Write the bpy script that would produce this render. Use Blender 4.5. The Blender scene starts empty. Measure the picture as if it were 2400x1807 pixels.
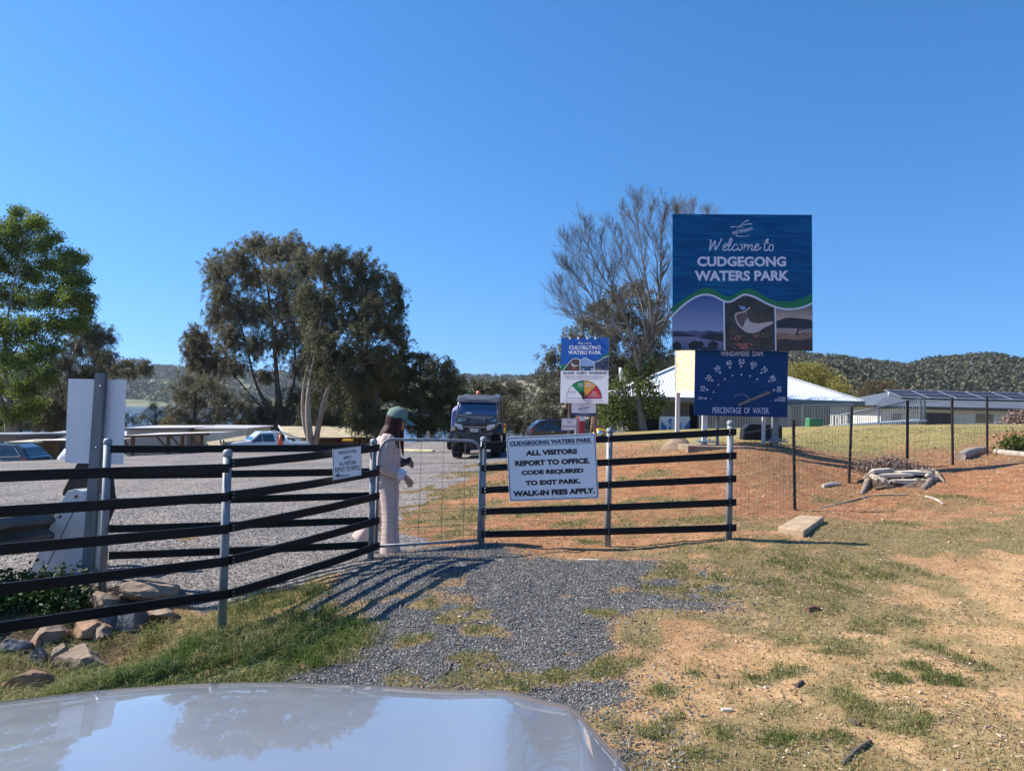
import bpy, bmesh, math, random
import numpy as np
from mathutils import Vector, Matrix
R = math.radians
sc = bpy.context.scene
C = sc.collection
rnd = random.Random(11)
rng = np.random.default_rng(11)

# ------------------------------------------------------------------ camera
F = 1730.0; CX = 1200.0; CY = 903.5          # focal length and centre, in pixels of the 2400 x 1807 photograph
CAM = np.array([0.0, 0.0, 1.6]); PITCH = R(1.6); ROLL = R(1.25)
_fw = np.array([0, math.cos(PITCH), math.sin(PITCH)])
_r0 = np.array([1.0, 0, 0]); _u0 = np.array([0, -math.sin(PITCH), math.cos(PITCH)])
_rt = math.cos(ROLL)*_r0 + math.sin(ROLL)*_u0
_up = -math.sin(ROLL)*_r0 + math.cos(ROLL)*_u0
cam_d = bpy.data.cameras.new('camera'); cam = bpy.data.objects.new('camera', cam_d); C.objects.link(cam)
cam.matrix_world = Matrix(((_rt[0], _up[0], -_fw[0], CAM[0]), (_rt[1], _up[1], -_fw[1], CAM[1]),
                           (_rt[2], _up[2], -_fw[2], CAM[2]), (0, 0, 0, 1)))
cam_d.sensor_width = 36; cam_d.sensor_fit = 'HORIZONTAL'; cam_d.lens = F/2400*36
cam_d.clip_start = 0.05; cam_d.clip_end = 9000
sc.camera = cam

# ------------------------------------------------------------------ sky, sun, exposure
SUN_EL = R(42); SUN_AZ = R(11)               # sun stands at -X, a little towards +Y
sun_dir = Vector((-math.cos(SUN_EL)*math.cos(SUN_AZ), math.cos(SUN_EL)*math.sin(SUN_AZ), math.sin(SUN_EL)))
world = bpy.data.worlds.new('World'); sc.world = world; world.use_nodes = True
_n = world.node_tree.nodes; _l = world.node_tree.links
for x in list(_n): _n.remove(x)
_out = _n.new('ShaderNodeOutputWorld'); _bg = _n.new('ShaderNodeBackground'); _sky = _n.new('ShaderNodeTexSky')
_sky.sky_type = 'NISHITA'; _sky.sun_disc = False; _sky.sun_elevation = SUN_EL
_sky.sun_rotation = R(270) + SUN_AZ
_sky.altitude = 600; _sky.air_density = 1.0; _sky.dust_density = 0.25; _sky.ozone_density = 3.0
_hs = _n.new('ShaderNodeHueSaturation'); _hs.inputs['Saturation'].default_value = 1.27
_tc = _n.new('ShaderNodeTexCoord'); _mp = _n.new('ShaderNodeMapping'); _mp.inputs['Location'].default_value = (0, 0, 0.17); _mp.inputs['Scale'].default_value = (1, 1, 0.8)
_l.new(_tc.outputs['Generated'], _mp.inputs[0]); _l.new(_mp.outputs[0], _sky.inputs[0])   # clear air: keeps the horizon blue
_gm = _n.new('ShaderNodeMix'); _gm.data_type = 'RGBA'; _gm.blend_type = 'MULTIPLY'; _gm.inputs[0].default_value = 1.0
_gm.inputs[7].default_value = (0.93, 1.03, 1.08, 1)
_bg.inputs[1].default_value = 0.123
_l.new(_sky.outputs[0], _hs.inputs['Color']); _l.new(_hs.outputs[0], _gm.inputs[6])
_l.new(_gm.outputs[2], _bg.inputs[0]); _l.new(_bg.outputs[0], _out.inputs[0])
_sd = bpy.data.lights.new('sun', 'SUN'); _sd.energy = 5.0; _sd.angle = R(0.53); _sd.color = (1.0, 0.93, 0.81)
_so = bpy.data.objects.new('sun', _sd); C.objects.link(_so)
_so.rotation_euler = (-sun_dir).to_track_quat('-Z', 'Y').to_euler()
sc.view_settings.view_transform = 'Standard'; sc.view_settings.look = 'None'
sc.view_settings.exposure = 0.74; sc.view_settings.gamma = 1.0; sc.view_settings.use_curve_mapping = False
sc.cycles.max_bounces = 8; sc.cycles.transparent_max_bounces = 16
sc.cycles.use_denoising = True

# ------------------------------------------------------------------ projection helpers
def ray(u, v): return _fw + (u-CX)/F*_rt + (CY-v)/F*_up
def P(u, v, Y):
    d = ray(u, v); return CAM + d*(Y/d[1])
def proj(p):
    q = np.asarray(p, float) - CAM; z = q @ _fw
    return CX + F*(q @ _rt)/z, CY - F*(q @ _up)/z

# ------------------------------------------------------------------ object helpers
def V3(a): return Vector((float(a[0]), float(a[1]), float(a[2])))
def tag(o, label=None, cat=None, group=None, kind=None):
    if label: o['label'] = label
    if cat: o['category'] = cat
    if group: o['group'] = group
    if kind: o['kind'] = kind
    return o
def thing(name, label, cat, loc=(0, 0, 0), rz=0.0, group=None):
    o = bpy.data.objects.new(name, None); C.objects.link(o); o.empty_display_size = 0.2
    o.location = V3(loc); o.rotation_euler = (0, 0, rz)
    return tag(o, label, cat, group)
def link(name, me, parent=None, mats=()):
    o = bpy.data.objects.new(name, me); C.objects.link(o)
    for m in (mats if isinstance(mats, (list, tuple)) else [mats]): me.materials.append(m)
    if parent is not None:
        o.parent = parent
        o.matrix_parent_inverse = Matrix.Identity(4)
    return o
def world_mat(o):
    m = Matrix.Translation(o.location) @ o.rotation_euler.to_matrix().to_4x4()
    return m if o.parent is None else world_mat(o.parent) @ m
class MB:
    """collects shapes in one mesh; material index per face"""
    def __init__(s): s.v = []; s.f = []; s.m = []; s.k = 0; s.sm = []
    def add(s, vs, fs, smooth=False):
        n = len(s.v); s.v += [tuple(map(float, p)) for p in vs]
        for f in fs: s.f.append(tuple(i+n for i in f)); s.m.append(s.k); s.sm.append(smooth)
        return s
    def mat(s, k): s.k = k; return s
    def box(s, c, size, rz=0.0, M=None):
        hx, hy, hz = size[0]/2, size[1]/2, size[2]/2
        m = M if M is not None else (Matrix.Translation(V3(c)) @ Matrix.Rotation(rz, 4, 'Z'))
        vs = [m @ Vector((x, y, z)) for z in (-hz, hz) for x, y in ((-hx, -hy), (hx, -hy), (hx, hy), (-hx, hy))]
        return s.add(vs, [(3, 2, 1, 0), (4, 5, 6, 7), (0, 1, 5, 4), (1, 2, 6, 5), (2, 3, 7, 6), (3, 0, 4, 7)])
    def beam(s, a, b, w, h, up=(0, 0, 1)):
        a = V3(a); b = V3(b); d = (b-a); L = d.length; d.normalize(); u = Vector(up); x = d.cross(u)
        if x.length < 1e-6: x = Vector((1, 0, 0))
        x.normalize(); u = x.cross(d)
        vs = []
        for p in (a, b):
            for sx, su in ((-1, -1), (1, -1), (1, 1), (-1, 1)): vs.append(p + x*(sx*w/2) + u*(su*h/2))
        return s.add(vs, [(0, 1, 2, 3), (7, 6, 5, 4), (0, 4, 5, 1), (1, 5, 6, 2), (2, 6, 7, 3), (3, 7, 4, 0)])
    def tube(s, pts, rad, n=8, cap=True, smooth=True):
        pts = [V3(p) for p in pts]; N = len(pts)
        rad = [rad]*N if not hasattr(rad, '__len__') else list(rad)
        vs = []; ref = None
        for i, p in enumerate(pts):
            t = (pts[min(i+1, N-1)] - pts[max(i-1, 0)]).normalized()
            if ref is None: ref = Vector((1, 0, 0)) if abs(t.x) < 0.9 else Vector((0, 1, 0))
            x = (ref - t*ref.dot(t))
            if x.length < 1e-4: x = t.orthogonal()
            x.normalize(); ref = x; y = t.cross(x)
            for k in range(n):
                a = 2*math.pi*k/n; vs.append(p + (x*math.cos(a) + y*math.sin(a))*rad[i])
        fs = [(i*n+k, i*n+(k+1) % n, (i+1)*n+(k+1) % n, (i+1)*n+k) for i in range(N-1) for k in range(n)]
        s.add(vs, fs, smooth)
        if cap:
            s.f.append(tuple(len(s.v)-len(vs)+k for k in reversed(range(n)))); s.m.append(s.k); s.sm.append(False)
            s.f.append(tuple(len(s.v)-n+k for k in range(n))); s.m.append(s.k); s.sm.append(False)
        return s
    def lathe(s, prof, n=16, M=None, smooth=True):
        """prof: (r, z) from bottom to top"""
        M = M or Matrix.Identity(4); vs = []
        for r, z in prof:
            for k in range(n):
                a = 2*math.pi*k/n; vs.append(M @ Vector((max(r, 1e-5)*math.cos(a), max(r, 1e-5)*math.sin(a), z)))
        N = len(prof)
        return s.add(vs, [(i*n+k, i*n+(k+1) % n, (i+1)*n+(k+1) % n, (i+1)*n+k) for i in range(N-1) for k in range(n)]
                     + [tuple(reversed(range(n))), tuple((N-1)*n+k for k in range(n))], smooth)
    def prism(s, poly, M, t):
        """poly: 2D outline in the XY plane of M, extruded by t along M's z"""
        n = len(poly); vs = [M @ Vector((x, y, 0)) for x, y in poly] + [M @ Vector((x, y, t)) for x, y in poly]
        return s.add(vs, [tuple(reversed(range(n))), tuple(range(n, 2*n))] + [(i, (i+1) % n, n+(i+1) % n, n+i) for i in range(n)])
    def loft(s, rings, smooth=True, cap=True):
        n = len(rings[0]); vs = [p for r in rings for p in r]
        fs = [(i*n+k, i*n+(k+1) % n, (i+1)*n+(k+1) % n, (i+1)*n+k) for i in range(len(rings)-1) for k in range(n)]
        s.add(vs, fs, smooth)
        if cap:
            b = len(s.v)-len(vs)
            s.f.append(tuple(b+k for k in reversed(range(n)))); s.m.append(s.k); s.sm.append(smooth)
            s.f.append(tuple(len(s.v)-n+k for k in range(n))); s.m.append(s.k); s.sm.append(smooth)
        return s
    def build(s, name, mats, parent=None, bevel=0.0, world=False, subsurf=0):
        """vertices are local to the parent unless world=True"""
        me = bpy.data.meshes.new(name)
        vs = s.v
        if world and parent is not None:
            inv = world_mat(parent).inverted(); vs = [tuple(inv @ Vector(p)) for p in vs]
        me.from_pydata(vs, [], s.f); me.validate(clean_customdata=False)
        if len(me.polygons) == len(s.m):
            me.polygons.foreach_set('material_index', s.m); me.polygons.foreach_set('use_smooth', s.sm)
        me.update()
        o = link(name, me, parent, mats)
        if bevel > 0:
            b = o.modifiers.new('bevel', 'BEVEL'); b.width = bevel; b.segments = 2; b.limit_method = 'ANGLE'; b.angle_limit = R(40)
            b.harden_normals = False
        if subsurf:
            q = o.modifiers.new('sub', 'SUBSURF'); q.levels = subsurf; q.render_levels = subsurf
        return o
def mesh_np(name, verts, faces, mats, parent=None, attrs=None, smooth=False, world=False, mat_idx=None):
    """verts (N,3), faces (M,k) uniform; fast builder"""
    verts = np.asarray(verts, np.float32); faces = np.asarray(faces, np.int32)
    if world and parent is not None:
        inv = np.array(world_mat(parent).inverted()); verts = (verts @ inv[:3, :3].T + inv[:3, 3]).astype(np.float32)
    me = bpy.data.meshes.new(name); M, k = faces.shape
    me.vertices.add(len(verts)); me.vertices.foreach_set('co', verts.ravel())
    me.loops.add(M*k); me.loops.foreach_set('vertex_index', faces.ravel())
    me.polygons.add(M); me.polygons.foreach_set('loop_start', np.arange(M, dtype=np.int32)*k)
    try: me.polygons.foreach_set('loop_total', np.full(M, k, np.int32))
    except Exception: pass
    if mat_idx is not None: me.polygons.foreach_set('material_index', np.asarray(mat_idx, np.int32))
    me.polygons.foreach_set('use_smooth', np.full(M, smooth, bool))
    me.update(calc_edges=True)
    for an, arr in (attrs or {}).items():
        a = me.attributes.new(an, 'FLOAT', 'POINT'); a.data.foreach_set('value', np.asarray(arr, np.float32))
    return link(name, me, parent, mats)
def copy_tree(o, parent=None):
    kids = [c for c in o.children]
    c = o.copy(); C.objects.link(c)
    if parent is not None: c.parent = parent
    for k in kids: copy_tree(k, c)
    return c

# ------------------------------------------------------------------ materials
_mats = {}
def mat(name, color, rough=0.6, metal=0.0, var=0.0, scale=8.0, bump=0.0, bscale=None, color2=None, coat=0.0, spec=0.5, stretch=None, detail=6.0, sheen=0.0):
    """principled paint/stone/cloth: base colour broken up with noise (var) or mixed with color2, optional bump"""
    if name in _mats: return _mats[name]
    m = bpy.data.materials.new(name); m.use_nodes = True; nt = m.node_tree; b = nt.nodes['Principled BSDF']
    b.inputs['Roughness'].default_value = rough; b.inputs['Metallic'].default_value = metal
    b.inputs['Specular IOR Level'].default_value = spec; b.inputs['Coat Weight'].default_value = coat
    b.inputs['Coat Roughness'].default_value = 0.03
    b.inputs['Base Color'].default_value = (*color, 1)
    if sheen: b.inputs['Sheen Weight'].default_value = sheen
    if var > 0 or color2 or bump > 0:
        g = nt.nodes.new('ShaderNodeNewGeometry'); mp = nt.nodes.new('ShaderNodeMapping')
        tc = nt.nodes.new('ShaderNodeTexCoord'); nt.links.new(tc.outputs['Object'], mp.inputs[0])
        if stretch: mp.inputs['Scale'].default_value = stretch
        nz = nt.nodes.new('ShaderNodeTexNoise'); nz.inputs['Scale'].default_value = scale; nz.inputs['Detail'].default_value = detail
        nt.links.new(mp.outputs[0], nz.inputs['Vector'])
        if var > 0 or color2:
            rp = nt.nodes.new('ShaderNodeValToRGB'); e = rp.color_ramp.elements
            c2 = color2 or tuple(max(0, c*(1-var)) for c in color); c1 = color if color2 else tuple(min(1, c*(1+var)) for c in color)
            e[0].position = 0.32; e[0].color = (*c2, 1); e[1].position = 0.68; e[1].color = (*c1, 1)
            nt.links.new(nz.outputs['Fac'], rp.inputs[0]); nt.links.new(rp.outputs[0], b.inputs['Base Color'])
        if bump > 0:
            n2 = nt.nodes.new('ShaderNodeTexNoise'); n2.inputs['Scale'].default_value = bscale or scale*3; n2.inputs['Detail'].default_value = 5
            nt.links.new(mp.outputs[0], n2.inputs['Vector'])
            bp = nt.nodes.new('ShaderNodeBump'); bp.inputs['Strength'].default_value = bump; bp.inputs['Distance'].default_value = 0.02
            nt.links.new(n2.outputs['Fac'], bp.inputs['Height']); nt.links.new(bp.outputs[0], b.inputs['Normal'])
    _mats[name] = m; return m
def corr(name, color, pitch=0.076, axis='X', rough=0.45, metal=0.0, var=0.08, strength=.6):
    """corrugated sheet: wave ribs along one object axis"""
    if name in _mats: return _mats[name]
    m = mat(name, color, rough, metal, var=var, scale=0.8); nt = m.node_tree; b = nt.nodes['Principled BSDF']
    tc = nt.nodes.new('ShaderNodeTexCoord'); wv = nt.nodes.new('ShaderNodeTexWave'); wv.wave_type = 'BANDS'; wv.bands_direction = axis
    wv.inputs['Scale'].default_value = 0.314/pitch; wv.wave_profile = 'SIN'
    nt.links.new(tc.outputs['Object'], wv.inputs['Vector'])
    if strength <= 0: return m
    bp = nt.nodes.new('ShaderNodeBump'); bp.inputs['Strength'].default_value = strength; bp.inputs['Distance'].default_value = pitch*0.35
    nt.links.new(wv.outputs['Fac'], bp.inputs['Height']); nt.links.new(bp.outputs[0], b.inputs['Normal'])
    return m
def leafmat(name, dark, light, trans=0.25, rough=0.6):
    """two-sided leaf: colour from the per-leaf 'tint' value, some light passes through"""
    if name in _mats: return _mats[name]
    m = bpy.data.materials.new(name); m.use_nodes = True; nt = m.node_tree; b = nt.nodes['Principled BSDF']; out = nt.nodes['Material Output']
    at = nt.nodes.new('ShaderNodeAttribute'); at.attribute_name = 'tint'
    rp = nt.nodes.new('ShaderNodeValToRGB'); e = rp.color_ramp.elements
    e[0].position = 0.0; e[0].color = (*dark, 1); e[1].position = 1.0; e[1].color = (*light, 1)
    nt.links.new(at.outputs['Fac'], rp.inputs[0]); nt.links.new(rp.outputs[0], b.inputs['Base Color'])
    b.inputs['Roughness'].default_value = rough; b.inputs['Specular IOR Level'].default_value = 0.25
    tr = nt.nodes.new('ShaderNodeBsdfTranslucent'); nt.links.new(rp.outputs[0], tr.inputs['Color'])
    mx = nt.nodes.new('ShaderNodeMixShader'); mx.inputs[0].default_value = trans
    nt.links.new(b.outputs[0], mx.inputs[1]); nt.links.new(tr.outputs[0], mx.inputs[2]); nt.links.new(mx.outputs[0], out.inputs['Surface'])
    _mats[name] = m; return m
def glass(name, color=(0.02, 0.03, 0.04), rough=0.03):
    return mat(name, color, rough, 0.0, coat=1.0, spec=1.0)

# ------------------------------------------------------------------ numpy noise
def vnoise(x, y, seed=0):
    xi = np.floor(x).astype(np.int64); yi = np.floor(y).astype(np.int64); xf = x-xi; yf = y-yi
    def h(a, b):
        n = (a*374761393 + b*668265263 + seed*1442695041) & 0xffffffff
        n = ((n ^ (n >> 13))*1274126177) & 0xffffffff
        return ((n ^ (n >> 16)) & 0xffff)/65535.0
    sx = xf*xf*(3-2*xf); sy = yf*yf*(3-2*yf)
    return (h(xi, yi)*(1-sx)+h(xi+1, yi)*sx)*(1-sy)+(h(xi, yi+1)*(1-sx)+h(xi+1, yi+1)*sx)*sy
def fbm(x, y, f=1.0, o=4, seed=0):
    t = 0; a = 0.5; s = 0
    for i in range(o):
        t = t + a*vnoise(x*f, y*f, seed+i*17); s += a; a *= 0.5; f *= 2.03
    return t/s
def sstep(a, b, x):
    t = np.clip((x-a)/(b-a), 0, 1); return t*t*(3-2*t)
# ------------------------------------------------------------------ terrain: one height field through surveyed points
_pix = [(514, 1490, 5.95), (868, 1310, 7.6), (1128, 1283, 8.1), (1424, 1280, 8.0), (1707, 1265, 7.75), (238, 1390, 6.9),
        (1863, 1193, 9.9), (1990, 1129, 11.8), (2231, 1092, 13.0), (2312, 1067, 15.15), (1650, 1050, 13.2), (1810, 1048, 13.2),
        (1075, 1075, 22.0), (640, 1056, 27), (900, 1038, 31), (0, 1083, 25), (300, 1070, 26), (915, 1301, 8.4)]
_wp = [(-0.5, 0, -.02), (1, 3, .04), (2.6, 3.4, .12), (-.5, 3, -.02), (-1.6, 3.2, -.12), (-3.2, 3.8, -.3), (2.5, -3, .1), (-3, -3, -.1),
       (-3.4, 4.8, -.36), (-2.9, 5.6, -.46), (-2.9, 6.3, -.4), (-4.6, 5.6, -.5), (-2.2, 4.5, -.24), (-1.2, 4.8, -.1), (-5.5, 4.2, -.45), (0.4, 5, 0.0), (3, 5.6, .14), (5, 5, .3),
       (-1, 12, -.02), (-5, 12, -.15), (-2, 17, 0), (-8, 20, -.2), (-14, 17, -.35), (-5, 27.5, -.17), (-20, 20, -.6), (-22, 26, -.9),
       (1.5, 16, .3), (2.2, 25, .35), (7.2, 25, .93), (14.5, 25, 1.28), (10, 19.5, 1.2), (22, 24, 1.5), (9, 30, .85), (15, 33, 1.0), (20, 31, 1.2),
       (-18, 38, -1.9), (-10, 40, -1.6), (0, 45, -1.0), (7, 42, .25), (20, 45, .5), (30, 50, .4), (28, 40, .9), (-20, 55, -2.5), (-10, 60, -2.7), (0, 62, -2.4),
       (-30, 90, -6), (-50, 150, -10.5), (0, 150, -10.5), (40, 60, 0), (60, 100, -2), (100, 150, -3), (12, 8, 1.0), (9, 11, 1.0), (16, 14, 1.35), (-40, 30, -2.2), (-60, 70, -6),
       (-12, 6, -.4), (-15, -5, -.3), (15, -5, .6), (-150, 250, -12), (0, 280, -12), (150, 280, -5), (-140, 20, -6), (140, 20, 2)]
_ctl = np.array([P(*p) for p in _pix] + [np.array(p, float) for p in _wp])
def _tps(r2): return np.where(r2 > 1e-9, 0.5*r2*np.log(np.maximum(r2, 1e-9)), 0)
_XY = _ctl[:, :2]/50.0
_K = _tps(((_XY[:, None]-_XY[None])**2).sum(-1)) + np.eye(len(_XY))*1e-5
_Pm = np.c_[np.ones(len(_XY)), _XY]
_A = np.block([[_K, _Pm], [_Pm.T, np.zeros((3, 3))]])
_W = np.linalg.solve(_A, np.r_[_ctl[:, 2], 0, 0, 0])
def height(x, y, micro=True):
    x = np.atleast_1d(np.asarray(x, float)); y = np.atleast_1d(np.asarray(y, float))
    xs = np.clip(x, -140, 140)/50; ys = np.clip(y, -5, 270)/50
    sh = x.shape; q = np.stack([xs.ravel(), ys.ravel()], 1); z = np.empty(len(q))
    for i in range(0, len(q), 20000):
        c = q[i:i+20000]; z[i:i+20000] = _tps(((c[:, None]-_XY[None])**2).sum(-1)) @ _W[:-3] + np.c_[np.ones(len(c)), c] @ _W[-3:]
    z = z.reshape(sh)
    if micro:
        near = sstep(60, 10, y)
        z = z + near*((fbm(x, y, 1.3, 4, 3)-.5)*.07 + (fbm(x, y, 7, 3, 5)-.5)*.025*sstep(20, 8, y))
        z = z - sstep(15, 9, y)*0.0
    return z
def hz(x, y): return float(height([x], [y])[0])
def G(u, v):
    """where the ray through a photo pixel meets the ground"""
    d = ray(u, v); ys = np.concatenate([np.arange(2, 20, .05), np.arange(20, 120, .4)])
    pts = CAM + d*(ys/d[1])[:, None]; below = pts[:, 2] - height(pts[:, 0], pts[:, 1], False) < 0
    i = int(np.argmax(below)) if below.any() else len(ys)-1
    p = pts[i]; return np.array([p[0], p[1], hz(p[0], p[1])])

def poly_sd(x, y, poly):
    """signed distance to a polygon, positive inside"""
    poly = np.asarray(poly, float); n = len(poly); d2 = np.full(x.shape, 1e12); ins = np.zeros(x.shape, bool)
    for i in range(n):
        a = poly[i]; b = poly[(i+1) % n]; e = b-a
        t = np.clip(((x-a[0])*e[0]+(y-a[1])*e[1])/max(e@e, 1e-9), 0, 1)
        d2 = np.minimum(d2, (x-a[0]-t*e[0])**2+(y-a[1]-t*e[1])**2)
        c = ((a[1] > y) != (b[1] > y)) & (x < (b[0]-a[0])*(y-a[1])/((b[1]-a[1]) if abs(b[1]-a[1]) > 1e-9 else 1e-9)+a[0])
        ins ^= c
    return np.where(ins, 1, -1)*np.sqrt(d2)
PATH = [G(*p)[:2] for p in [(868, 1318), (1000, 1290), (1140, 1280), (1190, 1330), (1330, 1318), (1560, 1312), (1650, 1345), (1630, 1410), (1450, 1430),
        (1360, 1480), (1310, 1560), (1330, 1660), (1390, 1790), (1200, 1700), (690, 1650), (700, 1600), (840, 1560), (930, 1500), (900, 1450), (780, 1420), (800, 1370), (850, 1330)]]
ROAD = [G(*p)[:2] for p in [(862, 1330), (960, 1292), (1010, 1262), (950, 1228), (1000, 1185), (1060, 1140), (1110, 1112), (1160, 1085), (1260, 1066)]] + \
       [np.array(p) for p in [(2.4, 27), (2.5, 36), (-2, 44), (-20, 40), (-45, 30), (-40, 14), (-14, 7.0), (-6, 7.4), (-4.4, 7.3), (-3.4, 6.95), (-2.7, 6.7), (-2.2, 6.9)]]
BANK = [G(*p)[:2] for p in [(560, 1380), (640, 1345), (745, 1325), (800, 1375), (790, 1430), (910, 1450), (930, 1500), (850, 1560), (690, 1610), (660, 1660)]] + \
       [np.array(p) for p in [(-1.4, 4.0), (-6, 3.6), (-6.5, 6), (-4.5, 6.9), (-3.6, 6.6), (-2.5, 6.4)]]
LAWN = [np.array(p) for p in [(6.4, 13.6), (9, 16.2), (14, 19), (40, 26), (60, 60), (6, 60), (4.5, 25), (4.2, 17), (4.6, 14.2)]]
SAND = [G(*p)[:2] for p in [(1820, 1480), (2100, 1400), (2400, 1330)]] + [np.array(p) for p in [(6, 6), (6, 0), (0.9, 1.5), (1.2, 3.1)]] + [G(*p)[:2] for p in [(1700, 1640), (1760, 1560)]]
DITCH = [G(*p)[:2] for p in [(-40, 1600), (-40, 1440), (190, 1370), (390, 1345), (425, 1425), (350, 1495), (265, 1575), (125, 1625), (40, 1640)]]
TUFTS = [(1085, 1150, .9), (1050, 1212, .7), (1120, 1112, .7), (1165, 1088, .8), (1090, 1250, .4), (1250, 1200, .5), (1350, 1190, .5), (1560, 1180, .5), (1140, 1185, .45), (1060, 1165, .5), (1010, 1195, .35), (960, 1190, .3), (1290, 1165, .3), (1480, 1180, .3), (1440, 1235, .4), (1520, 1115, .35), (1640, 1225, .4), (1560, 1230, .3),
         (1330, 1230, .3), (1380, 1270, .3), (1200, 1250, .3), (1000, 1420, .12), (1070, 1430, .2), (1060, 1450, .15), (990, 1500, .15), (1130, 1440, .2), (1130, 1475, .15), (1050, 1590, .3), (1110, 1560, .2), (1150, 1600, .25),
         (960, 1590, .15), (1700, 1280, .3), (1920, 1515, .22), (1980, 1530, .2), (2020, 1470, .2), (1400, 1570, .3), (1450, 1560, .25), (1850, 1575, .1), (1760, 1590, .1), (2140, 1565, .1), (2165, 1520, .12), (2290, 1570, .12), (2250, 1555, .12),
         (2070, 1600, .1), (1920, 1617, .09), (2110, 1690, .2), (1800, 1740, .15), (1700, 1740, .2), (2220, 1545, .1), (2080, 1230, .2), (1940, 1170, .2), (2230, 1170, .3), (1860, 1320, .5), (1700, 1360, .5), (1920, 1400, .4), (2050, 1350, .4),
         (430, 1258, .15), (640, 1225, .25), (740, 1225, .3), (1950, 1630, .15), (2240, 1600, .12), (1500, 1620, .2), (1640, 1590, .2), (2000, 1740, .12), (1560, 1700, .2), (1420, 1440, .15)]
TUFTS = [(*G(u, v)[:2], r) for u, v, r in TUFTS]
def masks(x, y):
    """gravel, road, grass (0..1) and redness, all in world metres"""
    n1 = fbm(x, y, 1.1, 4, 21)-.5; n2 = fbm(x, y, 4.5, 3, 33)-.5
    w = n1*.55 + n2*.3
    gravel = sstep(-.30, .26, poly_sd(x, y, PATH) + w*1.1 + .10)
    road = sstep(-.15, .2, poly_sd(x, y, ROAD) + w*.9)
    bank = sstep(-.2, .25, poly_sd(x, y, BANK) + w*.8)
    lawn = sstep(-.8, .8, poly_sd(x, y, LAWN) + w*3)
    sand = sstep(-.6, .5, poly_sd(x, y, SAND) + w*2.0)
    tuft = np.zeros(x.shape)
    for tx, ty, r in TUFTS: tuft = np.maximum(tuft, sstep(1.25, .45, np.sqrt((x-tx)**2/1.6+(y-ty)**2)/r + n2*2.2 + n1*1.0))
    patch = sstep(.36, .62, fbm(x, y, .9, 4, 51)*.5 + fbm(x, y, 4.3, 4, 71)*.5 + .05)
    red = sstep(6.2, 9, y - x*.25)*sstep(26, 18, y)*(1-lawn*.8)
    patch = patch*(1-.45*red)*(1-.35*sand)
    grass = np.clip(np.maximum.reduce([patch*.85, bank*sstep(.36, .5, fbm(x, y, 2.2, 4, 91)+.09), lawn*(.55+.45*sstep(.35, .6, fbm(x, y, .8, 4, 17))), tuft*.8]), 0, 1)
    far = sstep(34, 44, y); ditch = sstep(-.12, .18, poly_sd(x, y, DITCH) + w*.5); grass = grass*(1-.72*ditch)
    grass = np.maximum(grass, far)
    gravel = gravel*(1-.85*tuft)*(1-.55*sstep(.62, .72, fbm(x, y, 2.1, 3, 63)))
    road = road*(1-.8*tuft)*(1-far)
    grass = grass*(1-np.maximum(gravel, road)*(1-tuft))
    return gravel, road, grass, red, sand, bank, tuft, lawn, ditch
def _axis(segs):
    out = []
    for a, b, st in segs: out += list(np.arange(a, b, st))
    return np.array(sorted(set(np.round(out + [segs[-1][1]], 4))))
def _geo(a, st, k, end):
    o = [a]
    while abs(o[-1]) < abs(end): o.append(o[-1]+st); st *= k
    return o
gx = np.array(sorted(set(np.round(list(np.arange(-6.5, 9.5, .06)) + _geo(9.5, .08, 1.09, 3000) + _geo(-6.5, -.08, 1.09, -3000), 3))))
gy = np.array(sorted(set(np.round(list(np.arange(1.0, 14.5, .06)) + _geo(14.5, .075, 1.06, 3200) + _geo(1.0, -.3, 1.5, -60), 3))))
GX, GY = np.meshgrid(gx, gy); GZ = height(GX, GY)
gv = np.stack([GX.ravel(), GY.ravel(), GZ.ravel()], 1)
_i = np.arange(len(gx)*len(gy)).reshape(len(gy), len(gx))
gf = np.stack([_i[:-1, :-1].ravel(), _i[:-1, 1:].ravel(), _i[1:, 1:].ravel(), _i[1:, :-1].ravel()], 1)
_mk = masks(GX.ravel(), GY.ravel())

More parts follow.
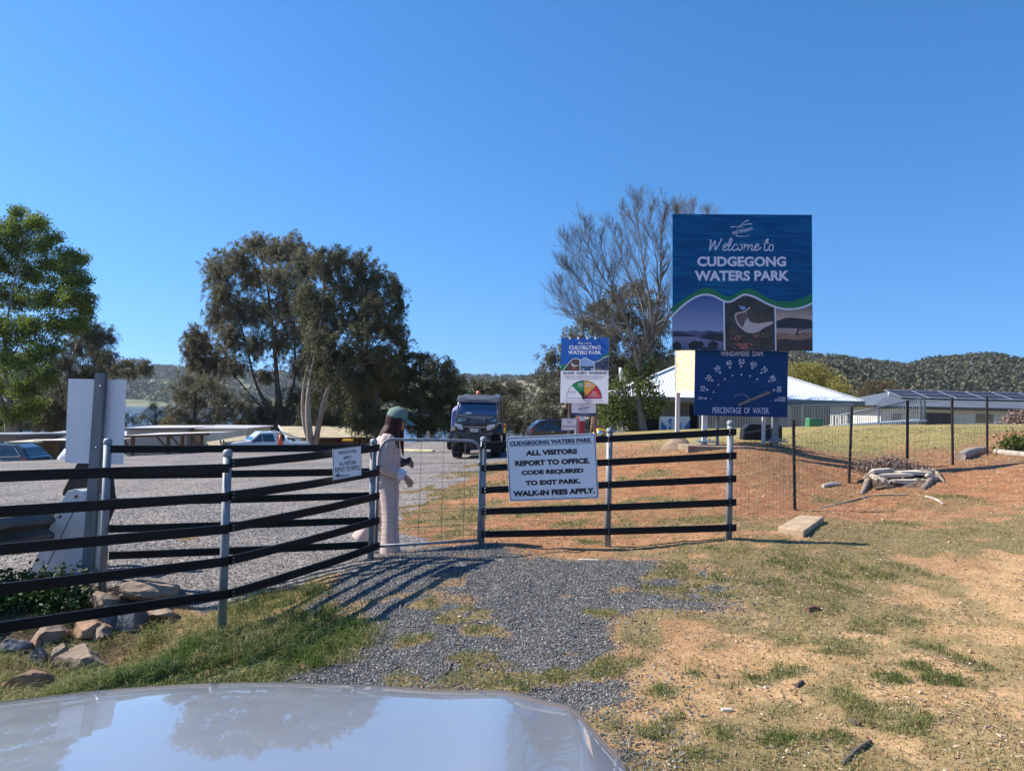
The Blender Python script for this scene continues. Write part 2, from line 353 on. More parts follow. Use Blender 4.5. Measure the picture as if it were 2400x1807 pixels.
def ground_material():
    m = bpy.data.materials.new('ground'); m.use_nodes = True; nt = m.node_tree; N = nt.nodes; Lk = nt.links
    b = N['Principled BSDF']; b.inputs['Roughness'].default_value = 0.95; b.inputs['Specular IOR Level'].default_value = 0.15
    geo = N.new('ShaderNodeNewGeometry')
    def attr(n):
        a = N.new('ShaderNodeAttribute'); a.attribute_name = n; return a.outputs['Fac']
    def noise(s, d=6, r=.55):
        n = N.new('ShaderNodeTexNoise'); n.inputs['Scale'].default_value = s; n.inputs['Detail'].default_value = d; n.inputs['Roughness'].default_value = r
        Lk.new(geo.outputs['Position'], n.inputs['Vector']); return n.outputs['Fac']
    def ramp(f, stops):
        r = N.new('ShaderNodeValToRGB'); e = r.color_ramp.elements
        while len(e) < len(stops): e.new(.5)
        for k, (p, c) in enumerate(stops): e[k].position = p; e[k].color = (*c, 1)
        Lk.new(f, r.inputs[0]); return r.outputs[0]
    def mix(f, a, c, mode='MIX'):
        x = N.new('ShaderNodeMix'); x.data_type = 'RGBA'; x.blend_type = mode
        if isinstance(f, float): x.inputs[0].default_value = f
        else: Lk.new(f, x.inputs[0])
        Lk.new(a, x.inputs[6])
        if isinstance(c, tuple): x.inputs[7].default_value = (*c, 1)
        else: Lk.new(c, x.inputs[7])
        return x.outputs[2]
    def math_(op, a, c):
        x = N.new('ShaderNodeMath'); x.operation = op
        for k, q in enumerate((a, c)):
            if isinstance(q, (int, float)): x.inputs[k].default_value = q
            else: Lk.new(q, x.inputs[k])
        x.use_clamp = op in ('ADD',); return x.outputs[0]
    fine = noise(28, 8, .7); mid = noise(5, 6, .65); big = noise(.8, 5)
    dirt_y = ramp(mid, [(.3, (.30, .185, .092)), (.5, (.39, .225, .115)), (.72, (.49, .315, .175))])
    dirt_r = ramp(mid, [(.3, (.23, .11, .058)), (.5, (.34, .155, .076)), (.72, (.45, .24, .127))])
    dirt_s = ramp(mid, [(.3, (.43, .265, .125)), (.6, (.55, .36, .19)), (.8, (.63, .455, .265))])
    dirt = mix(attr('red'), dirt_y, dirt_r); dirt = mix(attr('sand'), dirt, dirt_s)
    dirt = mix(.5, dirt, ramp(fine, [(.3, (.35, .35, .35)), (.55, (1, 1, 1)), (.7, (1.25, 1.2, 1.1))]), 'MULTIPLY')
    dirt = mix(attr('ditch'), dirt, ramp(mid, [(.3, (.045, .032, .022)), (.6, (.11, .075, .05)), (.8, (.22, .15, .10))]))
    thatch = ramp(fine, [(.3, (.045, .045, .018)), (.5, (.15, .132, .058)), (.68, (.31, .25, .13))])
    lawn = ramp(fine, [(.3, (.14, .14, .04)), (.5, (.27, .25, .085)), (.7, (.42, .36, .15))])
    thatch = mix(attr('lawn'), thatch, lawn)
    vor = N.new('ShaderNodeTexVoronoi'); vor.inputs['Scale'].default_value = 62; Lk.new(geo.outputs['Position'], vor.inputs['Vector'])
    sep = N.new('ShaderNodeSeparateColor'); Lk.new(vor.outputs['Color'], sep.inputs[0])
    stone = ramp(sep.outputs[0], [(0, (.05, .049, .049)), (.5, (.118, .115, .116)), (.85, (.19, .186, .184)), (1, (.36, .345, .32))])
    stone = mix(.75, stone, ramp(vor.outputs['Distance'], [(0, (1.1, 1.1, 1.1)), (.55, (.75, .75, .75)), (.85, (.12, .12, .12))]), 'MULTIPLY')
    v2 = N.new('ShaderNodeTexVoronoi'); v2.inputs['Scale'].default_value = 45; Lk.new(geo.outputs['Position'], v2.inputs['Vector'])
    s2 = N.new('ShaderNodeSeparateColor'); Lk.new(v2.outputs['Color'], s2.inputs[0])
    rgrain = ramp(s2.outputs[0], [(0, (.10, .095, .093)), (.5, (.175, .165, .16)), (.9, (.25, .235, .225)), (1, (.45, .42, .40))])
    rtone = ramp(big, [(.35, (.85, .84, .86)), (.65, (1.25, 1.18, 1.1))])
    roadc = mix(1.0, rgrain, rtone, 'MULTIPLY')
    specks = noise(75, 5, .75)
    dirt = mix(.7, dirt, ramp(specks, [(.34, (.38, .34, .31)), (.47, (.95, .94, .93)), (.62, (1.12, 1.1, 1.08))]), 'MULTIPLY')
    edge = math_('MULTIPLY', math_('SUBTRACT', fine, .5), .9)
    def soft(a):
        s = math_('ADD', attr(a), edge); x = N.new('ShaderNodeMapRange'); x.interpolation_type = 'SMOOTHSTEP'
        x.inputs[1].default_value = .33; x.inputs[2].default_value = .67; Lk.new(s, x.inputs[0]); return x.outputs[0]
    c = mix(math_('MULTIPLY', soft('grass'), .74), dirt, thatch)
    c = mix(soft('gravel'), c, stone); c = mix(soft('road'), c, roadc)
    Lk.new(c, b.inputs['Base Color'])
    bp = N.new('ShaderNodeBump'); bp.inputs['Strength'].default_value = .85; bp.inputs['Distance'].default_value = .015
    hgt = math_('ADD', fine, math_('MULTIPLY', vor.outputs['Distance'], math_('MULTIPLY', attr('gravel'), -1.0)))
    Lk.new(hgt, bp.inputs['Height']); Lk.new(bp.outputs[0], b.inputs['Normal'])
    return m
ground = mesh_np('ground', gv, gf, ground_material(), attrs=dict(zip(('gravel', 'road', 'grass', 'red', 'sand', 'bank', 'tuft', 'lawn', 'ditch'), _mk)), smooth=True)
tag(ground, 'red earth, gravel and patchy grass of the park entrance', kind='structure')

# lake
lake = MB().add([(-1500, 95, -8.5), (60, 95, -8.5), (60, 1750, -8.5), (-1500, 1750, -8.5)], [(0, 1, 2, 3)])
lk = lake.build('lake', mat('lake_water', (.035, .09, .20), .12, 0, var=.15, scale=.05, bump=.25, bscale=.6, spec=.6, stretch=(.15, 1, 1)))
tag(lk, 'blue lake beyond the trees', kind='structure')
# ------------------------------------------------------------------ fence, gate and the signs hung on them
galv = mat('galvanised', (.24, .26, .28), .62, .3, var=.22, scale=14, stretch=(1, 1, .25))
galv2 = mat('galvanised_dull', (.17, .19, .205), .62, .35, var=.3, scale=9, stretch=(1, 1, .2))
rail_m = mat('black_rail', (.012, .012, .014), .5, 0, color2=(.005, .0055, .007), scale=4, spec=.22, stretch=(.5, .5, 3), bump=.08, bscale=9)
screw_m = mat('zinc_screw', (.5, .52, .55), .35, .9)
wire_m = mat('wire', (.10, .105, .115), .7, .3)
def on_line(u, A, B):
    """point depth where the pixel column u crosses the vertical plane through A and B"""
    d = ray(u, 950); A = np.asarray(A); B = np.asarray(B); e = B[:2]-A[:2]
    t = (A[0]*e[1]-A[1]*e[0])/(d[0]*e[1]-d[1]*e[0]); return t*d[1]
def post(parent, u, vt, vb, Y, r=.034, name='post'):
    t = P(u, vt, Y); bz = hz(t[0], t[1]) - .12
    b = MB(); b.tube([(t[0], t[1], bz), (t[0], t[1], t[2]-.05)], r, 14)
    p = b.build(name, galv, parent, world=True)
    c = MB(); c.lathe([(r*1.12, -.052), (r*1.14, -.045), (r*1.12, -.02), (r*.98, -.013), (r*.8, -.004), (r*.4, .0), (0, .001)], 14, Matrix.Translation(V3(t)))
    c.build('post_cap', galv, p, world=True)
    return t
def rail(parent, a, b, h=.07, th=.028, off=0.045, bow=0.006):
    """a, b: top edge ends; bowed a touch, screwed at both ends, set off towards the viewer"""
    a = V3(a); b = V3(b); d = b-a; n = Vector((d.y, -d.x, 0)).normalized()
    if n.y > 0: n = -n
    N = 9; m = MB(); rings = []
    for i in range(N):
        t = i/(N-1); p = a+d*t + n*off + Vector((0, 0, -bow*4*t*(1-t)*rnd.uniform(.8, 1.2)))
        e = .004
        prof = [(-th/2+e, 0), (th/2-e, 0), (th/2, -e), (th/2, -h+e), (th/2-e, -h), (-th/2+e, -h), (-th/2, -h+e), (-th/2, -e)]
        rings.append([p + n*x + Vector((0, 0, z)) for x, z in prof])
    m.loft(rings, smooth=False)
    return m.build('rail', rail_m, parent, world=True)
_scr = {}
def stud(parent, M, r=.006, name='screw', m=None):
    """one screw or bolt head: a part of its own, all of one size share a mesh; M is its world matrix"""
    key = (round(r, 4), name)
    if key not in _scr:
        b = MB(); b.lathe([(r, -.004), (r, .003), (r*.66, r), (0, r*1.15)], 8); o = b.build(name, m or screw_m); _scr[key] = o.data; bpy.data.objects.remove(o)
    o = bpy.data.objects.new(name, _scr[key]); C.objects.link(o); o.parent = parent; o.matrix_parent_inverse = Matrix.Identity(4)
    o.matrix_basis = world_mat(parent).inverted() @ M; return o
def screws(parent, spots, n):
    for p in spots: stud(parent, Matrix.Translation(V3(p)) @ Vector((0, 0, 1)).rotation_difference(V3(n)).to_matrix().to_4x4())

# near fence: comes in from outside the picture, turns at the tall post and runs back to the gate post
A0 = P(-190, 1300, 4.32); A1 = P(524, 1300, 5.95); A2 = P(872, 1200, 7.6)
nf = thing('rail_fence', 'black five-rail fence bending towards the gate, its nearest post standing in long grass', 'fence', (A1[0], A1[1], hz(A1[0], A1[1])), 0, 'black rail fences at the entrance')
post(nf, 534, 1053, 1490, 5.95)
post(nf, 876, 1028, 1310, 7.6)
Y0 = on_line(-190, A0, A1)
_L0 = [(0, 1102), (0, 1184), (0, 1272), (0, 1364), (0, 1453)]; _L1 = [1086, 1153, 1228, 1303, 1379]
nn = Vector((A1[1]-A0[1], -(A1[0]-A0[0]), 0)).normalized()
for (u0, v0), v1 in zip(_L0, _L1):
    a = P(u0, v0, on_line(u0, A0, A1)); b = P(527, v1, 5.95); a = a + (a-b)*.35
    rail(nf, a, b, bow=.0)
nb = Vector((A2[1]-A1[1], -(A2[0]-A1[0]), 0)).normalized()
_L2 = [1075, 1150, 1225, 1301, 1379]; _L3 = [1040.5, 1097.7, 1152.8, 1210, 1269]; sp = []
for v0, v1 in zip(_L2, _L3):
    a = P(530, v0, 5.95); b = P(880, v1, 7.6); rail(nf, a, b, bow=.012)
    for q, n_ in ((a, nb), (b, nb), (P(522, v0+4, 5.95), nn)):
        for dz in (-.02, -.05):
            for dx in ((.02,) if q is a else (-.02,)):
                d = V3(b-a).normalized(); sp.append(V3(q) + d*dx + n_*.062 + Vector((0, 0, dz)))
screws(nf, sp, nb)

# far side of the pen: from a second post to the gate post
B0 = P(250, 1200, 6.9)
bf = thing('rail_fence', 'black five-rail fence seen behind the bending one, along the edge of the car park', 'fence', (B0[0], B0[1], hz(B0[0], B0[1])), 0, 'black rail fences at the entrance')
post(bf, 253, 1027, 1390, 6.9)
for v0, v1 in zip([1043.6, 1105, 1168, 1230.5, 1293], [1041, 1097, 1153, 1211, 1268]):
    rail(bf, P(256, v0, 6.9), P(868, v1, 7.6), off=-.0, bow=.004)

# fence beside the gate, up to the wire fence
C0 = P(1131, 1200, 8.1); C1 = P(1712, 1200, 7.75); CM = P(1426, 1200, 8.0)
rf = thing('rail_fence', 'black five-rail fence with three steel posts beside the gate, on red earth', 'fence', (CM[0], CM[1], hz(CM[0], CM[1])), 0, 'black rail fences at the entrance')
post(rf, 1134, 1023, 1283, 8.1); post(rf, 1429, 1003, 1280, 8.0); post(rf, 1712, 985, 1265, 7.75)
sp = []; nc = Vector((C1[1]-C0[1], -(C1[0]-C0[0]), 0)).normalized()
for v0, v1 in zip([1036, 1089, 1140, 1190, 1243], [1005, 1060, 1114, 1169, 1228]):
    a = P(1131, v0, 8.1); b = P(1724, v1-1, 7.745); rail(rf, a, b, bow=.004)
    d = V3(b-a).normalized()
    for t in (.015, .51, .975):
        for dz in (-.02, -.05): sp.append(V3(a) + (V3(b)-V3(a))*t + nc*.061 + Vector((0, 0, dz)))
screws(rf, sp, nc)

# gate
g0 = P(885, 1283, 7.66); g1 = P(1123, 1269, 8.08)
gt = thing('gate', 'small galvanised pedestrian gate with wire mesh between two fence posts', 'gate', (g0[0], g0[1], hz(g0[0], g0[1])))
def gp(u, v):
    t = (u-885)/(1123-885); return P(u, v, 7.66+t*.42)
fr = MB()
path = [gp(881, 1290), gp(885, 1150), gp(888, 1075)] + [gp(888+28*(1-math.cos(a)), 1075-45*math.sin(a)) for a in np.linspace(.2, 1.57, 6)] + \
       [gp(1010, 1031), gp(1100, 1033)] + [gp(1100+26*math.sin(a), 1033+26*(1-math.cos(a))) for a in np.linspace(.3, 1.57, 5)] + [gp(1124, 1160), gp(1121, 1270)]
fr.tube(path, .0165, 10); fr.tube([gp(884, 1280), gp(1122, 1266)], .0165, 10)
fr.build('frame', galv, gt, world=True)
ms = MB()
for ut, ub in ((931, 925), (988, 980), (1040, 1034), (1091, 1085)):
    ms.tube([gp(ut, 1034), gp((ut+ub)/2, 1150), gp(ub, 1274)], .0024, 5)
for k, v in enumerate((1061, 1086.5, 1108, 1130.6, 1150, 1169, 1185, 1200, 1219, 1234, 1248, 1259)):
    ms.tube([gp(886, v+3+k*.3), gp(1000, v), gp(1122, v-3-k*.3)], .0022, 5)
ms.build('wire_mesh', wire_m, gt, world=True)
ch = MB(); p = gp(884, 1092)
for k in range(5): ch.tube([p+np.array([-.05+.02*k, -.01, -.004*(k % 2)]), p+np.array([-.03+.02*k, -.012, .004*(k % 2)])], .006, 6)
ch.box(p+np.array([.0, -.02, -.01]), (.05, .03, .03)); ch.build('latch', mat('dark_iron', (.04, .04, .045), .5, .7), gt, world=True)
for v in (1085, 1240):
    hg = MB(); q = gp(1124, v); hg.tube([q, q+np.array([.03, .01, 0])], .009, 8); hg.tube([q+np.array([-.0, 0, -.02]), q+np.array([0, 0, .02])], .022, 8)
    hg.build('hinge', galv2, gt, world=True)

# ------------------------------------------------------------------ lettering and sign boards
def frame(TL, TR, BR, BL):
    """sign plane from four corner points: matrix with x along the board, y up, z towards the viewer; width, height"""
    TL, TR, BR, BL = map(V3, (TL, TR, BR, BL)); x = ((TR-TL)+(BR-BL)).normalized(); y0 = ((TL-BL)+(TR-BR)).normalized()
    z = x.cross(y0).normalized(); y = z.cross(x); c = (TL+TR+BR+BL)/4
    w = ((TR-TL).length+(BR-BL).length)/2; h = ((TL-BL).length+(TR-BR).length)/2
    M = Matrix((( *x, 0), (*y, 0), (*z, 0), (0, 0, 0, 1))).transposed(); o = c - x*w/2 - y*h/2
    M.translation = o
    return M, w, h
def text_mesh(s, bold=0.0, shear=0.0, space=1.0):
    cu = bpy.data.curves.new('t', 'FONT'); cu.body = s; cu.size = 1; cu.offset = bold; cu.shear = shear; cu.space_character = space
    cu.resolution_u = 3; cu.fill_mode = 'FRONT'
    ob = bpy.data.objects.new('t', cu); C.objects.link(ob)
    dg = bpy.context.evaluated_depsgraph_get(); dg.update(); me = bpy.data.meshes.new_from_object(ob.evaluated_get(dg))
    bpy.data.objects.remove(ob); bpy.data.curves.remove(cu)
    v = np.array([q.co[:] for q in me.vertices]); f = [tuple(p.vertices) for p in me.polygons]; bpy.data.meshes.remove(me)
    return v, f
class Board:
    """a sign plane addressed with the picture coordinates of one zoom: corners TL TR BR BL in that zoom"""
    def __init__(s, parent, corners, pix, Ys=None, M=None, w=None, h=None):
        s.parent = parent; s.q = [np.array(c, float) for c in corners]
        if M is None: s.M, s.w, s.h = frame(*[P(u, v, y) for (u, v), y in zip(pix, Ys)])
        else: s.M, s.w, s.h = M, w, h
        s.Mi = world_mat(parent).inverted()
        a, b, c, d = s.q; A = []; B = []
        for (x, y), (X, Yy) in zip((a, b, c, d), ((0, 1), (1, 1), (1, 0), (0, 0))):
            A += [[x, y, 1, 0, 0, 0, -x*X, -y*X], [0, 0, 0, x, y, 1, -x*Yy, -y*Yy]]; B += [X, Yy]
        s.H = np.r_[np.linalg.solve(np.array(A), np.array(B)), 1].reshape(3, 3)
    def at(s, x, y):
        p = s.H @ np.array([x, y, 1.0]); return p[0]/p[2]*s.w, p[1]/p[2]*s.h
    def put(s, name, verts2, faces, m, z):
        vs = [s.Mi @ s.M @ Vector((q[0], q[1], z+(q[2] if len(q) > 2 else 0))) for q in verts2]
        b = MB(); b.add(vs, faces); return b.build(name, m, s.parent)
    def panel(s, m, name='panel', t=.006, back=None, bevel=0.0):
        b = MB(); b.prism([(0, 0), (s.w, 0), (s.w, s.h), (0, s.h)], s.Mi @ s.M @ Matrix.Translation((0, 0, -t)), t)
        return b.build(name, m, s.parent, bevel=bevel)
    def poly(s, pts, m, z, name='print'):
        v = [s.at(*p) for p in pts]; a = sum(v[i][0]*v[(i+1) % len(v)][1]-v[(i+1) % len(v)][0]*v[i][1] for i in range(len(v)))
        f = tuple(range(len(v))); f = f if a > 0 else f[::-1]
        return s.put(name, v, [f], m, z)
    def polys(s, plist, m, z, name='print'):
        V = []; Fs = []
        for pts in plist:
            v = [s.at(*p) for p in pts]; a = sum(v[i][0]*v[(i+1) % len(v)][1]-v[(i+1) % len(v)][0]*v[i][1] for i in range(len(v)))
            f = tuple(range(len(V), len(V)+len(v))); v = [(x, y, len(Fs)*.00003) for x, y in v]; V += v; Fs.append(f if a > 0 else f[::-1])
        return s.put(name, V, Fs, m, z)
    def strokes(s, lines, width, m, z, name='print', taper=False):
        """bands along polylines; width in picture units"""
        V = []; Fs = []; k = s.w/np.linalg.norm(s.q[1]-s.q[0])
        for L in lines:
            w = [s.at(*p) for p in L]; n = len(w)
            for i, p in enumerate(w):
                a = np.array(w[max(i-1, 0)]); b = np.array(w[min(i+1, n-1)]); d = b-a; d = d/(np.linalg.norm(d)+1e-9); nrm = np.array([-d[1], d[0]])
                ww = width*k/2*((1-.75*i/(n-1)) if taper else 1)
                V += [tuple(np.array(p)-nrm*ww), tuple(np.array(p)+nrm*ww)]
                if i: j = len(V); Fs.append((j-4, j-2, j-1, j-3))
        return s.put(name, V, Fs, m, z + .0)
    def text(s, t, x0, x1, y0, y1, m, z=.0022, bold=.015, rot=0.0, shear=0.0, name='lettering', space=1.0):
        """fit the string in a box given in picture units (y0 top); rot turns it about the box centre, degrees CCW"""
        v, f = text_mesh(t, bold, shear, space); lo = v.min(0); hi = v.max(0)
        cx, cy = (x0+x1)/2, (y0+y1)/2; W, H = x1-x0, y1-y0; a = R(rot); out = []
        for q in v:
            px = ((q[0]-lo[0])/(hi[0]-lo[0])-.5)*W; py = ((q[1]-lo[1])/(hi[1]-lo[1])-.5)*H
            out.append(s.at(cx + px*math.cos(a)-py*math.sin(a), cy - (px*math.sin(a)+py*math.cos(a))))
        return s.put(name, out, f, m, z)
    def disc(s, x, y, r, n=16): return [(x+r*math.cos(2*math.pi*k/n), y+r*math.sin(2*math.pi*k/n)) for k in range(n)]
white_s = mat('sign_white', (.80, .81, .83), .35, 0, var=.03, scale=3)
black_s = mat('sign_black', (.015, .015, .02), .4)
navy_s = mat('sign_navy', (.012, .018, .10), .4)
blueline = mat('sign_border', (.02, .035, .13), .4)
def catmull(pts, n=6, closed=False):
    p = [np.array(q, float) for q in pts]; out = []
    N = len(p)
    for i in range(N-1):
        a, b, c, d = p[max(i-1, 0)], p[i], p[i+1], p[min(i+2, N-1)]
        for k in range(n):
            t = k/n; out.append(tuple(.5*((2*b)+(c-a)*t+(2*a-5*b+4*c-d)*t*t+(3*b-a-3*c+d)*t**3)))
    out.append(tuple(p[-1])); return out

# all-visitors board, hung on the fence beside the gate
pa = [(1187, 1025), (1395.5, 1015), (1404, 1168), (1193.5, 1175)]
_Y = [on_line(u, C0, C1)-.085 for u, v in pa]
c = P(1295, 1096, float(np.mean(_Y)))
vs_ = thing('notice_board', 'tilted white visitor notice hung on the black rails beside the gate', 'sign', c)
bd = Board(vs_, [(95, 130), (870, 92), (900, 658), (125, 683)], pa, _Y)
bd.panel(white_s, bevel=.002, t=.004)
def rrect(x0, y0, x1, y1, r, q):  # rounded rectangle in unit square mapped by q
    pts = []
    for cx, cy, a0 in ((x1-r, y1-r, 0), (x0+r, y1-r, 90), (x0+r, y0+r, 180), (x1-r, y0+r, 270)):
        for k in range(5): a = R(a0+k*22.5); pts.append((cx+r*math.cos(a), cy+r*math.sin(a)))
    return [q(*p) for p in pts]
def qmap(TL, TR, BR, BL):
    TL, TR, BR, BL = map(np.array, (TL, TR, BR, BL))
    return lambda x, y: tuple((TL*(1-x)+TR*x)*(1-y)+(BL*(1-x)+BR*x)*y)
q = qmap((95, 130), (870, 92), (900, 658), (125, 683))
rr = rrect(.012, .016, .988, .984, .03, q); bd.strokes([rr+[rr[0], rr[1]]], 6, blueline, .0016, 'border')
bd.text('CUDGEGONG WATERS PARK', 124, 838, 149, 186, navy_s, bold=.05, rot=2.75)
bd.strokes([[(126, 209), (838, 178)]], 4.5, navy_s, .0018, 'underline')
for s_, x0, x1, y0, y1 in (('ALL VISITORS', 263, 711, 235, 281), ('REPORT TO OFFICE.', 171, 820, 320, 368), ('CODE REQUIRED', 227, 766, 406, 452), ('TO EXIT PARK.', 262, 740, 495, 538), ('WALK-IN FEES APPLY.', 155, 865, 579, 628)):
    bd.text(s_, x0, x1, y0, y1, black_s, bold=.06, rot=2.3)
for x, y in ((165, 150), (470, 135), (797, 120), (852, 150), (110, 187), (145, 567), (192, 655), (497, 645), (815, 635), (875, 545), (176, 404), (485, 390), (805, 375)):
    X, Yv = bd.at(x, y); stud(vs_, bd.M @ Matrix.Translation((X, Yv, .001)), .005)

# walk-in notice on the bending fence
pw = [(781, 1052), (848, 1045), (846.5, 1114), (779.5, 1127)]
_Y = [on_line(u, A1, A2)-.155 for u, v in pw]
ws = thing('notice_board', 'small white walk-in fees notice screwed to the two upper rails of the bending fence', 'sign', P(814, 1085, float(np.mean(_Y))))
bw = Board(ws, [(1620, 648), (1952, 615), (1943, 958), (1613, 1012)], pw, _Y)
bw.panel(white_s, t=.003)
q = qmap((1620, 648), (1952, 615), (1943, 958), (1613, 1012)); rr = rrect(.012, .012, .988, .988, .02, q); bw.strokes([rr+[rr[0], rr[1]]], 6, mat('sign_grey', (.12, .13, .16), .5), .0016, 'border')
for s_, x0, x1, y0, y1 in (('WALK-IN FEES', 1682, 1895, 664, 703), ('APPLY.', 1740, 1838, 728, 768), ('ALL VISITORS', 1687, 1885, 790, 836), ('REPORT TO OFFICE.', 1638, 1928, 852, 905)):
    bw.text(s_, x0, x1, y0, y1, black_s, bold=.006, rot=5.5)
teal_s = mat('sign_teal', (.02, .16, .20), .45)
bw.poly([(1638, 960), (1655, 938), (1672, 926), (1690, 940), (1712, 940), (1690, 952), (1660, 962)], teal_s, .0016, 'emblem')
bw.text('Cudgegong Waters Park', 1638, 1797, 944, 978, mat('sign_slate', (.03, .07, .14), .5), bold=.01, rot=5)

# bare back of a road sign on a steel channel post
pb = [(161, 888), (297, 890), (288, 1089), (151, 1084)]
bs = thing('road_sign', 'blank white back of a road sign on a steel channel post behind the rails', 'sign', P(210, 1380, 7.25))
bb = Board(bs, [(0, 0), (1, 0), (1, 1), (0, 1)], pb, [7.32, 7.3, 7.3, 7.32]); bb.panel(mat('sign_back', (.74, .76, .79), .5, 0, var=.04, scale=4), t=.003)
ch = MB(); top = P(231, 874, 7.2); bot = P(193, 1400, 7.2); ax = V3(bot-top)
prof = [(-.062, .0), (-.062, -.012), (-.05, -.012), (-.046, -.036), (.046, -.036), (.05, -.012), (.062, -.012), (.062, .0), (.04, .0), (.036, -.026), (-.036, -.026), (-.04, .0)]
ch.loft([[V3(top)+Vector((x*1.02, y+.06, 0)) for x, y in prof], [V3(bot)+Vector((x*1.02, y+.06, -.3)) for x, y in prof]], smooth=False)
ch.build('channel_post', galv2, bs, world=True)
for v in (905, 1050):
    t = (v-874)/(1400-874); p = top*(1-t)+bot*t; stud(bs, Matrix.Translation(V3(p)+Vector((.02, .02, 0))) @ Matrix.Rotation(R(90), 4, 'X'), .011, 'bolt')

# boom gate stand
bg_o = P(150, 1385, 7.55)
bo = thing('boom_stand', 'white tapered steel boom gate stand with rusty bolts behind the rails', 'boom gate', bg_o)
w_m = mat('white_steel', (.66, .69, .70), .45, .1, var=.12, scale=2.5, color2=(.46, .45, .42))
m = MB(); Yf = 7.5; th = .14
out = [(52, 1375), (145, 1171), (159, 1150), (176, 1146), (192, 1151), (199, 1160), (198, 1166), (196, 1385)]
fr_ = [V3(P(u, v, Yf)) for u, v in out]; bk = [p+Vector((.09, th, 0)) for p in fr_]; n = len(out)
m.add(fr_+bk, [tuple(range(n))[::-1], tuple(range(n, 2*n))] + [(i, (i+1) % n, n+(i+1) % n, n+i) for i in range(n)]); m.build('housing', w_m, bo, world=True, bevel=.006)
rusty = mat('rusty_bolt', (.16, .075, .04), .8, .3, var=.4, scale=40)
for u, v in ((140, 1210), (87, 1312), (178, 1163)):
    stud(bo, Matrix.Translation(V3(P(u, v, Yf-.002))) @ Matrix.Rotation(R(90), 4, 'X'), .018, 'rusty_bolt', rusty)
m = MB(); m.beam(P(171, 1200, Yf-.004), P(98, 1350, Yf-.004), .006, .004); m.build('seam', mat('dark_seam', (.05, .045, .04), .8), bo, world=True)
m = MB(); m.beam(P(234, 1145, 7.75), P(216, 1395, 7.75), .06, .05); m.build('side_plate', w_m, bo, world=True, bevel=.004)
m = MB(); out = [(146, 1160), (148, 1150), (180, 1087), (200, 1080), (245, 1084), (262, 1100), (268, 1160), (271, 1170), (266, 1195), (254, 1225), (240, 1300), (200, 1310), (196, 1180)]
f1 = [V3(P(u, v, 7.72)) for u, v in out]; b1 = [p+Vector((0, .025, 0)) for p in f1]; n = len(out)
m.add(f1+b1, [tuple(range(n))[::-1], tuple(range(n, 2*n))] + [(i, (i+1) % n, n+(i+1) % n, n+i) for i in range(n)]); m.build('counterweight', mat('black_rubber', (.012, .012, .014), .6), bo, world=True)
# guard rail beside the drive
gr = thing('guard_rail', 'dark weathered corrugated guard rail running out of the picture beside the boom stand', 'guard rail', P(40, 1370, 6.9))
prof = [(0, .155), (.02, .15), (.075, .10), (.08, .06), (.02, .02), (0, 0), (.02, -.02), (.08, -.06), (.075, -.10), (.02, -.15), (0, -.155)]
a = V3(P(150, 1230, 7.7)); b = V3(P(-260, 1285, 6.2)); m = MB(); d = (b-a).normalized(); nx = Vector((-d.y, d.x, 0))
if nx.y > 0: nx = -nx
m.loft([[p+nx*(.02+y)+Vector((0, 0, z)) for y, z in prof]+[p+nx*(.014+y)+Vector((0, 0, z)) for y, z in reversed(prof)] for p in (a, a+(b-a)*.5, b)], smooth=False)
m.build('rail_beam', mat('weathered_steel', (.16, .155, .15), .65, .4, var=.35, scale=3, color2=(.09, .075, .06)), gr, world=True)
m = MB(); p = a+(b-a)*.45; m.beam(p+nx*-.05+Vector((0, 0, .15)), Vector((p.x-nx.x*.05, p.y-nx.y*.05, hz(p.x, p.y)-.2)), .09, .12, up=(d.x, d.y, 0)); m.build('rail_post', mat('old_timber', (.12, .10, .085), .9, var=.3, scale=10, bump=.3), gr, world=True)

# wire fence on steel pickets, climbing the bank
wf = thing('wire_fence', 'wire mesh fence on black steel pickets climbing the red bank', 'fence', P(1863, 1193, 9.9))
pk_m = mat('picket_black', (.022, .018, .016), .55, .2, var=.3, scale=20)
pk = [(1859, 984, 1193, 9.9, 1863), (1996, 953, 1129, 11.8, 1989), (2127, 938, 1103, 12.55, 2126), (2231, 931, 1092, 13.0, 2233), (2313, 929, 1067, 15.15, 2314), (2420, 938, 1068, 16.2, 2420)]
hole_m = mat('bare_steel', (.5, .46, .4), .5, .6)
tops = [V3(P(1715, 1010, 7.75))]; bots = [V3(P(1711, 1250, 7.75))]; 
for u, vt, vb, Y, ub in pk:
    t = V3(P(u, vt, Y)); b0 = P(ub, vb, Y); b = Vector((b0[0], b0[1], hz(b0[0], b0[1])-.15)); tops.append(t); bots.append(Vector((b0[0], b0[1], hz(b0[0], b0[1]))))
    m = MB(); w = .024
    # Y-section star picket
    for k in range(3):
        a = R(90+120*k+15); dx, dy = math.cos(a), math.sin(a)
        px, py = -dy*.004, dx*.004
        m.loft([[q+Vector((px, py, 0)), q+Vector((dx*w+px, dy*w+py, 0)), q+Vector((dx*w-px, dy*w-py, 0)), q+Vector((-px, -py, 0))] for q in (b, t)], smooth=False)
    for k in range(9):
        q = b.lerp(t, .25+.08*k); m.mat(1).lathe([(.0045, 0), (.0045, .002), (0, .002)], 6, Matrix.Translation(q+Vector((.0, -.03, 0))) @ Matrix.Rotation(R(90), 4, 'X'))
    m.build('picket', [pk_m, hole_m], wf, world=True)
m = MB()
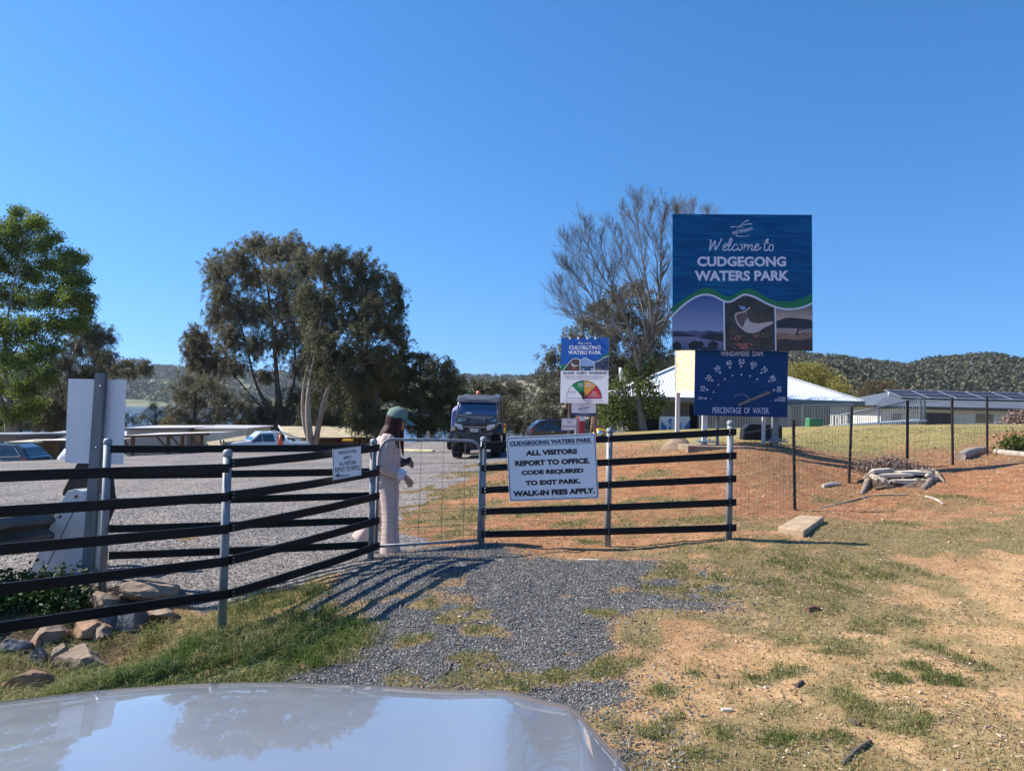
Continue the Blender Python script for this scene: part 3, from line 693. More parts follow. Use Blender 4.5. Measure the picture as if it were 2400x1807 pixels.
for i in range(len(tops)-1):
    t0, t1, b0, b1 = tops[i], tops[i+1], bots[i], bots[i+1]; L = (t1-t0).length; n = max(6, int(L/.15))
    for f in (.02, .14, .27, .4, .53, .67, .82, .97):
        sag = .02 if f > .9 else .012
        m.tube([b0.lerp(t0, f).lerp(b1.lerp(t1, f), k/5)+Vector((0, -.028, -sag*4*(k/5)*(1-k/5))) for k in range(6)], .0019 if f < .9 else .0026, 3, cap=False)
    for k in range(n):
        s = k/n; p0 = b0.lerp(b1, s); p1 = t0.lerp(t1, s); m.tube([p0.lerp(p1, .02)+Vector((0, -.028, 0)), p0.lerp(p1, .5)+Vector((rnd.uniform(-.02, .02), -.03, 0)), p0.lerp(p1, .84)+Vector((0, -.028, 0))], .0015, 3, cap=False)
m.build('wire_mesh', wire_m, wf, world=True)
# ------------------------------------------------------------------ the big welcome sign, the dam gauge, the algae board
def tri_photo(bd, z0, items):
    """flat colour shapes of a printed photograph, laid in order"""
    for i, (pts, m, nm) in enumerate(items): bd.poly(pts, m, z0+.0004*i, nm)
ZB = [(137, 103), (1648, 108), (1628, 1588), (107, 1575)]
PB = [(1550+x/4.626, 480+y/4.626) for x, y in ZB]
YB = 13.0
big = thing('welcome_sign', 'tall square blue welcome sign with three printed photos along its wavy foot', 'sign', P(1740, 1050, 13.0))
B1 = Board(big, ZB, PB, [YB]*4)
def blue_print():
    m = mat('print_blue', (.006, .075, .24), .38, 0, var=.0); nt = m.node_tree; b = nt.nodes['Principled BSDF']
    tc = nt.nodes.new('ShaderNodeTexCoord'); mp = nt.nodes.new('ShaderNodeMapping'); mp.inputs['Scale'].default_value = (.9, .9, 9)
    nz = nt.nodes.new('ShaderNodeTexNoise'); nz.inputs['Scale'].default_value = 1.6; nz.inputs['Detail'].default_value = 7; nz.inputs['Distortion'].default_value = .6
    rp = nt.nodes.new('ShaderNodeValToRGB'); e = rp.color_ramp.elements; e[0].position = .42; e[0].color = (.002, .064, .20, 1); e[1].position = .80; e[1].color = (.006, .15, .32, 1)
    nt.links.new(tc.outputs['Object'], mp.inputs[0]); nt.links.new(mp.outputs[0], nz.inputs['Vector']); nt.links.new(nz.outputs['Fac'], rp.inputs[0]); nt.links.new(rp.outputs[0], b.inputs['Base Color']); return m
pb_ = blue_print(); pb_.node_tree.nodes['Principled BSDF'].inputs['Specular IOR Level'].default_value = .2; green_p = mat('print_green', (.004, .17, .06), .4); lilac = mat('print_white', (.62, .66, .78), .4)
B1.panel(pb_, t=.03, bevel=.004)
wave_top = catmull([(112, 1105), (200, 1045), (300, 985), (400, 925), (480, 900), (560, 913), (630, 960), (700, 992), (770, 985), (850, 935), (930, 908), (1020, 930), (1100, 985), (1200, 1030), (1300, 1048), (1450, 1040), (1550, 1000), (1635, 958)], 3)
wave_bot = catmull([(108, 1205), (175, 1140), (250, 1075), (330, 1022), (400, 988), (480, 975), (560, 990), (630, 1025), (700, 1053), (760, 1045), (830, 1005), (900, 975), (1000, 1000), (1100, 1052), (1200, 1100), (1320, 1132), (1450, 1130), (1550, 1105), (1634, 1068)], 3)
B1.poly(wave_top + wave_bot[::-1], green_p, .0006, 'green_band')
def under(x): # lower edge of the white line at picture x
    xs = [p[0] for p in wave_bot]; ys = [p[1] for p in wave_bot]; return float(np.interp(x, xs, ys))+14
def strip(x0, x1, n=12): return [(x, under(x)) for x in np.linspace(x0, x1, n)]
pm = lambda n, c, **k: mat('print_'+n, c, .42, **k)
def grad_v(name, top, bot, z0, z1):
    """printed photo whose ink changes from top to bottom"""
    m = pm(name, top); nt = m.node_tree; b = nt.nodes['Principled BSDF']; g = nt.nodes.new('ShaderNodeNewGeometry'); sx = nt.nodes.new('ShaderNodeSeparateXYZ')
    mr = nt.nodes.new('ShaderNodeMapRange'); mr.inputs[1].default_value = z0; mr.inputs[2].default_value = z1; rp = nt.nodes.new('ShaderNodeValToRGB')
    e = rp.color_ramp.elements; e[0].color = (*bot, 1); e[1].color = (*top, 1)
    nt.links.new(g.outputs['Position'], sx.inputs[0]); nt.links.new(sx.outputs[2], mr.inputs[0]); nt.links.new(mr.outputs[0], rp.inputs[0]); nt.links.new(rp.outputs[0], b.inputs['Base Color']); return m
zt = (B1.M @ Vector((0, .95, 0))).z; zb = (B1.M @ Vector((0, .34, 0))).z
sky1 = grad_v('lake_sky', (.045, .10, .30), (.25, .33, .50), zb, zt); dark1 = pm('silhouette', (.008, .010, .02)); lakep = grad_v('lake_water', (.20, .22, .34), (.09, .11, .22), (B1.M @ Vector((0, .05, 0))).z, (B1.M @ Vector((0, .27, 0))).z)
L0, L1, Bt = 107, 662, 1577
hillA = catmull([(107, 1368), (180, 1362), (260, 1372), (340, 1362), (420, 1372), (500, 1362), (580, 1372), (660, 1368)], 3)
tri_photo(B1, .0010, [
    (strip(L0, L1)+[(L1, Bt), (L0, Bt)], sky1, 'photo'),
    (hillA+[(660, 1432), (107, 1432)], pm('far_hill', (.07, .10, .20)), 'photo_hills'),
    (catmull([(107, 1380), (200, 1385), (300, 1405), (400, 1420), (480, 1400), (560, 1385), (660, 1395)], 3)+[(660, 1432), (107, 1432)], pm('near_hill', (.018, .022, .045)), 'photo_hills'),
    ([(107, 1430), (662, 1430), (662, Bt), (107, Bt)], lakep, 'photo_water'),
    (catmull([(380, 1442), (450, 1428), (520, 1412), (600, 1405), (662, 1408)], 3)+[(662, 1485), (600, 1478), (540, 1468), (480, 1458), (430, 1450)], pm('spit', (.014, .015, .025)), 'photo_shore')])
def blobby(cx, cy, rx, ry, n=34, seed=0, j=.16):
    r_ = random.Random(seed); return [(cx+rx*math.cos(2*math.pi*k/n)*(1+r_.uniform(-j, j)), cy+ry*math.sin(2*math.pi*k/n)*(1+r_.uniform(-j, j))) for k in range(n)]
for i, a in enumerate(((155, 1535, 50, 52, 34, 1), (345, 1530, 62, 50, 34, 2), (405, 1515, 40, 34, 34, 3), (548, 1530, 54, 56, 34, 4), (450, 1560, 50, 18, 34, 5), (480, 1572, 30, 16, 30, 6), (510, 1385, 10, 10, 20, 7), (560, 1392, 22, 8, 20, 8))): B1.poly([(x, min(y, 1575)) for x, y in blobby(*a)], dark1, .0034+.0002*i, 'photo_tree')
# bird photograph
R0, R1, Bb = 679, 1216, 1582
foliage = mat('print_foliage', (.05, .045, .032), .42, var=.0, color2=(.014, .013, .013), scale=5, stretch=(1, 1, 1))
B1.poly(strip(R0, R1)+[(R1, Bb), (R0, Bb)], foliage, .0010, 'photo')
r_ = random.Random(4); bl = [[], [], []]
for i in range(80):
    x0 = r_.uniform(685, 1205); y0 = r_.uniform(max(1130, under(x0)+25), 1560); a = r_.choice((r_.uniform(-.5, .5), r_.uniform(-.5, .5), r_.uniform(1.1, 1.9))); L = r_.uniform(50, 150)
    pts = []
    for t in (0, .35, .7, 1):
        x = x0+L*t*math.cos(a); y = y0-L*t*math.sin(a)+18*t*t
        if R0+4 < x < R1-4 and under(x)+8 < y < Bb-4: pts.append((x, y))
    if len(pts) > 1: bl[i % 3].append(pts)
for k, c in enumerate(((.10, .095, .055), (.16, .13, .07), (.06, .07, .05))): B1.strokes(bl[k], 7, pm('grass_blade_%d' % k, c), .0014+.0003*k, 'photo_grass', taper=True)
bird_w = pm('bird_belly', (.48, .43, .42)); bird_d = mat('print_bird_wing', (.05, .034, .028), .42, color2=(.085, .06, .045), scale=30); bird_t = pm('bird_throat', (.13, .08, .08))
items = [(catmull([(785, 1215), (790, 1180), (830, 1165), (880, 1150), (930, 1180), (1010, 1220), (1100, 1262), (1195, 1268), (1198, 1290), (1140, 1318), (1085, 1345), (1040, 1378), (970, 1392), (910, 1382), (850, 1340), (805, 1285), (785, 1215)], 4), bird_w, 'photo_bird_belly'),
         (catmull([(800, 1205), (835, 1170), (885, 1165), (925, 1185), (920, 1230), (895, 1270), (870, 1325), (840, 1300), (810, 1255), (800, 1205)], 4), bird_t, 'photo_bird_throat'),
         (catmull([(925, 1175), (960, 1155), (1020, 1175), (1090, 1200), (1150, 1235), (1195, 1262), (1130, 1272), (1060, 1285), (1000, 1282), (950, 1265), (925, 1215), (925, 1175)], 4), bird_d, 'photo_bird_wing'),
         (catmull([(822, 1105), (850, 1085), (900, 1090), (935, 1108), (925, 1135), (880, 1160), (840, 1162), (822, 1135), (822, 1105)], 4), pm('bird_cap', (.012, .011, .014)), 'photo_bird_head'),
         (B1.disc(874, 1118, 1, 20) and [(874+32*math.cos(R(18*k)), 1118+22*math.sin(R(18*k))) for k in range(20)], pm('bird_eye_patch', (.16, .28, .62)), 'photo_bird_eye_patch'),
         (B1.disc(880, 1120, 9), pm('bird_eye', (.45, .50, .60)), 'photo_bird_eye'), ([(830, 1095), (838, 1088), (852, 1104), (842, 1110)], bird_w, 'photo_bird_nape'),
         ([(800, 1175), (850, 1165), (905, 1140), (950, 1105), (965, 1104), (968, 1112), (920, 1150), (870, 1172), (810, 1188)], bird_w, 'photo_bird_stripe'),
         ([(935, 1108), (955, 1100), (985, 1112), (955, 1118)], pm('beak', (.13, .09, .06)), 'photo_bird_beak')]
tri_photo(B1, .0024, items)
fl = []
for i in range(60):
    t = r_.random(); cx, cy = (r_.gauss(880, 42), r_.gauss(1530, 26)) if t < .62 else ((r_.gauss(1040, 36), r_.gauss(1415, 16)) if t < .85 else (r_.gauss(810, 24), r_.gauss(1440, 10)))
    if R0+12 < cx < R1-12 and cy < Bb-14: fl.append(blobby(cx, cy, r_.uniform(6, 13), r_.uniform(5, 10), 10, i, .3))
B1.polys(fl[::2], pm('red_flower', (.34, .06, .045)), .0064, 'photo_flowers'); B1.polys(fl[1::2], pm('pink_flower', (.48, .17, .12)), .0067, 'photo_flowers')
# sunset shore photograph
S0, S1 = 1232, 1627
sky3 = grad_v('dusk_sky', (.20, .17, .17), (.52, .40, .31), (B1.M @ Vector((0, .55, 0))).z, (B1.M @ Vector((0, .80, 0))).z)
shore = mat('print_shore', (.36, .22, .15), .42, color2=(.16, .09, .07), scale=4, stretch=(1, 1, 4))
tri_photo(B1, .0010, [(strip(S0, S1)+[(S1, 1587), (S0, 1585)], sky3, 'photo'),
    (catmull([(1235, 1262), (1290, 1245), (1340, 1228), (1400, 1226), (1470, 1230), (1540, 1238), (1590, 1242), (1627, 1258)], 3)+[(1627, 1345), (1235, 1338)], pm('dusk_hill', (.022, .020, .028)), 'photo_hills'),
    ([(1234, 1337), (1627, 1344), (1627, 1420), (1234, 1420)], pm('dusk_water', (.34, .27, .25)), 'photo_water'),
    (catmull([(1234, 1398), (1300, 1390), (1380, 1400), (1440, 1412), (1500, 1392), (1560, 1380), (1627, 1390)], 3)+[(1627, 1480), (1234, 1480)], shore, 'photo_shore'),
    (catmull([(1234, 1470), (1340, 1455), (1450, 1470), (1627, 1452)], 4)+[(1627, 1587), (1234, 1585)], mat('print_dark_shore', (.07, .045, .04), .42, color2=(.025, .018, .02), scale=6, stretch=(1, 1, 5)), 'photo_sand'),
    ([(1462, 1335), (1484, 1332), (1478, 1372), (1468, 1395), (1482, 1412), (1458, 1418), (1436, 1404), (1452, 1392), (1464, 1368)], dark1, 'photo_driftwood'),
    ([(1480, 1352), (1540, 1342), (1627, 1362), (1627, 1368), (1545, 1352), (1484, 1364)], dark1, 'photo_branch')])
B1.strokes([wave_bot], 20, lilac, .0072, 'white_line')
for _q in ([[(661, under(670)-16), (679, under(670)-16), (677, 1580), (660, 1580)], [(1217, under(1224)-16), (1233, under(1224)-16), (1231, 1586), (1216, 1586)]]): B1.poly(_q, lilac, .0070, 'photo_divider')
B1.text('CUDGEGONG', 392, 1355, 562, 670, lilac, z=.002, bold=.038, name='lettering'); B1.text('WATERS PARK', 362, 1387, 714, 826, lilac, z=.002, bold=.038)
# hand-written welcome line
W = [catmull([(528, 388), (540, 384), (546, 400), (534, 455), (528, 497), (545, 470), (580, 405), (592, 398), (588, 440), (590, 492), (612, 460), (648, 400), (660, 378), (650, 372)], 5),
     catmull([(668, 470), (700, 458), (722, 440), (716, 425), (694, 430), (674, 462), (680, 492), (705, 494), (735, 468), (762, 412), (772, 378), (758, 366), (746, 392), (734, 455), (738, 492), (756, 492), (775, 472)], 5),
     catmull([(828, 440), (812, 430), (786, 448), (776, 480), (792, 496), (822, 484), (842, 452), (866, 432), (884, 446), (874, 482), (848, 494), (836, 474), (848, 446), (866, 436)], 5),
     catmull([(898, 432), (912, 430), (904, 462), (894, 497), (914, 455), (938, 434), (948, 446), (936, 496), (958, 452), (984, 434), (992, 448), (982, 480), (992, 496), (1012, 480), (1040, 458), (1062, 440), (1052, 426), (1030, 436), (1016, 468), (1026, 496), (1052, 488), (1088, 462)], 5),
     catmull([(1118, 428), (1150, 402), (1166, 380), (1156, 372), (1140, 396), (1124, 455), (1128, 492), (1146, 498), (1164, 478)], 5), catmull([(1112, 424), (1150, 416), (1172, 418)], 4),
     catmull([(1206, 434), (1186, 438), (1172, 468), (1182, 498), (1206, 492), (1220, 462), (1214, 438), (1202, 434)], 5)]
B1.strokes(W, 11, lilac, .002, 'handwriting')
B1.strokes([catmull([(958, 170), (930, 178), (890, 205), (850, 240), (822, 275)], 4), catmull([(994, 210), (940, 212), (880, 228), (835, 255)], 4), catmull([(762, 247), (800, 240), (850, 240), (905, 252)], 4), catmull([(816, 334), (850, 343), (900, 344), (968, 334)], 4)], 10, lilac, .002, 'emblem', taper=True)
B1.text('Mid-Western', 776, 998, 262, 302, lilac, z=.0021, rot=15.5, bold=.01); B1.text('Regional Council', 866, 1000, 285, 300, pm('pale_blue', (.20, .32, .52)), z=.0021, rot=15.5, bold=.0)
steel_w = mat('painted_steel', (.55, .57, .58), .5, .2, var=.1, scale=6); steel_g = mat('grey_steel', (.22, .24, .26), .5, .4, var=.15, scale=6)
def sign_leg(parent, u, v0, v1, Y, w, d, m, plate=True):
    a = P(u, v0, Y); b = P(u-1, v1, Y); z = hz(b[0], b[1]); o = MB(); o.box(((a[0]+b[0])/2, Y, (a[2]+z)/2), (w, d, a[2]-z+.1)); l = o.build('leg', m, parent, world=True, bevel=.004)
    if plate:
        q = MB(); q.box((b[0], Y, z+.085), (w+.22, d+.2, .02)); q.build('base_plate', steel_g, l, world=True)
        for sx in (-1, 1):
            for sy in (-1, 1): stud(parent, Matrix.Translation((b[0]+sx*(w/2+.07), Y+sy*(d/2+.06), z+.11)), .022, 'anchor_bolt', steel_g)
sign_leg(big, 1653, 760, 1046, 13.36, .09, .09, steel_w); sign_leg(big, 1818, 760, 1046, 13.36, .11, .09, steel_g)

# dam gauge
ZG = [(437, 105), (1643, 130), (1632, 988), (425, 955)]; PG = [(1550+x/5.53, 800+y/5.53) for x, y in ZG]
dam = thing('gauge_sign', 'dark blue dam level gauge board with a wooden arrow below the welcome sign', 'sign', P(1735, 1045, 13.35))
B2 = Board(dam, ZG, PG, [13.12]*4); B2.panel(mat('gauge_blue', (.002, .044, .15), .4, 0, var=.12, scale=2, spec=.2), t=.012)
dotm = mat('gauge_dot', (.42, .46, .55), .5); dotw = mat('gauge_white', (.8, .82, .85), .4)
B2.text('WINDAMERE  DAM', 765, 1310, 130, 192, lilac, bold=.0); B2.text('PERCENTAGE  OF  WATER', 663, 1392, 858, 935, lilac, bold=.0, rot=-.8)
for t, x, y, r, w in (('0', 511, 735, 90, 30), ('10', 535, 612, 76, 62), ('20', 608, 475, 56, 76), ('30', 721, 355, 38, 76), ('40', 870, 283, 16, 74), ('50', 1035, 265, 0, 76), ('60', 1192, 295, -20, 76), ('70', 1334, 368, -40, 74), ('80', 1446, 482, -58, 76), ('90', 1522, 620, -88, 76), ('100', 1558, 752, -1, 98)):
    B2.text(t, x-w/2, x+w/2, y-31, y+31, lilac, rot=r, bold=.0)
B2.polys([B2.disc(x, y, 15) for x, y in ((572, 740), (592, 628), (655, 508), (757, 405), (885, 340), (1031, 323), (1176, 345), (1295, 410), (1397, 515), (1459, 633), (1483, 763))], dotm, .0014, 'scale_dots')
B2.polys([B2.disc(x, y, r, 10) for x, y, r in ((675, 657, 9), (736, 565, 8), (818, 489, 10), (921, 444, 9), (1035, 431, 10), (1147, 449, 10), (1240, 493, 10), (650, 748, 4), (1417, 777, 4), (937, 730, 4), (963, 708, 5), (995, 692, 5), (1033, 688, 5), (1067, 694, 5), (1098, 711, 6), (1126, 735, 6))], dotw, .0014, 'pin_holes')
B2.strokes([[(437, 512), (900, 522), (1640, 543)]], 3, mat('gauge_seam', (.05, .09, .22), .5), .0012, 'seam')
arrow = [(983, 810), (1350, 660), (1342, 646), (1418, 655), (1378, 690), (1372, 688), (1000, 838)]
vv = [B2.at(*p) for p in arrow]; m = MB(); m.prism([(x, y) for x, y in vv][::-1], B2.Mi @ B2.M @ Matrix.Translation((0, 0, .004)), .018)
m.build('pointer', mat('weathered_wood', (.20, .17, .155), .85, var=.25, scale=12), dam)
sign_leg(dam, 1650, 955, 1046, 13.46, .05, .07, steel_w, False); sign_leg(dam, 1682, 955, 1048, 13.46, .05, .05, steel_g, False); sign_leg(dam, 1790, 965, 1048, 13.46, .055, .055, steel_w, False); sign_leg(dam, 1813, 965, 1046, 13.46, .03, .03, steel_w, False)
# bare plywood face of the third board, turned to the sun
ply = thing('plywood_board', 'sunlit bare plywood panel on a pale post beside the dam gauge', 'sign', P(1588, 1010, 13.9))
cs_ = [P(1583, 818, 13.9), P(1629, 817, 13.3), P(1628, 917.5, 13.3), P(1584.5, 921, 13.9)]
Mx, w_, h_ = frame(*cs_); B3 = Board(ply, [(0, 0), (1, 0), (1, 1), (0, 1)], None, M=Mx, w=w_, h=h_)
pwm = mat('plywood', (.86, .68, .47), .75, color2=(.70, .42, .23), scale=3, stretch=(2.5, 2.5, 9)); B3.panel(pwm, t=.02)
m = MB(); fr3 = mat('pale_frame', (.62, .60, .56), .6); 
for a, b in (((0, 0), (0, h_)), ((0, h_), (w_, h_)), ((0, 0), (w_, 0))): m.beam(Mx @ Vector((*a, .004)), Mx @ Vector((*b, .004)), .02, .02)
m.build('edge_trim', fr3, ply, world=True)
p = P(1589, 905, 14.0); z = hz(p[0], 14.0); m = MB(); m.box((p[0], 14.0, (p[2]+z)/2+.3), (.075, .075, p[2]-z+.75)); m.build('post', fr3, ply, world=True, bevel=.004)
# concrete footings
conc = mat('concrete', (.40, .35, .29), .9, var=.18, scale=5, bump=.25)
def footing(name, lab, pix, Y0, Y1, h, m_=conc):
    (u0, u1) = pix; a = P(u0, 1050, Y0); b = P(u1, 1050, Y0); x0, x1 = a[0], b[0]; z = hz((x0+x1)/2, Y0)
    o = MB(); o.box(((x0+x1)/2, (Y0+Y1)/2, z-.12+h/2+.06), (x1-x0, Y1-Y0, h+.12)); q = o.build(name, m_, bevel=.012); tag(q, lab, 'footing'); return q
footing('concrete_slab', 'flat concrete footing slab under the legs of the welcome sign', (1612, 1770), 12.95, 13.9, .05, mat('footing_brown', (.27, .19, .13), .95, var=.25, scale=6, bump=.3))
pp_ = P(1589, 1035, 14.0); z = hz(pp_[0], 14.0); o = MB(); o.lathe([(.36, -.1), (.30, .03), (.18, .15), (.12, .2), (.1, .21)], 12, Matrix.Translation((pp_[0], 14.0, z))); q = o.build('concrete_cone', mat('footing_brown', (.27, .19, .13), .95)); tag(q, 'rounded concrete collar at the foot of the plywood board post', 'footing')
# black lamp housing on the ground
p = P(1782, 1040, 13.9); z = hz(p[0], 13.9); o = MB(); o.prism([(-.36, 0), (.36, 0), (.36, .26), (.3, .3), (-.24, .3), (-.34, .2)], Matrix.Translation((p[0], 14.05, z+.05)) @ Matrix.Rotation(R(90), 4, 'X'), .3); q = o.build('equipment_box', mat('black_plastic', (.014, .014, .016), .5), bevel=.02); tag(q, 'black plastic box on the ground between the sign legs', 'box')

# algae warning board
ZA = [(235, 150), (985, 140), (963, 1170), (220, 1160)]; PA = [(1280+x/6.66, 770+y/6.66) for x, y in ZA]
alg = thing('algae_sign', 'blue and white algae alert board with a coloured dial on two brown posts', 'sign', P(1368, 1030, 17))
B4 = Board(alg, ZA, PA, [17.36, 17.0, 17.0, 17.36]); B4.panel(white_s, t=.012)
pblue2 = mat('print_bright_blue', (.006, .10, .42), .4, var=.06, scale=2)
B4.poly([(235, 150), (985, 140), (974, 660), (228, 662)], pblue2, .0006, 'blue_field')
w4 = catmull([(268, 662), (300, 610), (340, 560), (390, 505), (430, 480), (470, 472), (505, 482), (535, 495), (560, 488), (590, 468), (620, 466), (660, 485), (710, 515), (755, 525), (800, 518), (850, 495), (900, 462), (950, 440), (985, 434)], 3)
g4 = catmull([(230, 575), (300, 560), (340, 545), (390, 497), (430, 472), (470, 464), (505, 474), (535, 488), (560, 480), (590, 460), (620, 458), (660, 477), (710, 507), (755, 516), (800, 498), (850, 462), (900, 425), (950, 392), (985, 378)], 3)
B4.poly(g4+w4[::-1]+[(228, 662)], green_p, .0009, 'green_band')
def under4(x): return float(np.interp(x, [p[0] for p in w4], [p[1] for p in w4]))+6
def strip4(a, b): return [(x, under4(x)) for x in np.linspace(a, b, 8)]
B4.poly(strip4(285, 525)+[(525, 660), (285, 660)], mat('print_foliage2', (.10, .055, .03), .42, color2=(.03, .025, .015), scale=14), .0012, 'photo')
B4.poly(catmull([(392, 545), (415, 540), (430, 565), (470, 572), (510, 570), (480, 592), (430, 605), (400, 590), (388, 560), (392, 545)], 3), bird_w, .0016, 'photo_bird_belly'); B4.poly(catmull([(430, 548), (470, 556), (508, 568), (450, 570), (430, 548)], 3), bird_d, .0019, 'photo_bird_wing'); B4.polys([blobby(440, 632, 50, 14, 16, 3)], pm('red_flower', (.34, .06, .045)), .0019, 'photo_flowers')
B4.poly(strip4(533, 747)+[(747, 660), (533, 660)], pm('pale_sky', (.22, .36, .62)), .0012, 'photo'); B4.poly([(533, 590), (640, 598), (747, 586), (747, 622), (533, 622)], pm('near_hill', (.018, .022, .045)), .0015, 'photo_hills'); B4.polys([blobby(620, 642, 34, 16, 16, 2), blobby(670, 640, 20, 22, 16, 5), blobby(547, 645, 14, 16, 16, 4)], dark1, .0018, 'photo_trees')
B4.poly(strip4(757, 978)+[(974, 660), (757, 660)], mat('print_park', (.07, .10, .20), .42, color2=(.015, .02, .04), scale=12), .0012, 'photo'); B4.poly([(757, 632), (974, 650), (974, 660), (757, 660)], pm('park_path', (.30, .25, .2)), .0015, 'photo_path')
B4.strokes([w4], 9, white_s, .0021, 'white_line')
for _q in ([[(524, 490), (534, 490), (534, 661), (524, 661)], [(747, 522), (757, 522), (757, 661), (747, 661)]]): B4.poly(_q, white_s, .0021, 'photo_divider')
B4.text('Welcome to', 500, 715, 212, 248, white_s, bold=.0, shear=.35); B4.text('CUDGEGONG', 360, 852, 268, 330, white_s, bold=.03); B4.text('WATERS PARK', 346, 864, 346, 406, white_s, bold=.03)
B4.text('ALGAE  ALERT  WARNING', 262, 942, 678, 714, black_s, bold=.035)
ink = mat('small_print', (.05, .055, .10), .5)
for t, x0, x1, y in (('Windamere Lake can contain high levels of toxic algae, which may be', 275, 928, 742), ('harmful to people and animals. The Alert Levels indicated below', 295, 895, 764), ('apply to non-consumptive and recreational dam water use.', 320, 872, 787), ('Please contact the Park Managers for further information.', 285, 895, 1134)): B4.text(t, x0, x1, y-9, y+9, ink, bold=.008)
def sector(a0, a1, r=275, c=(590, 1092)): return [c]+[(c[0]+r*math.cos(R(a)), c[1]-r*1.02*math.sin(R(a))) for a in np.linspace(a0, a1, 14)]
for nm, a0, a1, cc in (('green', 90, 133, (.004, .22, .055)), ('amber', 45, 90, (.66, .33, .035)), ('red', 0, 45, (.50, .02, .03))): B4.poly(sector(a0, a1), mat('dial_'+nm, cc, .45), .0012, nm+'_sector')
B4.strokes([sector(0, 180)[1:]+[(315, 1089)], [(315, 1090), (865, 1094)]]+[[(590, 1092), sector(a, a+1)[1]] for a in (45, 90, 133)], 6, navy_s, .0018, 'dial_outline')
for t, x0, x1, y0, y1, m_ in (('NO ALERT', 352, 462, 980, 1000, ink), ('GREEN', 497, 580, 860, 880, white_s), ('LOW ALERT', 492, 580, 893, 907, white_s), ('AMBER', 612, 705, 860, 880, white_s), ('MEDIUM ALERT', 612, 735, 893, 907, white_s), ('RED', 724, 778, 986, 1006, white_s), ('HIGH ALERT', 700, 800, 1025, 1040, white_s)): B4.text(t, x0, x1, y0, y1, m_, bold=.02)
B4.strokes([[(660, 1048), (852, 1050)], [(650, 1066), (852, 1068)], [(352, 1022), (462, 1024)], [(612, 925), (710, 926)], [(510, 925), (580, 926)]], 4, mat('rule_line', (.6, .5, .5), .5), .0019, 'fine_print')
vv = [B4.at(*p) for p in ((524, 1010), (545, 978), (592, 990), (588, 1050), (612, 1085), (590, 1112), (566, 1100), (558, 1060))]; m = MB(); m.prism(vv[::-1], B4.Mi @ B4.M @ Matrix.Translation((0, 0, .004)), .02); m.build('pointer', black_s, alg)
brown_p = mat('brown_post', (.22, .12, .085), .7, .1, var=.2, scale=12)
for u, v, Yp in ((1337, 830, 17.42), (1398, 830, 17.24)):
    a = P(u, v, Yp); z = hz(a[0], Yp); m = MB(); m.box((a[0], Yp, (a[2]+z)/2+.1), (.055, .06, a[2]-z+.4)); m.build('post', brown_p, alg, world=True, bevel=.004)
for x in (380, 512, 655, 783):
    X, Yv = B4.at(x, 158); stud(alg, B4.M @ Matrix.Translation((X, Yv, .02)), .03, 'spot_lamp', mat('lamp_white', (.75, .75, .74), .4)); m = MB(); m.tube([B4.M @ Vector((X, Yv+.02, -.01)), B4.M @ Vector((X, Yv+.03, .16))], .012, 6); m.build('lamp_arm', white_s, alg, world=True)
ZC = [(395, 1168), (780, 1172), (775, 1370), (398, 1370)]; PC = [(1280+x/6.66, 770+y/6.66) for x, y in ZC]
B5 = Board(alg, ZC, PC, [17.3, 17.18, 17.18, 17.3]); B5.panel(white_s, 'lower_panel', t=.01)
B5.poly([(396, 1318), (777, 1320), (775, 1370), (398, 1370)], mat('strip_dark', (.02, .03, .07), .4), .0010, 'dark_strip'); B5.text('Mid-Western', 508, 680, 1222, 1262, pm('grey_ink', (.10, .10, .12)), rot=14, bold=.02)
B5.strokes([catmull([(495, 1210), (560, 1205), (600, 1180), (680, 1172)], 4), catmull([(535, 1282), (580, 1290), (655, 1284)], 4)], 7, pm('grey_ink', (.10, .10, .12)), .0014, 'emblem')
B5.strokes([[(500, 1332), (675, 1333)], [(450, 1348), (725, 1349)]], 5, pm('pale_ink', (.4, .42, .48)), .0014, 'fine_print')
# no shooting
ZN = [(240, 1402), (484, 1402), (478, 1590), (243, 1588)]; PN = [(1280+x/6.66, 770+y/6.66) for x, y in ZN]
ns = thing('no_shooting_sign', 'small white no shooting plate with dark border on a thin post', 'sign', P(1334, 1030, 15.5))
B6 = Board(ns, ZN, PN, [15.5]*4); B6.panel(white_s, t=.004, bevel=.002)
q = qmap((240, 1402), (484, 1402), (478, 1590), (243, 1588)); rr = rrect(.025, .035, .975, .965, .06, q); B6.strokes([rr+[rr[0], rr[1]]], 7, mat('sign_grey', (.12, .13, .16), .5), .0012, 'border')
B6.text('NO', 330, 398, 1442, 1480, black_s, bold=.0); B6.text('SHOOTING', 264, 466, 1510, 1550, black_s, bold=.0)
a = P(1334, 985, 15.53); z = hz(a[0], 15.53); m = MB(); m.box((a[0], 15.53, (a[2]+z)/2+.02), (.04, .03, a[2]-z+.2)); m.build('post', galv2, ns, world=True)
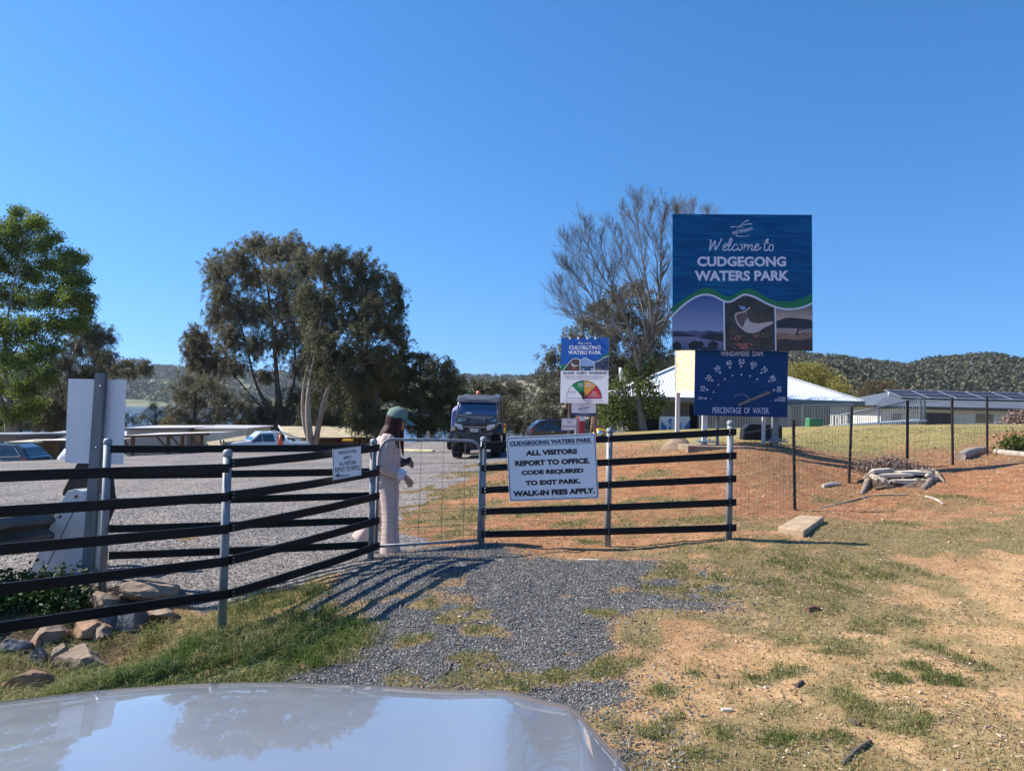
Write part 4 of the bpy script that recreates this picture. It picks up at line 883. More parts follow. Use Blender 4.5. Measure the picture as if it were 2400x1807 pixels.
# ------------------------------------------------------------------ trees
def leaf_quads(c, d, L, W):
    """rhombic leaves: base c, direction d (unit), length L, width W"""
    n = len(c); r = rng.normal(size=(n, 3)); s = np.cross(d, r); s /= np.linalg.norm(s, axis=1)[:, None]+1e-9
    L = L[:, None]; W = W[:, None]
    v = np.stack([c, c+d*L*.45+s*W*.5, c+d*L, c+d*L*.45-s*W*.5], 1).reshape(-1, 3)
    f = np.arange(4*n).reshape(n, 4); return v, f
def curve3(a, b, bend, n=7):
    a, b, bend = map(lambda q: np.asarray(q, float), (a, b, bend)); m = (a+b)/2 + bend; t = np.linspace(0, 1, n)[:, None]
    return (1-t)**2*a + 2*t*(1-t)*m + t*t*b
class Tree:
    def __init__(s, name, label, cat, base, group=None):
        s.root = thing(name, label, cat, base, 0, group); s.base = np.array(base, float); s.bark = MB(); s.c = []; s.d = []; s.L = []; s.W = []; s.t = []
    def limb(s, pts, r0, r1, n=6):
        pts = np.asarray(pts, float); N = len(pts); s.bark.tube(pts, [r0+(r1-r0)*(i/(N-1)) for i in range(N)], n, cap=False)
    def leaves(s, centers, m, spread, L, W, droop=0.0, tint=(0, 1), up=0.0, flat=1.0):
        """m leaves round each centre"""
        k = len(centers); c = np.repeat(np.asarray(centers), m, 0); n = len(c)
        if droop > .2:   # hanging sprays: leaves strung along an arching twig
            a = np.repeat(rng.uniform(0, 2*math.pi, k), m); ln = np.repeat(spread*rng.uniform(1.3, 3.0, k), m); t = rng.random(n)
            o = np.stack([np.cos(a)*ln*t*.8, np.sin(a)*ln*t*.8, .22*ln*np.sin(t*3.0)-droop*1.7*ln*t*t], 1)+np.clip(rng.normal(size=(n, 3)), -1.6, 1.6)*spread*.33
        else: o = np.clip(rng.normal(size=(n, 3)), -1.5, 1.5)*spread*np.array([1, 1, flat])
        d = rng.normal(size=(n, 3)); d[:, 2] += up-droop*2.2
        d /= np.linalg.norm(d, axis=1)[:, None]; base = np.repeat(rng.random(k), m)
        t = np.clip(tint[0]+(tint[1]-tint[0])*(.55*base+.45*rng.random(n)), 0, 1)
        s.c.append(c+o); s.d.append(d); s.L.append(L*rng.uniform(.6, 1.3, n)); s.W.append(W*1.45*rng.uniform(.7, 1.3, n)); s.t.append(t)
    def clump(s, c, rad, attach, r_limb, nsub, m, spread, L, W, droop=0, tint=(0, 1), shell=.55, twig=.012, bend=.12, up=0, flat=1.0, twigs=True):
        """a limb from attach to the clump, sub-branches into an ellipsoid, leaves round their tips"""
        c = np.asarray(c, float); attach = np.asarray(attach, float); rad = np.asarray(rad, float); D = c-attach; Ln = np.linalg.norm(D)
        b = rng.normal(size=3)*bend*Ln*.4 + np.array([0, 0, .18*Ln*np.sign(bend)]) - .15*np.array([D[0], D[1], 0])
        lp = curve3(attach, c, b, 8); s.limb(lp, r_limb, max(twig*1.6, r_limb*.25), 5)
        q = rng.normal(size=(nsub, 3)); q /= np.linalg.norm(q, axis=1)[:, None]; rr = shell+(1-shell)*rng.random((nsub, 1))**.6
        rr = np.where(rng.random((nsub, 1)) < .3, rng.random((nsub, 1))*shell, rr)
        tips = c + q*rr*rad*(1+.30*np.clip(rng.normal(size=(nsub, 1)), -2, 2))
        if twigs:
            for tp in tips[::3]:
                st = lp[rng.integers(3, 8)]; s.limb(curve3(st, tp, rng.normal(size=3)*.08*np.linalg.norm(tp-st)+np.array([0, 0, .1*np.linalg.norm(tp-st)]), 4), twig*1.8, twig*.7, 3)
        s.leaves(tips, m, spread, L, W, droop, tint, up, flat)
    def done(s, bark, leaf, trunk_name='trunk', crown_name='crown'):
        if s.bark.v: s.bark.build(trunk_name, bark, s.root, world=True)
        if s.c:
            v, f = leaf_quads(np.concatenate(s.c), np.concatenate(s.d), np.concatenate(s.L), np.concatenate(s.W))
            mesh_np(crown_name, v, f, leaf, s.root, {'tint': np.repeat(np.concatenate(s.t), 4)}, world=True)
        return s.root
gum_leaf = leafmat('gum_leaf', (.05, .05, .026), (.34, .30, .165), .26)
gum_dark = leafmat('gum_leaf_dark', (.026, .032, .015), (.21, .20, .10), .22)
oak_leaf = leafmat('she_oak_leaf', (.022, .028, .011), (.17, .17, .065), .18)
green_leaf = leafmat('spring_leaf', (.04, .075, .008), (.27, .35, .05), .45)
bush_leaf = leafmat('bush_leaf', (.03, .05, .01), (.21, .25, .06), .35)
gold_leaf = leafmat('gold_leaf', (.16, .14, .03), (.48, .42, .11), .4)
brown_leaf = leafmat('brown_leaf', (.06, .045, .022), (.22, .16, .07), .2)
grey_leaf = leafmat('grey_leaf', (.06, .062, .04), (.28, .26, .175), .26)
bark_d = mat('bark_dark', (.10, .075, .06), .95, var=.4, scale=6, bump=.4, stretch=(1, 1, .2))
bark_p = mat('bark_pale', (.42, .35, .28), .85, var=.3, scale=4, bump=.2, stretch=(1, 1, .25), color2=(.22, .16, .13))
bark_g = mat('bark_grey', (.23, .20, .175), .9, var=.3, scale=6, bump=.3, stretch=(1, 1, .25))
def gum(name, label, Y, base, forks, clumps, bark, leaf, dens=1.0, L=.19, W=.042, droop=.55, spread=.30, r_trunk=.35, tint=(0, 1), group=None, cat='tree', m=64, twig=.012, depth=.8, flat=.9):
    """base (u, v) pixel of the foot; forks: list of (u, v, dy, radius) trunk waypoints; clumps: (u, v, ru, rv[, fork index])"""
    k = Y/F; b = P(base[0], base[1], Y); b[2] = hz(b[0], b[1]); T = Tree(name, label, cat, b, group)
    fk = []
    for chain in forks:
        pts = [b+np.array([rng.normal()*.1, rng.normal()*.1, -.3])] + [P(u, v, Y+dy) for u, v, dy, r in chain]; rs = [chain[0][3]*1.15]+[c[3]*(.95 if i == 0 else .62) for i, c in enumerate(chain)]
        # smooth the chain
        pp = np.array(catmull(pts, 4)); T.bark.tube(pp, list(np.interp(np.linspace(0, 1, len(pp)), np.linspace(0, 1, len(rs)), rs)), 8, cap=False)
        fk.append(pp)
    for cl in clumps:
        u, v, ru, rv = cl[:4]; dy = rng.normal()*depth*min(ru, rv)*k*1.3; c = P(u, v, Y+dy)
        # nearest trunk point lying below the clump
        best = None
        for pp in fk:
            for q in pp[2:]:
                dd = np.linalg.norm(c-q)+(3.0*max(0, q[2]-c[2]+.3*ru*k)); 
                if best is None or dd < best[0]: best = (dd, q)
        rad = (ru*k, min(ru, rv)*k*1.1, rv*k); vol = rad[0]*rad[1]*rad[2]
        ns = max(8, int(dens*30*(rad[0]*rad[2])/(spread*spread*6)))
        T.clump(c, rad, best[1], min(.11, .035+.03*rad[0]), ns, m, spread, L, W, droop, tint, twig=twig, flat=flat)
    return T.done(bark, leaf)
G_BACK = 'trees behind the car park'
# big gum in the middle
gum('gum_tree', 'tall spreading gum with several dark limbs fanning from one trunk behind the brown-roofed house', 84, (652, 1015),
    [[(655, 985, 0, .62), (650, 900, 0, .45), (640, 780, .5, .3), (625, 660, .8, .18), (610, 600, 1, .1)],
     [(640, 985, 0, .3), (600, 900, -.5, .24), (575, 800, -1, .17), (545, 700, -1, .11), (530, 640, -1, .07)],
     [(665, 985, 0, .3), (690, 890, .6, .22), (690, 780, .8, .16), (690, 690, .6, .1)],
     [(640, 990, 0, .22), (590, 930, -.8, .17), (540, 870, -1.2, .12), (490, 830, -1.5, .07)],
     [(670, 990, 0, .2), (725, 900, -.4, .15), (790, 830, -.4, .09)]],
    [(600, 572, 40, 28), (645, 590, 42, 32), (555, 605, 42, 34), (510, 635, 34, 36), (690, 585, 40, 36), (715, 625, 38, 38), (660, 650, 44, 34), (590, 650, 46, 36), (520, 690, 34, 44), (555, 730, 40, 44), (610, 730, 42, 42), (665, 720, 40, 44), (715, 700, 36, 40),
     (540, 790, 34, 40), (600, 810, 34, 36), (660, 800, 36, 40), (710, 780, 34, 40), (455, 785, 24, 26), (480, 810, 34, 34), (465, 850, 30, 30), (510, 850, 32, 34), (550, 860, 30, 28), (445, 820, 18, 34), (625, 880, 24, 20), (700, 860, 30, 30), (730, 830, 30, 36), (505, 745, 22, 34)],
    bark_d, gum_leaf, dens=1.2)
gum('gum_tree', 'gum with slim pale leaning trunks and a dark rounded crown rising over the brown roof', 57, (735, 1040),
    [[(722, 980, 0, .26), (725, 900, 0, .2), (745, 800, .3, .14), (760, 700, .4, .09)], [(750, 985, .3, .2), (775, 900, .4, .16), (790, 850, .5, .12), (840, 760, .6, .08), (850, 690, .8, .06)], [(712, 990, .2, .16), (712, 900, .4, .12), (735, 820, .6, .08)], [(745, 1000, 0, .18), (770, 905, -.4, .13), (830, 870, -.6, .07)]],
    [(795, 600, 32, 26), (840, 620, 40, 32), (880, 650, 34, 34), (770, 640, 36, 32), (820, 680, 46, 36), (870, 700, 38, 34), (925, 675, 24, 36), (930, 720, 22, 34), (770, 710, 40, 36), (730, 740, 34, 44), (740, 790, 34, 44), (800, 760, 38, 30), (850, 780, 42, 34), (900, 770, 34, 30), (930, 770, 22, 32), (800, 830, 46, 36), (850, 840, 44, 34), (940, 800, 20, 22), (900, 820, 30, 24), (770, 870, 40, 30), (735, 850, 26, 30), (720, 690, 30, 34), (745, 600, 22, 26), (760, 790, 40, 36), (850, 740, 40, 34), (890, 720, 34, 34), (820, 890, 40, 26), (915, 850, 30, 22)],
    bark_p, gum_dark, dens=1.1, tint=(0, 1))
# dark background row (she-oaks) behind the person and the buggy
for i, (lab, Y, base, fk, cl) in enumerate([
    ('dark she-oak with a ragged crown directly behind the green cap', 58, (885, 1025), [[(885, 980, 0, .25), (880, 900, 0, .15), (875, 850, 0, .08)]], [(865, 840, 36, 26), (890, 870, 44, 34), (850, 890, 40, 36), (900, 920, 46, 38), (855, 950, 40, 36), (890, 985, 44, 32), (930, 880, 30, 36), (840, 1000, 30, 22)]),
    ('dark she-oak between the capped visitor and the parked buggy, topped by a thin spire', 60, (985, 1025), [[(985, 980, 0, .22), (985, 900, 0, .14), (983, 830, 0, .06)]], [(940, 835, 30, 24), (985, 838, 20, 20), (960, 870, 36, 30), (1010, 860, 26, 26), (1000, 900, 38, 34), (955, 930, 40, 36), (1010, 950, 40, 36), (975, 990, 44, 32), (1020, 990, 34, 30), (1048, 855, 14, 18), (1050, 900, 26, 28)]),
    ('dark she-oak half hidden by the blue trailer cover of the buggy', 62, (1060, 1025), [[(1060, 980, 0, .2), (1060, 910, 0, .12)]], [(1045, 880, 24, 24), (1070, 900, 32, 22), (1050, 930, 40, 34), (1090, 930, 28, 26), (1080, 980, 40, 36), (1040, 990, 36, 32)])]):
    gum('she_oak_tree', lab, Y, base, fk, cl, bark_d, oak_leaf, dens=1.1, L=.2, W=.045, droop=.35, spread=.33, group=G_BACK, m=64, tint=(0, 1))
gum('gum_tree', 'grey-green bushy gum behind the roof of the buggy, under the far ridge', 66, (1165, 1025), [[(1165, 980, 0, .2), (1165, 930, 0, .14)]],
    [(1120, 912, 26, 20), (1160, 905, 34, 22), (1200, 915, 28, 22), (1130, 950, 36, 28), (1180, 950, 40, 30), (1220, 960, 28, 28), (1150, 995, 40, 26), (1210, 1000, 34, 24), (1100, 985, 26, 26), (1240, 990, 30, 30)], bark_d, gum_dark, dens=.9, group=G_BACK, spread=.36, m=58, tint=(.1, 1))
# bushy gums left of the big gum, in front of the lake
gum('gum_tree', 'olive bushy gum standing before the lake, lower than the big spreading gum beside it', 80, (455, 1010), [[(455, 970, 0, .22), (460, 910, 0, .14)]],
    [(450, 892, 34, 18), (490, 900, 36, 22), (430, 920, 36, 24), (470, 940, 40, 30), (520, 930, 36, 30), (420, 965, 32, 28), (510, 975, 44, 30), (560, 950, 34, 32), (460, 990, 44, 24), (570, 990, 36, 26), (400, 990, 24, 18)], bark_d, gum_leaf, dens=.95, group=G_BACK, spread=.36, m=58, tint=(0, .9))
gum('shrub', 'small grey-green shrub at the lake edge beside the blank sign', 86, (365, 1005), [[(365, 975, 0, .12)]], [(360, 950, 26, 14), (385, 965, 26, 18), (340, 975, 24, 16), (370, 990, 34, 16), (310, 985, 18, 22), (400, 985, 22, 18)], bark_d, grey_leaf, dens=.9, group=G_BACK, spread=.36, m=26, cat='shrub')
# left edge: fresh green deciduous tree and dark gums behind it
gum('ash_tree', 'tall bright green leafy tree at the picture edge above the low roofs', 76, (30, 1010),
    [[(25, 960, 0, .35), (10, 850, 0, .24), (25, 700, .3, .15), (50, 600, .4, .09), (60, 540, .4, .05)], [(40, 960, 0, .2), (75, 860, -.3, .15), (120, 750, -.5, .09), (150, 660, -.5, .05)], [(10, 960, 0, .25), (-30, 850, .3, .18), (-40, 700, .5, .1), (-30, 600, .5, .06)]],
    [(40, 500, 20, 18), (20, 540, 34, 32), (75, 525, 26, 30), (95, 520, 14, 18), (-20, 560, 40, 34), (50, 580, 44, 34), (105, 570, 28, 28), (130, 555, 12, 14), (0, 620, 44, 36), (70, 640, 44, 36), (125, 620, 30, 30), (160, 600, 24, 26), (190, 610, 14, 18), (160, 650, 34, 30), (195, 660, 20, 28), (-30, 680, 40, 40), (40, 700, 46, 36), (110, 700, 44, 34), (170, 700, 34, 28), (205, 700, 16, 24), (200, 730, 22, 24), (0, 770, 44, 40), (70, 770, 44, 36), (140, 760, 40, 30), (180, 760, 30, 24), (20, 840, 40, 40), (80, 840, 36, 32), (120, 820, 30, 24), (0, 910, 36, 40), (60, 910, 36, 36), (105, 880, 28, 30), (30, 965, 40, 28), (85, 950, 26, 26)],
    bark_g, green_leaf, dens=.8, L=.20, W=.10, droop=.1, spread=.34, r_trunk=.3, m=46, flat=.6)
gum('gum_tree', 'dark gum behind the bright green tree, its shaded crown above the blank sign', 88, (160, 1010), [[(160, 950, 0, .3), (165, 860, 0, .2), (190, 790, .4, .1)], [(150, 960, 0, .2), (130, 870, .4, .1)], [(175, 960, 0, .2), (230, 870, .3, .1)]],
    [(195, 765, 30, 30), (225, 790, 30, 34), (255, 790, 18, 24), (180, 810, 40, 34), (230, 835, 34, 34), (255, 840, 20, 22), (150, 850, 40, 30), (200, 880, 40, 30), (240, 880, 26, 28), (140, 910, 40, 32), (190, 930, 40, 28), (110, 950, 36, 30), (160, 970, 40, 28), (230, 930, 30, 30), (240, 975, 34, 26), (120, 990, 36, 22)], bark_d, gum_dark, dens=1.25, group=G_BACK, m=58, spread=.36, tint=(0, .8))
gum('gum_tree', 'small flat-topped gum leaning out over the lake, just above the blank sign', 84, (275, 1010), [[(272, 960, 0, .16), (285, 900, 0, .11), (310, 880, 0, .08)]],
    [(300, 850, 30, 13), (335, 855, 24, 14), (270, 868, 20, 16), (345, 868, 14, 10), (310, 872, 30, 9), (262, 895, 20, 20)], bark_p, gum_leaf, dens=1.1, group=G_BACK, m=52, spread=.30, tint=(0, .9))
# big grey-green gum behind the bare tree
gum('gum_tree', 'broad grey-green gum behind the leafless tree and the algae sign', 62, (1400, 1010), [[(1400, 950, 0, .4), (1420, 850, 0, .25), (1470, 760, .5, .12)], [(1390, 950, 0, .25), (1340, 860, .4, .15), (1310, 820, .4, .08)], [(1420, 950, 0, .25), (1520, 850, .4, .14)]],
    [(1485, 675, 34, 22), (1450, 700, 34, 28), (1520, 705, 34, 30), (1415, 725, 36, 28), (1470, 740, 44, 34), (1535, 760, 40, 36), (1385, 755, 36, 30), (1430, 780, 46, 34), (1500, 800, 46, 36), (1350, 790, 34, 30), (1330, 830, 40, 30), (1390, 830, 46, 36), (1450, 850, 46, 36), (1540, 840, 46, 36), (1290, 840, 24, 30), (1340, 880, 46, 34), (1410, 900, 46, 34), (1490, 910, 46, 34), (1560, 900, 40, 34), (1275, 880, 26, 30), (1290, 920, 34, 34), (1350, 940, 44, 34), (1430, 960, 44, 30), (1270, 960, 34, 34), (1320, 985, 44, 30), (1390, 1000, 40, 20), (1500, 960, 40, 30), (1255, 1000, 30, 24), (1590, 850, 30, 36)],
    bark_p, grey_leaf, dens=.85, group=G_BACK, m=58, spread=.36, L=.22, W=.05, tint=(0, .85))
# willow in fresh gold leaf and brown trees behind the white roof
gum('willow_tree', 'golden yellow-green young tree rising behind the white hipped roof', 70, (1920, 960), [[(1915, 930, 0, .2), (1910, 880, 0, .1)], [(1925, 940, 0, .14), (1950, 900, .3, .07)]],
    [(1880, 865, 26, 12), (1910, 870, 30, 16), (1860, 885, 26, 18), (1900, 895, 36, 20), (1940, 890, 26, 18), (1960, 910, 26, 18), (1920, 920, 36, 18), (1870, 915, 30, 18), (1975, 925, 20, 14)], bark_g, gold_leaf, dens=1.0, L=.3, W=.05, droop=-.45, spread=.36, m=26, flat=1.0, group='trees behind the white roof')
gum('oak_tree', 'brown-leaved tree between the white roof and the solar roof', 75, (2050, 965), [[(2050, 930, 0, .2), (2055, 910, 0, .1)]],
    [(2040, 908, 28, 14), (2070, 900, 28, 14), (2020, 928, 24, 18), (2060, 928, 34, 18), (2095, 915, 26, 14), (2110, 930, 24, 14), (2040, 950, 36, 16), (2090, 945, 30, 14)], bark_g, brown_leaf, dens=1.0, spread=.36, m=26, droop=.1, group='trees behind the white roof')
gum('oak_tree', 'small dull green tree just beyond the tip of the white roof', 85, (1975, 965), [[(1975, 940, 0, .12)]], [(1965, 930, 24, 14), (1990, 938, 24, 14), (2000, 950, 26, 12)], bark_g, gum_leaf, dens=1.0, spread=.33, m=24, droop=.1, group='trees behind the white roof')

# low dark scrub filling the shore behind the roofs
for lab, Y, base, cl in (('dark bushy scrub between the big gum and the pale leaning trunks', 84, (690, 1010), [(690, 930, 40, 26), (660, 965, 40, 30), (720, 960, 40, 30), (610, 960, 36, 30), (640, 990, 50, 22), (720, 995, 46, 22), (590, 985, 40, 24)]),
                         ('dark bushy scrub behind the brown roof, right of the pale trunks', 84, (810, 1010), [(780, 920, 36, 26), (820, 910, 40, 30), (850, 940, 40, 30), (800, 960, 44, 30), (760, 970, 40, 28), (840, 985, 46, 22), (780, 995, 46, 20)])):
    gum('scrub', lab.replace(', right of the pale trunks', ' and the walking visitor'), Y, base, [[(base[0], 985, 0, .15), (base[0], 950, 0, .1)]], cl, bark_d, gum_dark, dens=1.0, group=G_BACK, spread=.36, m=58, cat='shrub', tint=(0, .8))
gum('scrub', 'dark low scrub along the shore under the bright green tree', 90, (90, 1010), [[(90, 985, 0, .15), (90, 950, 0, .1)]], [(-30, 960, 46, 34), (30, 965, 46, 34), (90, 960, 46, 34), (150, 960, 46, 34), (205, 955, 46, 34), (250, 965, 34, 34), (0, 995, 50, 20), (70, 995, 50, 20), (140, 995, 50, 20), (215, 995, 50, 20), (270, 985, 26, 24)], bark_d, gum_dark, dens=1.0, group=G_BACK, spread=.36, m=58, cat='shrub', tint=(0, .7))
gum('she_oak_tree', 'dark broad she-oak filling the gap under the pale leaning gum', 70, (790, 1020), [[(790, 980, 0, .2), (790, 900, 0, .12)]], [(760, 880, 40, 34), (810, 880, 44, 36), (850, 900, 40, 34), (740, 930, 40, 34), (790, 940, 46, 36), (840, 950, 44, 34), (870, 985, 40, 26), (800, 990, 46, 24), (740, 985, 40, 26)], bark_d, oak_leaf, dens=1.0, droop=.35, spread=.36, group=G_BACK, m=58, tint=(0, .8))
# leafless tree: recursive branching from traced main limbs
def bare_tree(label, Y, base, mains, r0, twiglen=1.3, group=None, depth=3, seed=5, extra=None, density=1.0):
    rg = np.random.default_rng(seed); b = P(base[0], base[1], Y); b[2] = hz(b[0], b[1]); T = Tree('bare_tree', label, 'tree', b, group)
    def grow(p, d, L, r, lev):
        n = 4; pts = [p]; dd = d.copy()
        for k in range(n):
            dd = dd + rg.normal(size=3)*.10 + np.array([0, 0, .05]); dd /= np.linalg.norm(dd); pts.append(pts[-1]+dd*L/n)
        T.bark.tube(pts, [r*(1-.65*k/n) for k in range(n+1)], 4 if r > .02 else 3, cap=False)
        if lev <= 0: return
        for k in range(1, n+1):
            for j in range(2 if rg.random() < .6*density else 1):
                a = rg.normal(size=3); a -= a@dd*dd; a /= np.linalg.norm(a)+1e-9; q = dd*.85+a*rg.uniform(.35, .7)+np.array([0, 0, .22]); q /= np.linalg.norm(q)
                grow(pts[k], q, L*rg.uniform(.5, .75), max(.005, r*(1-.65*k/n)*.5), lev-1)
    for chain, r in mains:
        pts = [P(u, v, Y+dy) for u, v, dy in chain]; pp = np.array(catmull(pts, 5)); N = len(pp)
        T.bark.tube(pp, [.74*r*max(.05, 1-1.02*(i/(N-1))**.5) for i in range(N)], 7, cap=False)
        for i in range(int(N*.32), N):
            f = i/(N-1); dd = pp[min(i+1, N-1)]-pp[i-1]; dd /= np.linalg.norm(dd)+1e-9
            for j in range(1 if rg.random() < .45 else 2):
                a = rg.normal(size=3); a -= a@dd*dd; a /= np.linalg.norm(a)+1e-9; q = dd*.8+a*rg.uniform(.4, .8)+np.array([0, 0, .3]); q /= np.linalg.norm(q)
                grow(pp[i], q, twiglen*rg.uniform(.45, 1.05)*(1.55-1.05*f), max(.010, r*(1-.82*f)*.26), 2)
    if extra: extra(T)
    return T.done(bark_l, bush_leaf, crown_name='foliage')
bark_l = mat('bark_bare', (.17, .145, .125), .9, var=.3, scale=8)
def suckers(T):
    cs = [(1450, 905, 26, 24), (1430, 940, 24, 22), (1460, 950, 34, 30), (1440, 985, 30, 22), (1500, 900, 30, 26), (1530, 920, 26, 24), (1480, 975, 34, 24), (1530, 960, 22, 20), (1480, 870, 20, 26), (1520, 870, 22, 26), (1550, 945, 18, 16), (1420, 965, 16, 18), (1500, 835, 20, 18), (1470, 995, 24, 14), (1425, 995, 14, 12)]
    for u, v, ru, rv in cs:
        k = 37/F; c = P(u, v, 37+rng.normal()*.5); T.clump(c, (ru*k, ru*k, rv*k), P(1510, min(v+30, 1000), 37), .03, max(6, int(ru*rv/42)), 44, .2, .12, .06, .1, (0, 1), twig=.008)
bare_tree('large leafless tree with fine upswept twigs and a leafy green base', 37, (1508, 1010),
    [([(1508, 1012, 0), (1500, 960, 0), (1497, 900, 0), (1512, 840, 0), (1530, 780, .2), (1545, 700, .3), (1548, 620, .3), (1552, 540, .2), (1560, 490, 0)], .36),
     ([(1505, 900, 0), (1490, 830, -.3), (1470, 760, -.6), (1440, 690, -.8), (1400, 630, -.9), (1380, 570, -1), (1370, 530, -1)], .15),
     ([(1500, 850, 0), (1440, 770, .3), (1400, 720, .4), (1370, 670, .5), (1345, 640, .6), (1325, 620, .6)], .12),
     ([(1520, 800, 0), (1500, 700, .4), (1470, 640, .5), (1450, 580, .5), (1430, 530, .5)], .12), ([(1530, 780, 0), (1520, 690, -.4), (1505, 600, -.4), (1495, 520, -.3), (1490, 480, -.3)], .12),
     ([(1525, 830, 0), (1560, 760, .3), (1585, 690, .5), (1600, 620, .5), (1610, 560, .5)], .13), ([(1545, 720, .3), (1540, 620, .5), (1525, 550, .6), (1520, 500, .6)], .09),
     ([(1500, 880, 0), (1460, 830, .5), (1420, 790, .8), (1370, 760, 1), (1340, 740, 1)], .07), ([(1515, 830, 0), (1520, 740, .9), (1500, 650, 1.2), (1470, 560, 1.3), (1455, 500, 1.3)], .1), ([(1490, 800, -.3), (1450, 700, -.9), (1420, 620, -1.2), (1405, 560, -1.2)], .09), ([(1548, 660, .3), (1575, 600, .1), (1585, 540, 0), (1588, 500, 0)], .07), ([(1440, 690, -.8), (1390, 660, -1), (1350, 600, -1.1), (1335, 570, -1.1)], .06),
     ([(1465, 760, -.5), (1400, 745, -.2), (1350, 725, 0), (1320, 700, .2), (1312, 670, .2)], .08), ([(1540, 760, 0), (1590, 720, -.3), (1630, 650, -.5), (1650, 580, -.6)], .1)], .36, extra=suckers)
bare_tree('second leafless tree, its twig tops showing over the big welcome sign', 43, (1640, 1005),
    [([(1640, 1005, 0), (1640, 850, 0), (1635, 700, 0), (1630, 600, 0), (1625, 530, 0), (1622, 490, 0)], .25), ([(1638, 750, 0), (1610, 650, .3), (1598, 560, .3), (1592, 500, .3)], .12), ([(1638, 720, 0), (1665, 620, .2), (1660, 540, .2), (1655, 500, .2)], .12)], .25, seed=9)

# ------------------------------------------------------------------ hills and the woods on them
def hill_mesh(name, label, prof, Y0, Y1, base_z, mat_, n=90, rough=1.0, seed=0, depth=14):
    """prof: ridge line as (u, v) photo pixels at distance Y1; slope runs down to base_z at Y0 and falls away behind"""
    us = np.array([p[0] for p in prof]); vs = np.array([p[1] for p in prof]); uu = np.linspace(us[0], us[-1], n); vv = np.interp(uu, us, vs)
    rows = []
    for j in range(depth+4):
        t = j/depth; row = []
        for u, v in zip(uu, vv):
            Y = Y0+(Y1-Y0)*t; top = P(u, v, Y1); x = top[0]*(Y/Y1)
            s = t**.85 if t <= 1 else 1-(t-1)*1.2
            z = base_z+(top[2]-base_z)*s
            if 0.05 < t < 1: z += rough*(float(fbm(np.array([x/60+seed]), np.array([Y/60]), 1, 3, seed)[0])-.5)*(top[2]-base_z)*.35*math.sin(math.pi*t)
            row.append((x, Y, z))
        rows.append(row)
    A = np.array(rows); m, k = A.shape[:2]; ii = np.arange(m*k).reshape(m, k)
    f = np.stack([ii[:-1, :-1].ravel(), ii[:-1, 1:].ravel(), ii[1:, 1:].ravel(), ii[1:, :-1].ravel()], 1)
    o = mesh_np(name, A.reshape(-1, 3), f, mat_, smooth=True); tag(o, label, kind='structure'); return A
def hill_point(A, s, t):
    m, k = A.shape[:2]; i = s*(k-1); j = t*(m-1); a = int(min(i, k-2)); b = int(min(j, m-2)); fa, fb = i-a, j-b
    return (A[b, a]*(1-fa)+A[b, a+1]*fa)*(1-fb)+(A[b+1, a]*(1-fa)+A[b+1, a+1]*fa)*fb
def wood(name, label, A, count, size, leaf, tmax, dens=None, tint=(0, 1), m=60, lq=1.2):
    V = []; Fc = []; Tt = []; nv = 0; cs = []
    while len(cs) < count:
        s, t = rng.random(), rng.random()**.8*tmax
        if dens is not None and rng.random() > dens(s, t): continue
        cs.append((hill_point(A, s, t), size*rng.uniform(.6, 1.25)))
    for p, r in cs:
        q = rng.normal(size=(m, 3)); q /= np.linalg.norm(q, axis=1)[:, None]; q[:, 2] = np.abs(q[:, 2])*.85-.12
        c = p+np.array([0, 0, r*.55])+q*r*np.array([1, 1, .8])*(.75+.3*rng.random((m, 1)))
        d = rng.normal(size=(m, 3)); d /= np.linalg.norm(d, axis=1)[:, None]
        v, f = leaf_quads(c, d, np.full(m, lq*r*.30), np.full(m, lq*r*.24)); V.append(v); Fc.append(f+nv); nv += len(v)
        b = rng.random(); Tt.append(np.repeat(np.clip(tint[0]+(tint[1]-tint[0])*(.6*b+.4*rng.random(m)), 0, 1), 4))
    o = mesh_np(name, np.concatenate(V), np.concatenate(Fc), leaf, attrs={'tint': np.concatenate(Tt)}); tag(o, label, kind='stuff'); return o
wood_leaf = leafmat('wood_leaf', (.055, .058, .035), (.15, .145, .088), .15)
wood_leaf2 = leafmat('wood_leaf_far', (.035, .045, .032), (.11, .125, .075), .08)
hill_m = mat('hill_scrub', (.26, .225, .13), .95, var=.3, scale=.02, color2=(.15, .135, .08))
pasture = mat('hill_pasture', (.19, .205, .10), .95, var=.3, scale=.012, color2=(.11, .12, .065))
Ar = hill_mesh('hill', 'wooded ridge behind the solar-roofed building', [(1560, 850), (1700, 848), (1850, 836), (1900, 840), (1960, 848), (2060, 860), (2130, 868), (2180, 852), (2250, 848), (2300, 842), (2340, 843), (2400, 856), (2600, 862), (2900, 880)], 260, 520, -2, mat('ridge_scrub', (.10, .095, .055), .95, var=.3, scale=.03), rough=1.0, seed=3)
wood('far_wood', 'dense grey-green gum wood covering the ridge', Ar, 5200, 3.9, wood_leaf, .88, m=60, tint=(.2, .75))
Am = hill_mesh('hill', 'dry grassy hill with scattered trees behind the buggy', [(1060, 905), (1130, 900), (1200, 893), (1260, 888), (1330, 880), (1500, 870), (1700, 865), (1800, 880)], 420, 760, -5, hill_m, rough=.8, seed=8)
wood('far_wood', 'scattered trees on the dry hill', Am, 300, 4.6, wood_leaf, .88, dens=lambda s, t: .35+.65*(vnoise(np.array([s*14]), np.array([t*6]), 4)[0] > .5), m=90)
Al = hill_mesh('hill', 'blue-grey hills across the lake', [(-500, 850), (0, 872), (150, 870), (300, 868), (360, 866), (400, 868), (450, 868), (520, 872), (600, 878), (700, 884), (900, 888), (1050, 889), (1130, 889), (1250, 893), (1400, 900)], 1150, 1900, -9, pasture, rough=1.0, seed=14, n=120)
